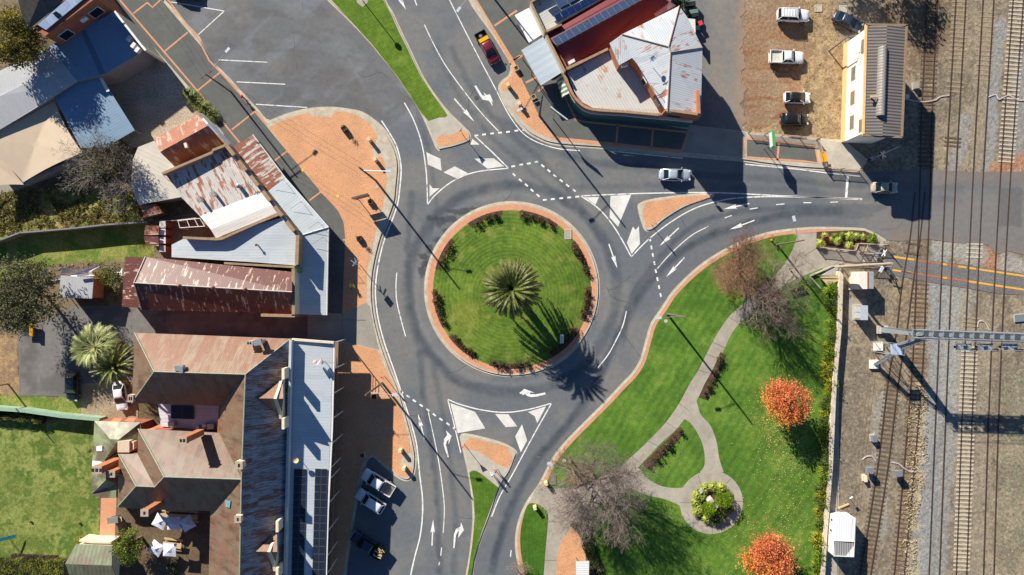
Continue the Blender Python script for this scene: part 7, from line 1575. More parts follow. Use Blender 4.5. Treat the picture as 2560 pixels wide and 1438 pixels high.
for (nm, lb, px, py, w, d, h, mt, rz) in (('concrete_lid', 'flat square concrete lid on the upper right of the roundabout lawn', 1420, 586, 1.05, 1.5, .12, m_conc, 0), ('concrete_lid', 'square metal pit lid on bare soil by the road at the park entry', 1382, 1200, 1.0, 1.5, .1, solid('pit_metal', (126, 116, 100)), .05), ('concrete_lid', 'blank concrete slab on dry ground above the slate sedan', 2048, 19, 1.1, 1.1, .08, m_conc, .05), ('concrete_lid', 'larger concrete slab beside the roof of the slate sedan', 2110, 21, 1.2, 1.1, .08, m_conc, .0)):
    c = P(px, py, .3); t = thing(nm, lb, 'pit lid', (c.x, c.y, .2 if px < 2000 else 0), rz); mb = MB()
    for s in (-1, 1): mb.box((s*(w/2-.08), 0, h/2), (.16, d, h)); mb.box((0, s*(d/2-.08), h/2), (w-.32, .16, h))
    mb.build('rim', mt, t, local=True); MB().box((0, 0, h*.4), (w-.32, d-.32, h*.7)).build('cover', m_path if px == 1420 else mt, t, local=True)
block('plaque', 'pale upright plaque block on the roundabout lawn in the palm shadow', 'plaque', 1405, 848, 1, .5, 1.2, .9, solid('plaque_grey', (196, 198, 202)), 0, m_wtrim, .3)
# statue
c = P(1777, 1253, 1.4); t = thing('statue', 'small grey statue on a pale stone plinth inside the round flower bed', 'statue', (c.x, c.y, .25), math.radians(38))
MB().box((0, 0, .15), (1.0, .8, .3)).build('plinth_step', m_conc, t, local=True); MB().box((0, 0, .75), (.72, .5, .95)).build('plinth', solid('pale_stone', (196, 182, 170)), t, local=True); MB().box((0, 0, 1.26), (.82, .6, .08)).build('plinth_cap', solid('pale_stone', (226, 216, 200)), t, local=True)
def figure(name, label, px, py, rz, shirt, pants, hair, skin=(196, 150, 122), z0=.19, walk=.22, hgt=1.72, parent=None, stone=None, arm=.25, bag=None, zat=0.):
    """one continuous skinned body, walking"""
    k = hgt/1.72
    if parent is None: c = P(px, py, z0); t = thing(name, label, 'person', (c.x, c.y, z0), rz)
    else: t = parent
    J = {'pelvis': (0, 0, .95), 'belly': (.01, 0, 1.1), 'chest': (.02, 0, 1.3), 'neck': (.03, 0, 1.47), 'head0': (.05, 0, 1.56), 'head1': (.055, 0, 1.66),
         'hl': (0, .09, .92), 'kl': (walk*.55+.04, .10, .50), 'al': (walk*.8, .10, .08), 'tl': (walk*.8+.17, .11, .03), 'hr': (0, -.09, .92), 'kr': (-walk*.2+.05, -.10, .50), 'ar': (-walk*1.1, -.10, .12), 'tr': (-walk*1.1+.15, -.11, .04),
         'sl': (.02, .18, 1.42), 'el': (-arm*.5, .25, 1.15), 'wl': (-arm*.3+.08, .26, .92), 'fl': (-arm*.1+.12, .26, .83), 'sr': (.02, -.18, 1.42), 'er': (arm*.4, -.25, 1.15), 'wr': (arm+.1, -.24, .95), 'fr': (arm+.18, -.24, .88)}
    Rr = {'pelvis': .135, 'belly': .125, 'chest': .15, 'neck': .055, 'head0': .085, 'head1': .095, 'hl': .095, 'kl': .06, 'al': .042, 'tl': .035, 'hr': .095, 'kr': .06, 'ar': .042, 'tr': .035, 'sl': .062, 'el': .042, 'wl': .03, 'fl': .028, 'sr': .062, 'er': .042, 'wr': .03, 'fr': .028}
    E_ = [('pelvis', 'belly'), ('belly', 'chest'), ('chest', 'neck'), ('neck', 'head0'), ('head0', 'head1'), ('pelvis', 'hl'), ('hl', 'kl'), ('kl', 'al'), ('al', 'tl'), ('pelvis', 'hr'), ('hr', 'kr'), ('kr', 'ar'), ('ar', 'tr'), ('chest', 'sl'), ('sl', 'el'), ('el', 'wl'), ('wl', 'fl'), ('chest', 'sr'), ('sr', 'er'), ('er', 'wr'), ('wr', 'fr')]
    names = list(J); ix = {n: i for i, n in enumerate(names)}
    me = bpy.data.meshes.new('body'); me.from_pydata([Vector(J[n])*k+Vector((0, 0, zat)) for n in names], [(ix[a], ix[b]) for a, b in E_], []); o = bpy.data.objects.new('body', me); COL.objects.link(o); o.parent = t
    md = o.modifiers.new('skin', 'SKIN'); md.use_smooth_shade = True
    for n in names: v = me.skin_vertices[0].data[ix[n]]; v.radius = (Rr[n]*k, Rr[n]*k*(.82 if n in ('chest', 'belly') else 1)); v.use_root = n == 'pelvis'
    sb = o.modifiers.new('sub', 'SUBSURF'); sb.levels = sb.render_levels = 1
    if stone: me.materials.append(stone); return t
    m, nt, b = nmat('person_cloth', .8); v = coords(nt); sp = ND(nt, 'SeparateXYZ'); nt.links.new(v, sp.inputs[0]); z = sp.outputs[2]; y = mth(nt, 'ABSOLUTE', sp.outputs[1])
    cl_ = mixc(nt, mth(nt, 'GREATER_THAN', z, .96*k), lin(pants), lin(shirt)); cl_ = mixc(nt, mth(nt, 'GREATER_THAN', z, 1.47*k), cl_, lin(skin)); cl_ = mixc(nt, mth(nt, 'MULTIPLY', mth(nt, 'LESS_THAN', z, .96*k), mth(nt, 'GREATER_THAN', y, .2*k)), cl_, lin(skin)); cl_ = mixc(nt, mth(nt, 'LESS_THAN', z, .1*k), cl_, lin((230, 228, 224)))
    nt.links.new(cl_, b.inputs['Base Color']); me.materials.append(m)
    mb = MB(); mb.lathe([(.06*k, 1.58*k), (.112*k, 1.63*k), (.118*k, 1.68*k), (.09*k, 1.75*k), (.02*k, 1.775*k)], (.035*k, 0, 0), 12); mb.build('hair', solid('hair_%d' % hair[0], hair, rough=.9), t, smooth=True, local=True)
    for s in (-1, 1):   # fingers and thumb on each hand
        w_ = Vector(J['fl'] if s > 0 else J['fr'])*k; mb = MB()
        for q in range(4): mb.tube(w_+Vector((.0+q*.013-.02, 0, 0)), w_+Vector((.02+q*.016-.02, -.01*s, -.07-.01*(q in (1, 2)))), .0085, .006, 5)
        mb.tube(w_+Vector((.02, -.01*s, .02)), w_+Vector((.055, -.02*s, -.02)), .009, .007, 5); mb.build('fingers', solid('skin', skin), t, local=True)
    return t
c = P(1790, 1265, 1.8); t['label'] = 'pale stone memorial plinth inside the round flower bed'; t['category'] = 'plinth'; t.name = 'plinth'
t = thing('statue', 'small grey standing statue beside the stone plinth in the round flower bed', 'statue', (c.x, c.y, .25), math.radians(-40)); MB().box((0, 0, .5), (.5, .5, 1.0)).build('statue_base', m_drive, t, local=True)
figure('', '', 0, 0, 0, None, None, None, parent=t, stone=solid('statue_grey', (128, 126, 134), rough=.5, var=.15, sc=6), zat=1.0, walk=.05, hgt=1.5, arm=.1)
figure('person', 'walking person in a pink top and dark trousers on the south median', 1240, 1173, math.radians(150), (222, 110, 136), (58, 34, 44), (60, 44, 36))
figure('person', 'walking person in pale blue and white clothes beside the one in pink', 1231, 1184, math.radians(120), (190, 208, 232), (220, 226, 236), (90, 96, 110), hgt=1.78)
c = P(1752, 1227, .8); t = thing('info_plinth', 'small blue white slanted sign on the rim of the statue bed', 'sign', (c.x, c.y, .25), .5); MB().box((0, 0, .35), (.12, .3, .7)).build('post', m_conc, t, local=True); MB().box((0, 0, .75), (.55, .6, .06), ry=.35).build('sign_panel', solid('pale_blue_panel', (186, 206, 216)), t, local=True)
# bench in the park
c = P(1993, 724, .6); t = thing('park_bench', 'dark red picnic bench on the grass edge below the park path', 'bench', (c.x, c.y, .2), math.radians(19)); m_bw = solid('dark_red_timber', (86, 48, 44), rough=.8)
for k in range(3): MB().box((0, -.25+k*.2, .5), (2.1, .16, .05)).build('seat_slat', m_bw, t, local=True)
for k in range(2): MB().box((0, .38+k*.04, .72+k*.2), (2.1, .05, .15)).build('backrest_slat', m_bw, t, local=True)
for s in (-.85, .85): mb = MB(); mb.box((s, -.05, .25), (.07, .55, .06)); mb.box((s, -.28, .24), (.07, .07, .48)); mb.box((s, .3, .45), (.07, .07, .9)); mb.build('leg', m_blk, t, local=True)
# small ribbed shelter at the bottom
t = thing('shelter', 'small white ribbed shelter roof on the park brick area at the bottom edge', 'shelter', (*xy(1456, 1425, 2.4), 0)); roof(t, [[(1440, 1404, 2.5), (1473, 1403, 2.5), (1472, 1450, 2.3), (1440, 1450, 2.3)]], corr('ribbed_white_shelter', (236, 236, 232), pitch=.33, ribs=.35, tone=.03), thick=.06, udir=(0, 1, 0))
for px, py in ((1442, 1407), (1470, 1407), (1442, 1446), (1470, 1446)): q = P(px, py, 2.4); MB().tube((q.x, q.y, .2), (q.x, q.y, 2.4), .05, n=6).build('post', m_steel, t)
# courtyard umbrellas, tables, bbq
def star(label, px, py, rz, k):
    c = P(px, py, 2.5); t = thing('umbrella', label, 'umbrella', (c.x, c.y, 0), rz); n = 8; mb = MB(); R0, R1 = 1.4, .9
    ring = [(R0*math.cos(i*math.pi/4) if i % 2 == 0 else R1*math.cos(i*math.pi/4), R0*math.sin(i*math.pi/4) if i % 2 == 0 else R1*math.sin(i*math.pi/4), 2.28 if i % 2 == 0 else 2.36) for i in range(8)]
    for i in range(8): a, b = Vector(ring[i]), Vector(ring[(i+1) % 8]); ap = Vector((0, 0, 2.75)); m1, m2 = a.lerp(ap, .5)-Vector((0, 0, .06)), b.lerp(ap, .5)-Vector((0, 0, .06)); mb.add([a, b, m2, m1]); mb.add([m1, m2, ap])
    mb.build('canopy', solid('umbrella_white', (226, 228, 238), var=.05), t, thick=.02, local=True); MB().tube((0, 0, 0), (0, 0, 2.8), .03, n=6).build('pole', m_lwood, t, local=True); mb = MB(); mb.lathe([(.3, 0), (.3, .08), (.05, .1)], (0, 0, 0), 12); mb.build('base', m_blk, t, local=True)
for i, (px, py, lb) in enumerate(((399, 1305, 'white star shaped umbrella, left one of the upper courtyard row'), (433, 1309, 'white star shaped umbrella, middle one of the upper courtyard row'), (467, 1310, 'white star shaped umbrella, right one of the upper courtyard row'), (389, 1372, 'white umbrella of the lower courtyard pair beside the round tree'), (423, 1376, 'white umbrella of the lower courtyard pair nearest the timber table'))): star(lb, px, py, i*.5+.3, i)
def table(label, px, py, L, rz):
    c = P(px, py, .75); t = thing('picnic_table', label, 'table', (c.x, c.y, .02), rz); MB().box((0, 0, .75), (L, .8, .06)).build('tabletop', m_lwood, t, local=True)
    for s in (-.75, .75): MB().box((0, s, .45), (L, .3, .05)).build('bench_seat', m_lwood, t, local=True)
    for s in (-L*.4, L*.4): mb = MB(); mb.box((s, 0, .4), (.1, 1.6, .08)); mb.box((s, .3, .37), (.1, .08, .74)); mb.box((s, -.3, .37), (.1, .08, .74)); mb.build('leg', m_lwood, t, local=True)
table('long timber picnic table in shade under the upper row of umbrellas', 448, 1292, 5.6, -.05); table('sunlit timber picnic table beside the lower umbrella pair', 430, 1363, 2.8, -.12)
c = P(282, 1301, 1.1); t = thing('barbecue', 'grey covered barbecue trolley on the hotel paving by the lawn', 'barbecue', (c.x, c.y, .03), .1); MB().box((0, 0, .95), (1.6, .9, .35)).build('hood', solid('grey_cover', (130, 132, 124)), t, local=True); MB().box((0, 0, .45), (1.3, .7, .7)).build('cabinet', m_blk, t, local=True)
MB().box((1.0, 0, .8), (.4, .7, .05)).build('side_shelf', m_lwood, t, local=True)
c = P(10, 1348, 1.6); t = thing('slide', 'teal playground slide cut by the left edge of the hotel lawn', 'slide', (c.x, c.y, 0), .15); MB().box((.2, 0, 1.3), (2.2, .5, .06), ry=.5).build('chute', solid('teal_plastic', (40, 130, 136), rough=.4), t, local=True); mb = MB(); mb.tube((-.7, .2, 0), (-.7, .2, 1.9), .04, n=6); mb.tube((-.7, -.2, 0), (-.7, -.2, 1.9), .04, n=6); mb.build('ladder', m_steel, t, local=True)
for px, py, lb in ((76, 1304, 'small brown ball lying on the lawn, left one'), (198, 1307, 'small brown ball lying on the lawn, right one nearer the outbuilding')):
    c = P(px, py, .1); t = thing('ball', lb, 'ball', (c.x, c.y, 0)); mb = MB(); mb.lathe([(.02, .0), (.13, .06), (.18, .17), (.13, .3), (.02, .35)], (0, 0, 0), 10); mb.build('shell', solid('brown_ball', (140, 96, 66)), t, smooth=True, local=True)
c = P(66, 824, 1.0); t = thing('trailer', 'yellow edged trailer half hidden under the olive grey tree', 'trailer', (c.x, c.y, .01), 1.55); MB().box((0, 0, .7), (2.0, 1.2, .1)).build('tray', solid('dark_metal', (60, 60, 64)), t, local=True); MB().box((0, -.7, .85), (2.0, .5, .35)).build('side_board', paint('ochre_paint', (206, 150, 20), coat=0), t, local=True)
for s in (-1, 1): mb = MB(); mb.tube((0, s*.55, .3), (0, s*.75, .3), .3, n=12); mb.build('wheel', m_tyre, t, local=True)

# ================================================================ FENCES
m_picket = solid('tan_picket', (206, 180, 158), rough=.6, var=.08); m_fpost = solid('brown_post', (84, 62, 54), rough=.6)
def picket_fence(label, pl, h=1.25, z0=.05, gap=.16, step=2.4):
    W = [Vector((*xy(a, b, h), 0)) for a, b in pl]; c = sum(W, Vector())/len(W); t = thing('picket_fence', label, 'fence', (c.x, c.y, 0)); pk, rl = MB(), MB()
    for a, b in zip(W[:-1], W[1:]):
        L = (b-a).length; d = (b-a)/L; an = math.atan2(d.y, d.x); k = 0
        while k*gap < L: p = a+d*k*gap; pk.box((p.x, p.y, z0+h/2+.05), (.05, .03, h-.1), an); k += 1
        for zz in (.2, h-.08): rl.box(((a.x+b.x)/2, (a.y+b.y)/2, z0+zz), (L, .07 if zz > 1 else .05, .05), an)
        m_ = max(1, int(L/step))
        for j in range(m_+1): p = a+d*L*j/m_; MB().box((p.x, p.y, z0+h/2+.03), (.1, .1, h+.06), an).build('post', m_fpost, t)
    pk.build('pickets', m_picket, t); rl.build('rail', m_picket, t)
    return t
picket_fence('tan picket fence along the back of the footpath below the dirt car park', [(1877, 329), (1960, 337), (2050, 345)])
t = picket_fence('tan picket fence running down to the road with a yellow warning panel', [(2050, 348), (2058, 382), (2068, 416)])
q = P(2058, 392, 1.3); MB().box((q.x, q.y, .75), (.06, 1.5, .6), .22).build('warning_panel', paint('amber_panel', (230, 168, 30), coat=0), t)
mb = MB(); mb.box((q.x+.25, q.y, 1.32), (.5, 1.5, .04), .22); mb.build('panel_top', paint('amber_panel', (230, 168, 30), coat=0), t)
picket_fence('tan picket fence beside the stop line at the level crossing', [(2069, 418), (2110, 421), (2156, 425)])
picket_fence('tan picket fence behind the crossing planter, stepping up at its east end', [(2048, 618), (2098, 623), (2139, 627), (2146, 608), (2190, 611), (2220, 612)], z0=.2)
picket_fence('short tan picket fence slanting down to the pedestrian crossing', [(2221, 613), (2240, 635)], z0=.1)
picket_fence('short tan picket fence forming the inner maze gate of the pedestrian crossing', [(2158, 632), (2185, 635)], z0=.1); picket_fence('pale picket gate standing across the pedestrian maze', [(2170, 612), (2164, 630)], z0=.1)
picket_fence('tan picket fence on the south side of the pedestrian path', [(2107, 660), (2165, 663), (2230, 667)], z0=.1)
# timber and metal fences on the left
def board_fence(name, label, pl, h, w, mat, capm, posts=2.6):
    W = [xy(a, b, h) for a, b in pl]; c = cen(W); t = thing(name, label, 'fence', (*c, 0)); L, R = offs(W, w/2), offs(W, -w/2); a_, b_ = MB(), MB()
    for i in range(len(W)-1): a_.prism([L[i], L[i+1], R[i+1], R[i]], 0, h-.06); L2, R2 = offs(W, w*.9), offs(W, -w*.9); b_.prism([L2[i], L2[i+1], R2[i+1], R2[i]], h-.06, h)
    a_.build('boards', mat, t); b_.build('capping', capm, t)
    for (x, y) in W: MB().box((x, y, h/2), (.14, .14, h+.05)).build('post', mat, t)
    return t
board_fence('paling_fence', 'weathered timber fence between the weedy lot and the shaded grass strip', [(-60, 612), (0, 600), (48, 582), (110, 577), (180, 571), (260, 562), (365, 555)], 1.9, .12, m_wood, solid('grey_timber', (122, 126, 132)))
board_fence('metal_fence', 'pale green corrugated fence along the top of the hotel lawn', [(-60, 1018), (60, 1027), (150, 1040), (248, 1049)], 1.9, .3, corr('green_fence_sheet', (150, 176, 150), pitch=.2), solid('green_cap', (148, 176, 152)))
board_fence('yard_fence', 'thin pale fence across the back of the shop yard', [(400, 553), (440, 551), (490, 545)], 1.8, .06, m_wood, m_grey)
board_fence('garden_wall', 'low concrete wall below the beige shade sails', [(62, 460), (130, 425), (200, 398)], 1.2, .3, m_drive, m_conc)
t = thing('steel_frame', 'open steel frame standing in the shop yard beside the white roof', 'frame', (*xy(473, 560, 2.4), 0)); mb = MB()
A4 = [P(445, 552, 2.5), P(500, 546, 2.5), P(512, 566, 2.5), P(450, 570, 2.5)]
for i in range(4): mb.tube(A4[i], A4[(i+1) % 4], .06, n=5)
mb.tube(A4[0].lerp(A4[1], .4), A4[3].lerp(A4[2], .4), .06, n=5); mb.tube(A4[0].lerp(A4[1], .75), A4[3].lerp(A4[2], .75), .06, n=5); mb.build('beam', m_wtrim, t)
for q in A4: MB().tube((q.x, q.y, 0), (q.x, q.y, 2.5), .05, n=5).build('post', m_wtrim, t)
# railway boundary wall
WL = [(2104, 676), (2100, 814), (2092, 900), (2087, 958), (2077, 1175), (2063, 1342), (2058, 1438), (2054, 1540)]
t = thing('railway_wall', 'long pale brick wall with slim steel posts between the park shrubs and the rail yard', 'wall', (*xy(2085, 1000, 1), 0)); W = [xy(a, b, 1.35) for a, b in WL]; L, R = offs(W, .22), offs(W, -.22); mb, mc = MB(), MB()
for i in range(len(W)-1): mb.prism([L[i], L[i+1], R[i+1], R[i]], 0, 1.25); L2, R2 = offs(W, .29), offs(W, -.29); mc.prism([L2[i], L2[i+1], R2[i+1], R2[i]], 1.25, 1.35)
mb.build('wall', m_cream, t); mc.build('coping', solid('wall_coping', (206, 192, 170), var=.18, sc=1.5), t)
for i in range(13): q = xy(2102-i*3.6, 700+i*60, 1.4); MB().box((q[0]+.3, q[1], 1.2), (.05, .05, 1.0)).build('post', m_fpost, t)
t = thing('ramp_wall', 'angled low concrete wall and white rail where the park path meets the rail fence', 'wall', (*xy(2070, 685, .8), 0)); parapet(t, [(2026, 690), (2085, 664)], 0, .6, .2, m_drive, m_conc, 'wall'); parapet(t, [(2026, 692), (2052, 722)], 0, .5, .2, m_drive, m_conc, 'wall'); mb = MB(); mb.px([(2054, 688, .9), (2088, 670, 1.3), (2102, 670, 1.3), (2068, 689, .9)]); mb.build('white_panel', m_wtrim, t, thick=.06); mb = MB(); mb.px([(2046, 692, .5), (2102, 690, .5), (2094, 702, .5), (2066, 714, .5)]); mb.build('ramp', m_lwood, t, thick=.4); mb = MB(); mb.tube(P(2044, 689, 1.2), P(2096, 690, 1.2), .05, n=6); mb.build('handrail', m_wood, t)
t = thing('marker_post', 'yellow marker post at the top end of the park lawn', 'post', (*xy(1929, 600, .5), .2)); MB().box((0, 0, .5), (.18, .18, 1.0)).build('post', paint('amber_panel', (230, 168, 30), coat=0), t, local=True); MB().box((0, 0, 1.02), (.24, .24, .05)).build('cap', m_blk, t, local=True)

# ================================================================ RAILWAY
m_rail = solid('rusty_rail', (84, 68, 60), rough=.6, metal=.3, var=.2, sc=1.5); m_railtop = solid('rail_head', (118, 96, 84), rough=.45, metal=.5)
m_slpw = solid('timber_sleeper', (104, 84, 66), rough=.95, var=.25, sc=3); m_slpc = solid('concrete_sleeper', (196, 184, 162), rough=.9, var=.1, sc=3); m_slpd = solid('dirty_sleeper', (158, 140, 112), rough=.95, var=.12, sc=3)
TLAB = {'T1': 'railway track on dark timber sleepers passing closest to the signal box', 'TB': 'second railway track east of the signal box, mostly buried in grey gravel', 'TC': 'railway track with pale concrete sleepers showing below the signal gantry', 'TD': 'easternmost railway track with concrete sleepers showing at the top', 'TA': 'curving siding track branching off towards the white metal shed'}
def at_y(pl, y):
    for a, b in zip(pl[:-1], pl[1:]):
        if a[1] <= y <= b[1]: f = (y-a[1])/(b[1]-a[1]); return a[0]+(b[0]-a[0])*f
for key, (l, r_) in TR.items():
    t = thing('railway_track', TLAB[key], 'railway track', (*xy(*lrp(l[2], r_[2], .5), 0), 0))
    for pl in (l, r_):
        mb = MB(); pts = sm(pl, False, 5)
        strip('', pts, 2.7, .0, None, h=.085, mb=mb); mb.build('rail', m_rail, t); 
    # sleepers: visible stretches (y from, to, step, material, exposure)
    RG = {'T1': [(8, 420, 11, m_slpw, .0), (700, 1430, 11.5, m_slpw, -.034)], 'TB': [(4, 190, 11, m_slpd, -.02), (205, 240, 12, m_slpd, -.01), (345, 372, 10, m_slpw, 0)], 'TC': [(30, 200, 12, m_slpd, -.025), (610, 650, 11, m_slpc, 0), (795, 835, 10, m_slpd, 0), (868, 1430, 10.5, m_slpc, .012)], 'TD': [(5, 405, 10.5, m_slpc, .005)], 'TA': [(610, 700, 24, m_slpw, 0), (965, 1430, 11, m_slpw, -.02)]}[key]
    proto = None; rr = random.Random(5)
    for (y0, y1, st, mt, dz) in RG:
        y = y0
        pr = None
        while y < y1:
            xa, xb = at_y(l, y), at_y(r_, y)
            if xa is None or xb is None: y += st; continue
            a, b = P(xa, y, 0), P(xb, y+.5, 0); c = (a+b)/2; 
            if pr is None: mb = MB(); mb.box((0, 0, 0), (2.5, .25, .12)); pr = mb.build('sleeper', mt, t, local=True); o = pr
            else: o = pr.copy(); COL.objects.link(o); o.parent = t
            o.location = (c.x-t.location.x, c.y-t.location.y, -.02+dz+rr.uniform(-.01, .01)); d = at_y(l, y+8) or xa; o.rotation_euler = (0, rr.uniform(-.004, .004), math.atan((d-xa)/8.0)*1.0+rr.uniform(-.03, .03)); y += st
slab('rail_joint_gap', [(2330, 100), (2330.5, 100), (2330.5, 100.5)], -.1, -.09, m_rail) if 0 else None
# signal gantry
gz = 10.0; t = thing('signal_gantry', 'grey steel signal gantry spanning the tracks with stairs and hanging signal cages', 'signal gantry', (*xy(2300, 836, gz), 0)); m_gal = solid('gantry_steel', (162, 168, 172), rough=.45, metal=.3, var=.12)
q0, q1 = P(2292, 835, gz), P(2700, 850, gz); L = (q1-q0).length; d = (q1-q0)/L; nn = Vector((-d.y, d.x, 0)); mb = MB(); hw = .55
for s in (-1, 1):
    for zz in (-1.0, 0): mb.tube(q0+nn*s*hw+Vector((0, 0, zz)), q1+nn*s*hw+Vector((0, 0, zz)), .09, n=6)
    k = 0
    while k*1.4 < L-1.4: a = q0+d*k*1.4+nn*s*hw; mb.tube(a, a+Vector((0, 0, -1)), .04, n=4); mb.tube(a+Vector((0, 0, -1)), a+d*1.4, .04, n=4); k += 1
mb.build('truss', m_gal, t)
mb = MB(); k = 0
while k*1.4 < L-1: a = q0+d*k*1.4; mb.box(a+Vector((0, 0, -.95)), (.12, 1.1, .12), math.atan2(d.y, d.x)); mb.box(a+d*.5+Vector((0, 0, .02)), (.5, .5, .06), math.atan2(d.y, d.x)); k += 1
mb.build('cross_member', m_gal, t)
a = (q0+q1)/2; MB().box((a.x, a.y, gz-.93), (L, .8, .05), math.atan2(d.y, d.x)).build('walkway', solid('walkway_mesh', (84, 90, 96), rough=.7), t)
mb = MB()
for s in (-1, 1): mb.tube(q0+nn*s*.7+Vector((0, 0, .95)), q1+nn*s*.7+Vector((0, 0, .95)), .035, n=4)
mb.build('handrail', m_gal, t)
b0_ = P(2206, 824, 0); mb = MB(); mb.loft([[(b0_.x+dx*.5, b0_.y+dy*.4, 0) for dx, dy in ((-1, -1), (1, -1), (1, 1), (-1, 1))], [(b0_.x+dx*.25, b0_.y+dy*.3, gz-.2) for dx, dy in ((-1, -1), (1, -1), (1, 1), (-1, 1))]]); mb.build('column', m_gal, t); MB().box((b0_.x-.2, b0_.y, .25), (1.6, 1.2, .5)).build('footing', m_conc, t)
mb = MB(); mb.tube((b0_.x, b0_.y, gz-.3), q0, .12, n=6); mb.tube((b0_.x, b0_.y+.4, gz-.3), q0+nn*.5, .07, n=5); mb.build('bracket', m_gal, t)
pf = P(2240, 874, 5.0); MB().box(pf, (1.5, 1.6, .1), .1).build('landing', solid('landing_grate', (176, 190, 214), rough=.5), t)
mb = MB()
for s in (-.7, .7):
    for v in (-.75, .75): mb.tube((pf.x+s, pf.y+v, 0), (pf.x+s, pf.y+v, 6.0), .05, n=5)
for zz in (5.5, 6.0):
    for s in (-.7, .7): mb.tube((pf.x+s, pf.y-.75, zz), (pf.x+s, pf.y+.75, zz), .03, n=4)
mb.tube((pf.x-.7, pf.y-.75, .5), (pf.x+.7, pf.y-.75, 4.6), .04, n=4); mb.tube((pf.x-.7, pf.y+.75, 4.6), (pf.x+.7, pf.y+.75, .5), .04, n=4); mb.tube((pf.x-.7, pf.y-.75, .5), (pf.x-.7, pf.y+.75, 4.6), .04, n=4); mb.build('stair_tower', m_gal, t)
def stairs(a, b, w, n):
    d = b-a; an = math.atan2(d.y, d.x); nr = Vector((-math.sin(an), math.cos(an), 0))*w/2; mb = MB()
    for s in (-1, 1):
        mb.tube(a+nr*s, b+nr*s, .06, n=5)
        for rz in (.5, 1.0): mb.tube(a+nr*s+Vector((0, 0, rz)), b+nr*s+Vector((0, 0, rz)), .03, n=4)
        for k in range(0, n+1, 4): p = a+d*k/n+nr*s; mb.tube(p, p+Vector((0, 0, 1)), .025, n=4)
    for k in range(n): p = a+d*(k+.5)/n; mb.box(p, (.22, w, .04), an)
    return mb.build('stair_flight', m_gal, t)
stairs(P(2190, 911, .3), pf+Vector((-.4, -.6, 0)), .8, 20); stairs(pf+Vector((.4, .5, 0)), P(2308, 845, gz-.9), .8, 22)
for px, py in ((2196, 866), (2186, 911)): q = P(px, py, .3); MB().box((q.x, q.y, .2), (1.3, 1.3, .4)).build('footing', m_creamw, t)
for px in (2424, 2478, 2540):
    q = P(px, 853, gz); y0 = q.y; mb = MB(); mb.box((q.x, y0-.9, gz-1.2), (2.2, .9, .08))
    for s in (-1.1, 1.1):
        for v in (-1.3, -.5): mb.tube((q.x+s, y0+v, gz-1.2), (q.x+s, y0+v, gz-.2), .03, n=4)
    for zz in (gz-.2, gz-.7): mb.tube((q.x-1.1, y0-1.3, zz), (q.x+1.1, y0-1.3, zz), .03, n=4)
    cg = mb.build('signal_cage', m_gal, t); MB().box((q.x-.3, y0-1.0, gz-1.9), (.5, .3, 1.3)).build('signal_head', m_blk, cg); mb = MB(); mb.box((q.x+1.4, y0-1.35, gz-1.3), (.9, .35, .3)); mb.build('signal_hood', m_blk, cg)
# level crossing signals
def xsignal(label, px, py, boom, rz, z0=.05):
    c = P(px, py, 0); t = thing('crossing_signal', label, 'crossing signal', (c.x, c.y, z0), rz); MB().tube((0, 0, 0), (0, 0, 3.6), .07, n=8).build('post', m_steel, t, local=True)
    mb = MB(); mb.box((.08, 0, 3.3), (.04, 1.3, .18), rx=.75); mb.box((.1, 0, 3.3), (.04, 1.3, .18), rx=-.75); mb.build('cross_board', m_wtrim, t, local=True)
    for s in (-.35, .35): mb = MB(); mb.tube((.05, s, 2.5), (.3, s, 2.5), .2, .17, 10); h = mb.build('lamp_hood', m_blk, t, local=True); mb = MB(); mb.tube((.12, s, 2.5), (.16, s, 2.5), .12, n=10); mb.build('red_lens', m_redl, h, local=True)
    MB().box((-.3, 0, 1.0), (.5, .6, .8)).build('motor_box', m_steel, t, local=True); b_ = Vector((math.cos(boom), math.sin(boom), .55)).normalized(); mb = MB(); mb.tube((-.2, 0, 1.1), Vector((-.2, 0, 1.1))+b_*3.6, .06, .04, 6); mb.build('boom_arm', m_wtrim, t, local=True)
    MB().box(Vector((-.2, 0, 1.1))-b_*.6, (.5, .3, .35), boom).build('counterweight', solid('dark_metal', (60, 60, 64)), t, local=True)
xsignal('level crossing signal with crossed boards and raised boom in the signal box shadow', 2177, 398, .15, .3)
xsignal('level crossing signal with a short boom beside the pedestrian maze', 2182, 636, .05, 2.8)
for (lb, px, py, w, d, h, mt) in (('grey signal cabinet on the left of the siding track, northern one', 2187, 1097, .6, .95, .8, m_steel), ('grey cabinet on a short post beside the siding, nearest the tangled white cables', 2176, 1176, .8, .7, 1.6, m_steel), ('grey cabinet on a short post between the siding and the main tracks', 2248, 1184, .9, .7, 1.6, m_steel), ('small rusty cream box beside the siding below the tangled cables', 2164, 1197, .4, .9, .7, m_cream), ('small pale box between the signal box and the first track', 2292, 213, .5, .9, .7, m_drive), ('tiny blue white box on gravel east of the signal box', 2269, 241, .4, .5, .4, m_wtrim), ('grey concrete cover beside the easternmost track', 2552, 795, 1.8, 1.0, .15, m_steel)):
    c = P(px, py, h); t = thing('signal_cabinet', lb, 'cabinet', (c.x, c.y, 0), .1); MB().box((0, 0, h*.78 if h > 1 else h*.5), (w, d, h*.45 if h > 1 else h)).build('case', mt, t, local=True); MB().box((0, 0, h+.03), (w+.08, d+.08, .06)).build('lid', mt, t, local=True)
    if h > 1: MB().tube((0, 0, 0), (0, 0, h*.6), .08, n=6).build('post', m_steel, t, local=True)
    else: MB().box((0, 0, .03), (w+.2, d+.2, .06)).build('pad', m_conc, t, local=True)
q = P(2189, 1165, 0); 
m_cable = solid('pale_cable', (226, 206, 200), rough=.7)
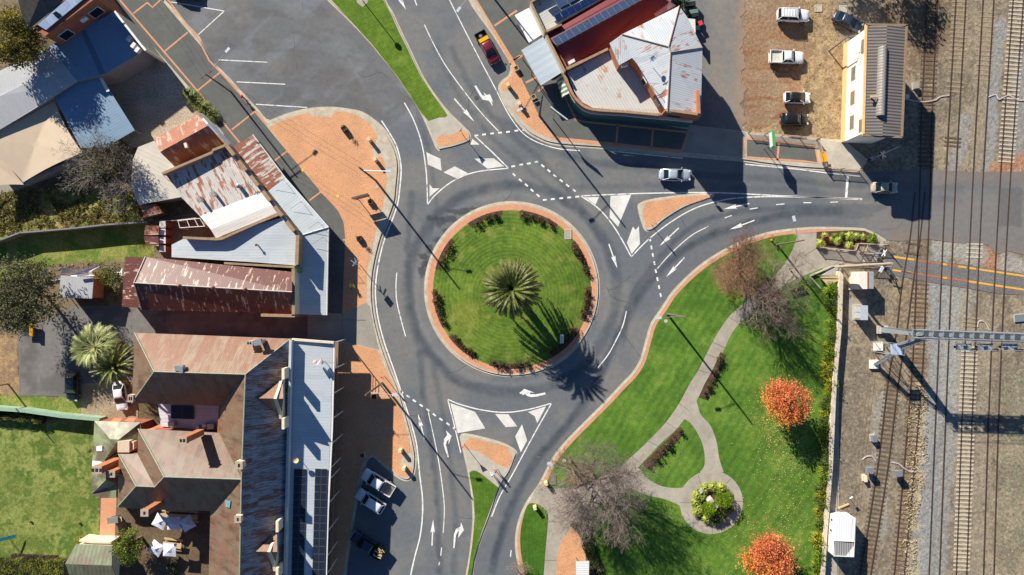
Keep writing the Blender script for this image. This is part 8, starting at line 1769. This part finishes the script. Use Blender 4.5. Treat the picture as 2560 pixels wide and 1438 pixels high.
def cable(label, pl, r=.035, z=.07):
    t = thing('cable', label, 'cable', (*xy(*pl[0], 0), 0)); pts = sm([(*P(a, b, 0).xy, z+.03*((i*7) % 3)) for i, (a, b) in enumerate(pl)], False, 5)
    for k in range(2):
        mb = MB()
        for a, b in zip(pts[:-1], pts[1:]): mb.tube((a[0], a[1]+k*.14, a[2]), (b[0], b[1]+k*.1, b[2]), r, n=5, cap=False)
        mb.build('strand', m_cable, t)
cable('looped pale cables beside the siding track', [(2155, 1150), (2165, 1142), (2178, 1141), (2188, 1152), (2190, 1152)]); cable('pale cables running from the siding cabinet to the next track', [(2226, 1156), (2245, 1160), (2260, 1172), (2275, 1180), (2284, 1178)])
cable('pale cables crossing the first two tracks below the signal box corner', [(2262, 248), (2300, 256), (2335, 252), (2350, 243), (2372, 240)]); cable('pale cables crossing the eastern tracks at the top', [(2470, 244), (2488, 238), (2496, 250), (2520, 240), (2545, 252), (2570, 250)]); cable('pale cable loops beside the easternmost track above the gantry', [(2443, 818), (2447, 804), (2460, 806), (2472, 826)])
for lb, pl in (('short pale beam lying beside the white metal shed, upper one', [(2090, 1273), (2122, 1260)]), ('dark beam lying on soil above the white metal shed', [(2092, 1272), (2126, 1284)])):
    a, b = P(*pl[0], .1), P(*pl[1], .1); t = thing('timber_beam', lb, 'beam', ((a.x+b.x)/2, (a.y+b.y)/2, 0), math.atan2(b.y-a.y, b.x-a.x)); mb = MB(); mb.box((0, 0, .1), ((b-a).length, .2, .2)); mb.build('beam', m_lwood if 'pale' in lb else m_wood, t, local=True)
c = P(2118, 1237, 0); t = thing('lineside_marker', 'small leaning pale marker on a post beside the railway wall shrubs', 'marker', (c.x, c.y, 0), .6); MB().tube((0, 0, 0), (-.1, .1, 1.6), .04, n=6).build('post', m_steel, t, local=True); MB().box((-.1, .1, 1.5), (.5, .04, .35)).build('plate', m_wtrim, t, local=True)
# overhead service wires
PW = [(P(300, -120, 9.3), P(579*1+0, 231, 0)+Vector((0, 0, 8.7)), 'service wires from the parking lot lamp pole to a pole out of frame'), (P(579, 231, 0)+Vector((0, 0, 8.7)), P(940, 452, 0)+Vector((0, 0, 10.6)), 'service wires between the two lamp poles of the brick plaza'), (P(2087, 668, 0)+Vector((0, 0, 15)), P(2120, 1560, 12), 'railway wires strung south from the tall pale pole')]
for a, b, lb in PW:
    t = thing('service_wire', lb, 'wires', (a.x, a.y, 0))
    for k in range(3):
        o = Vector((.5*(k-1), .5*(k-1), 0)); mb = MB(); pr = None
        for i in range(13): f = i/12; p = a.lerp(b, f)+o-Vector((0, 0, 1.2*4*f*(1-f))); (mb.tube(pr, p, .014, n=3, cap=False) if pr is not None else None); pr = p
        mb.build('wire', m_blk, t)
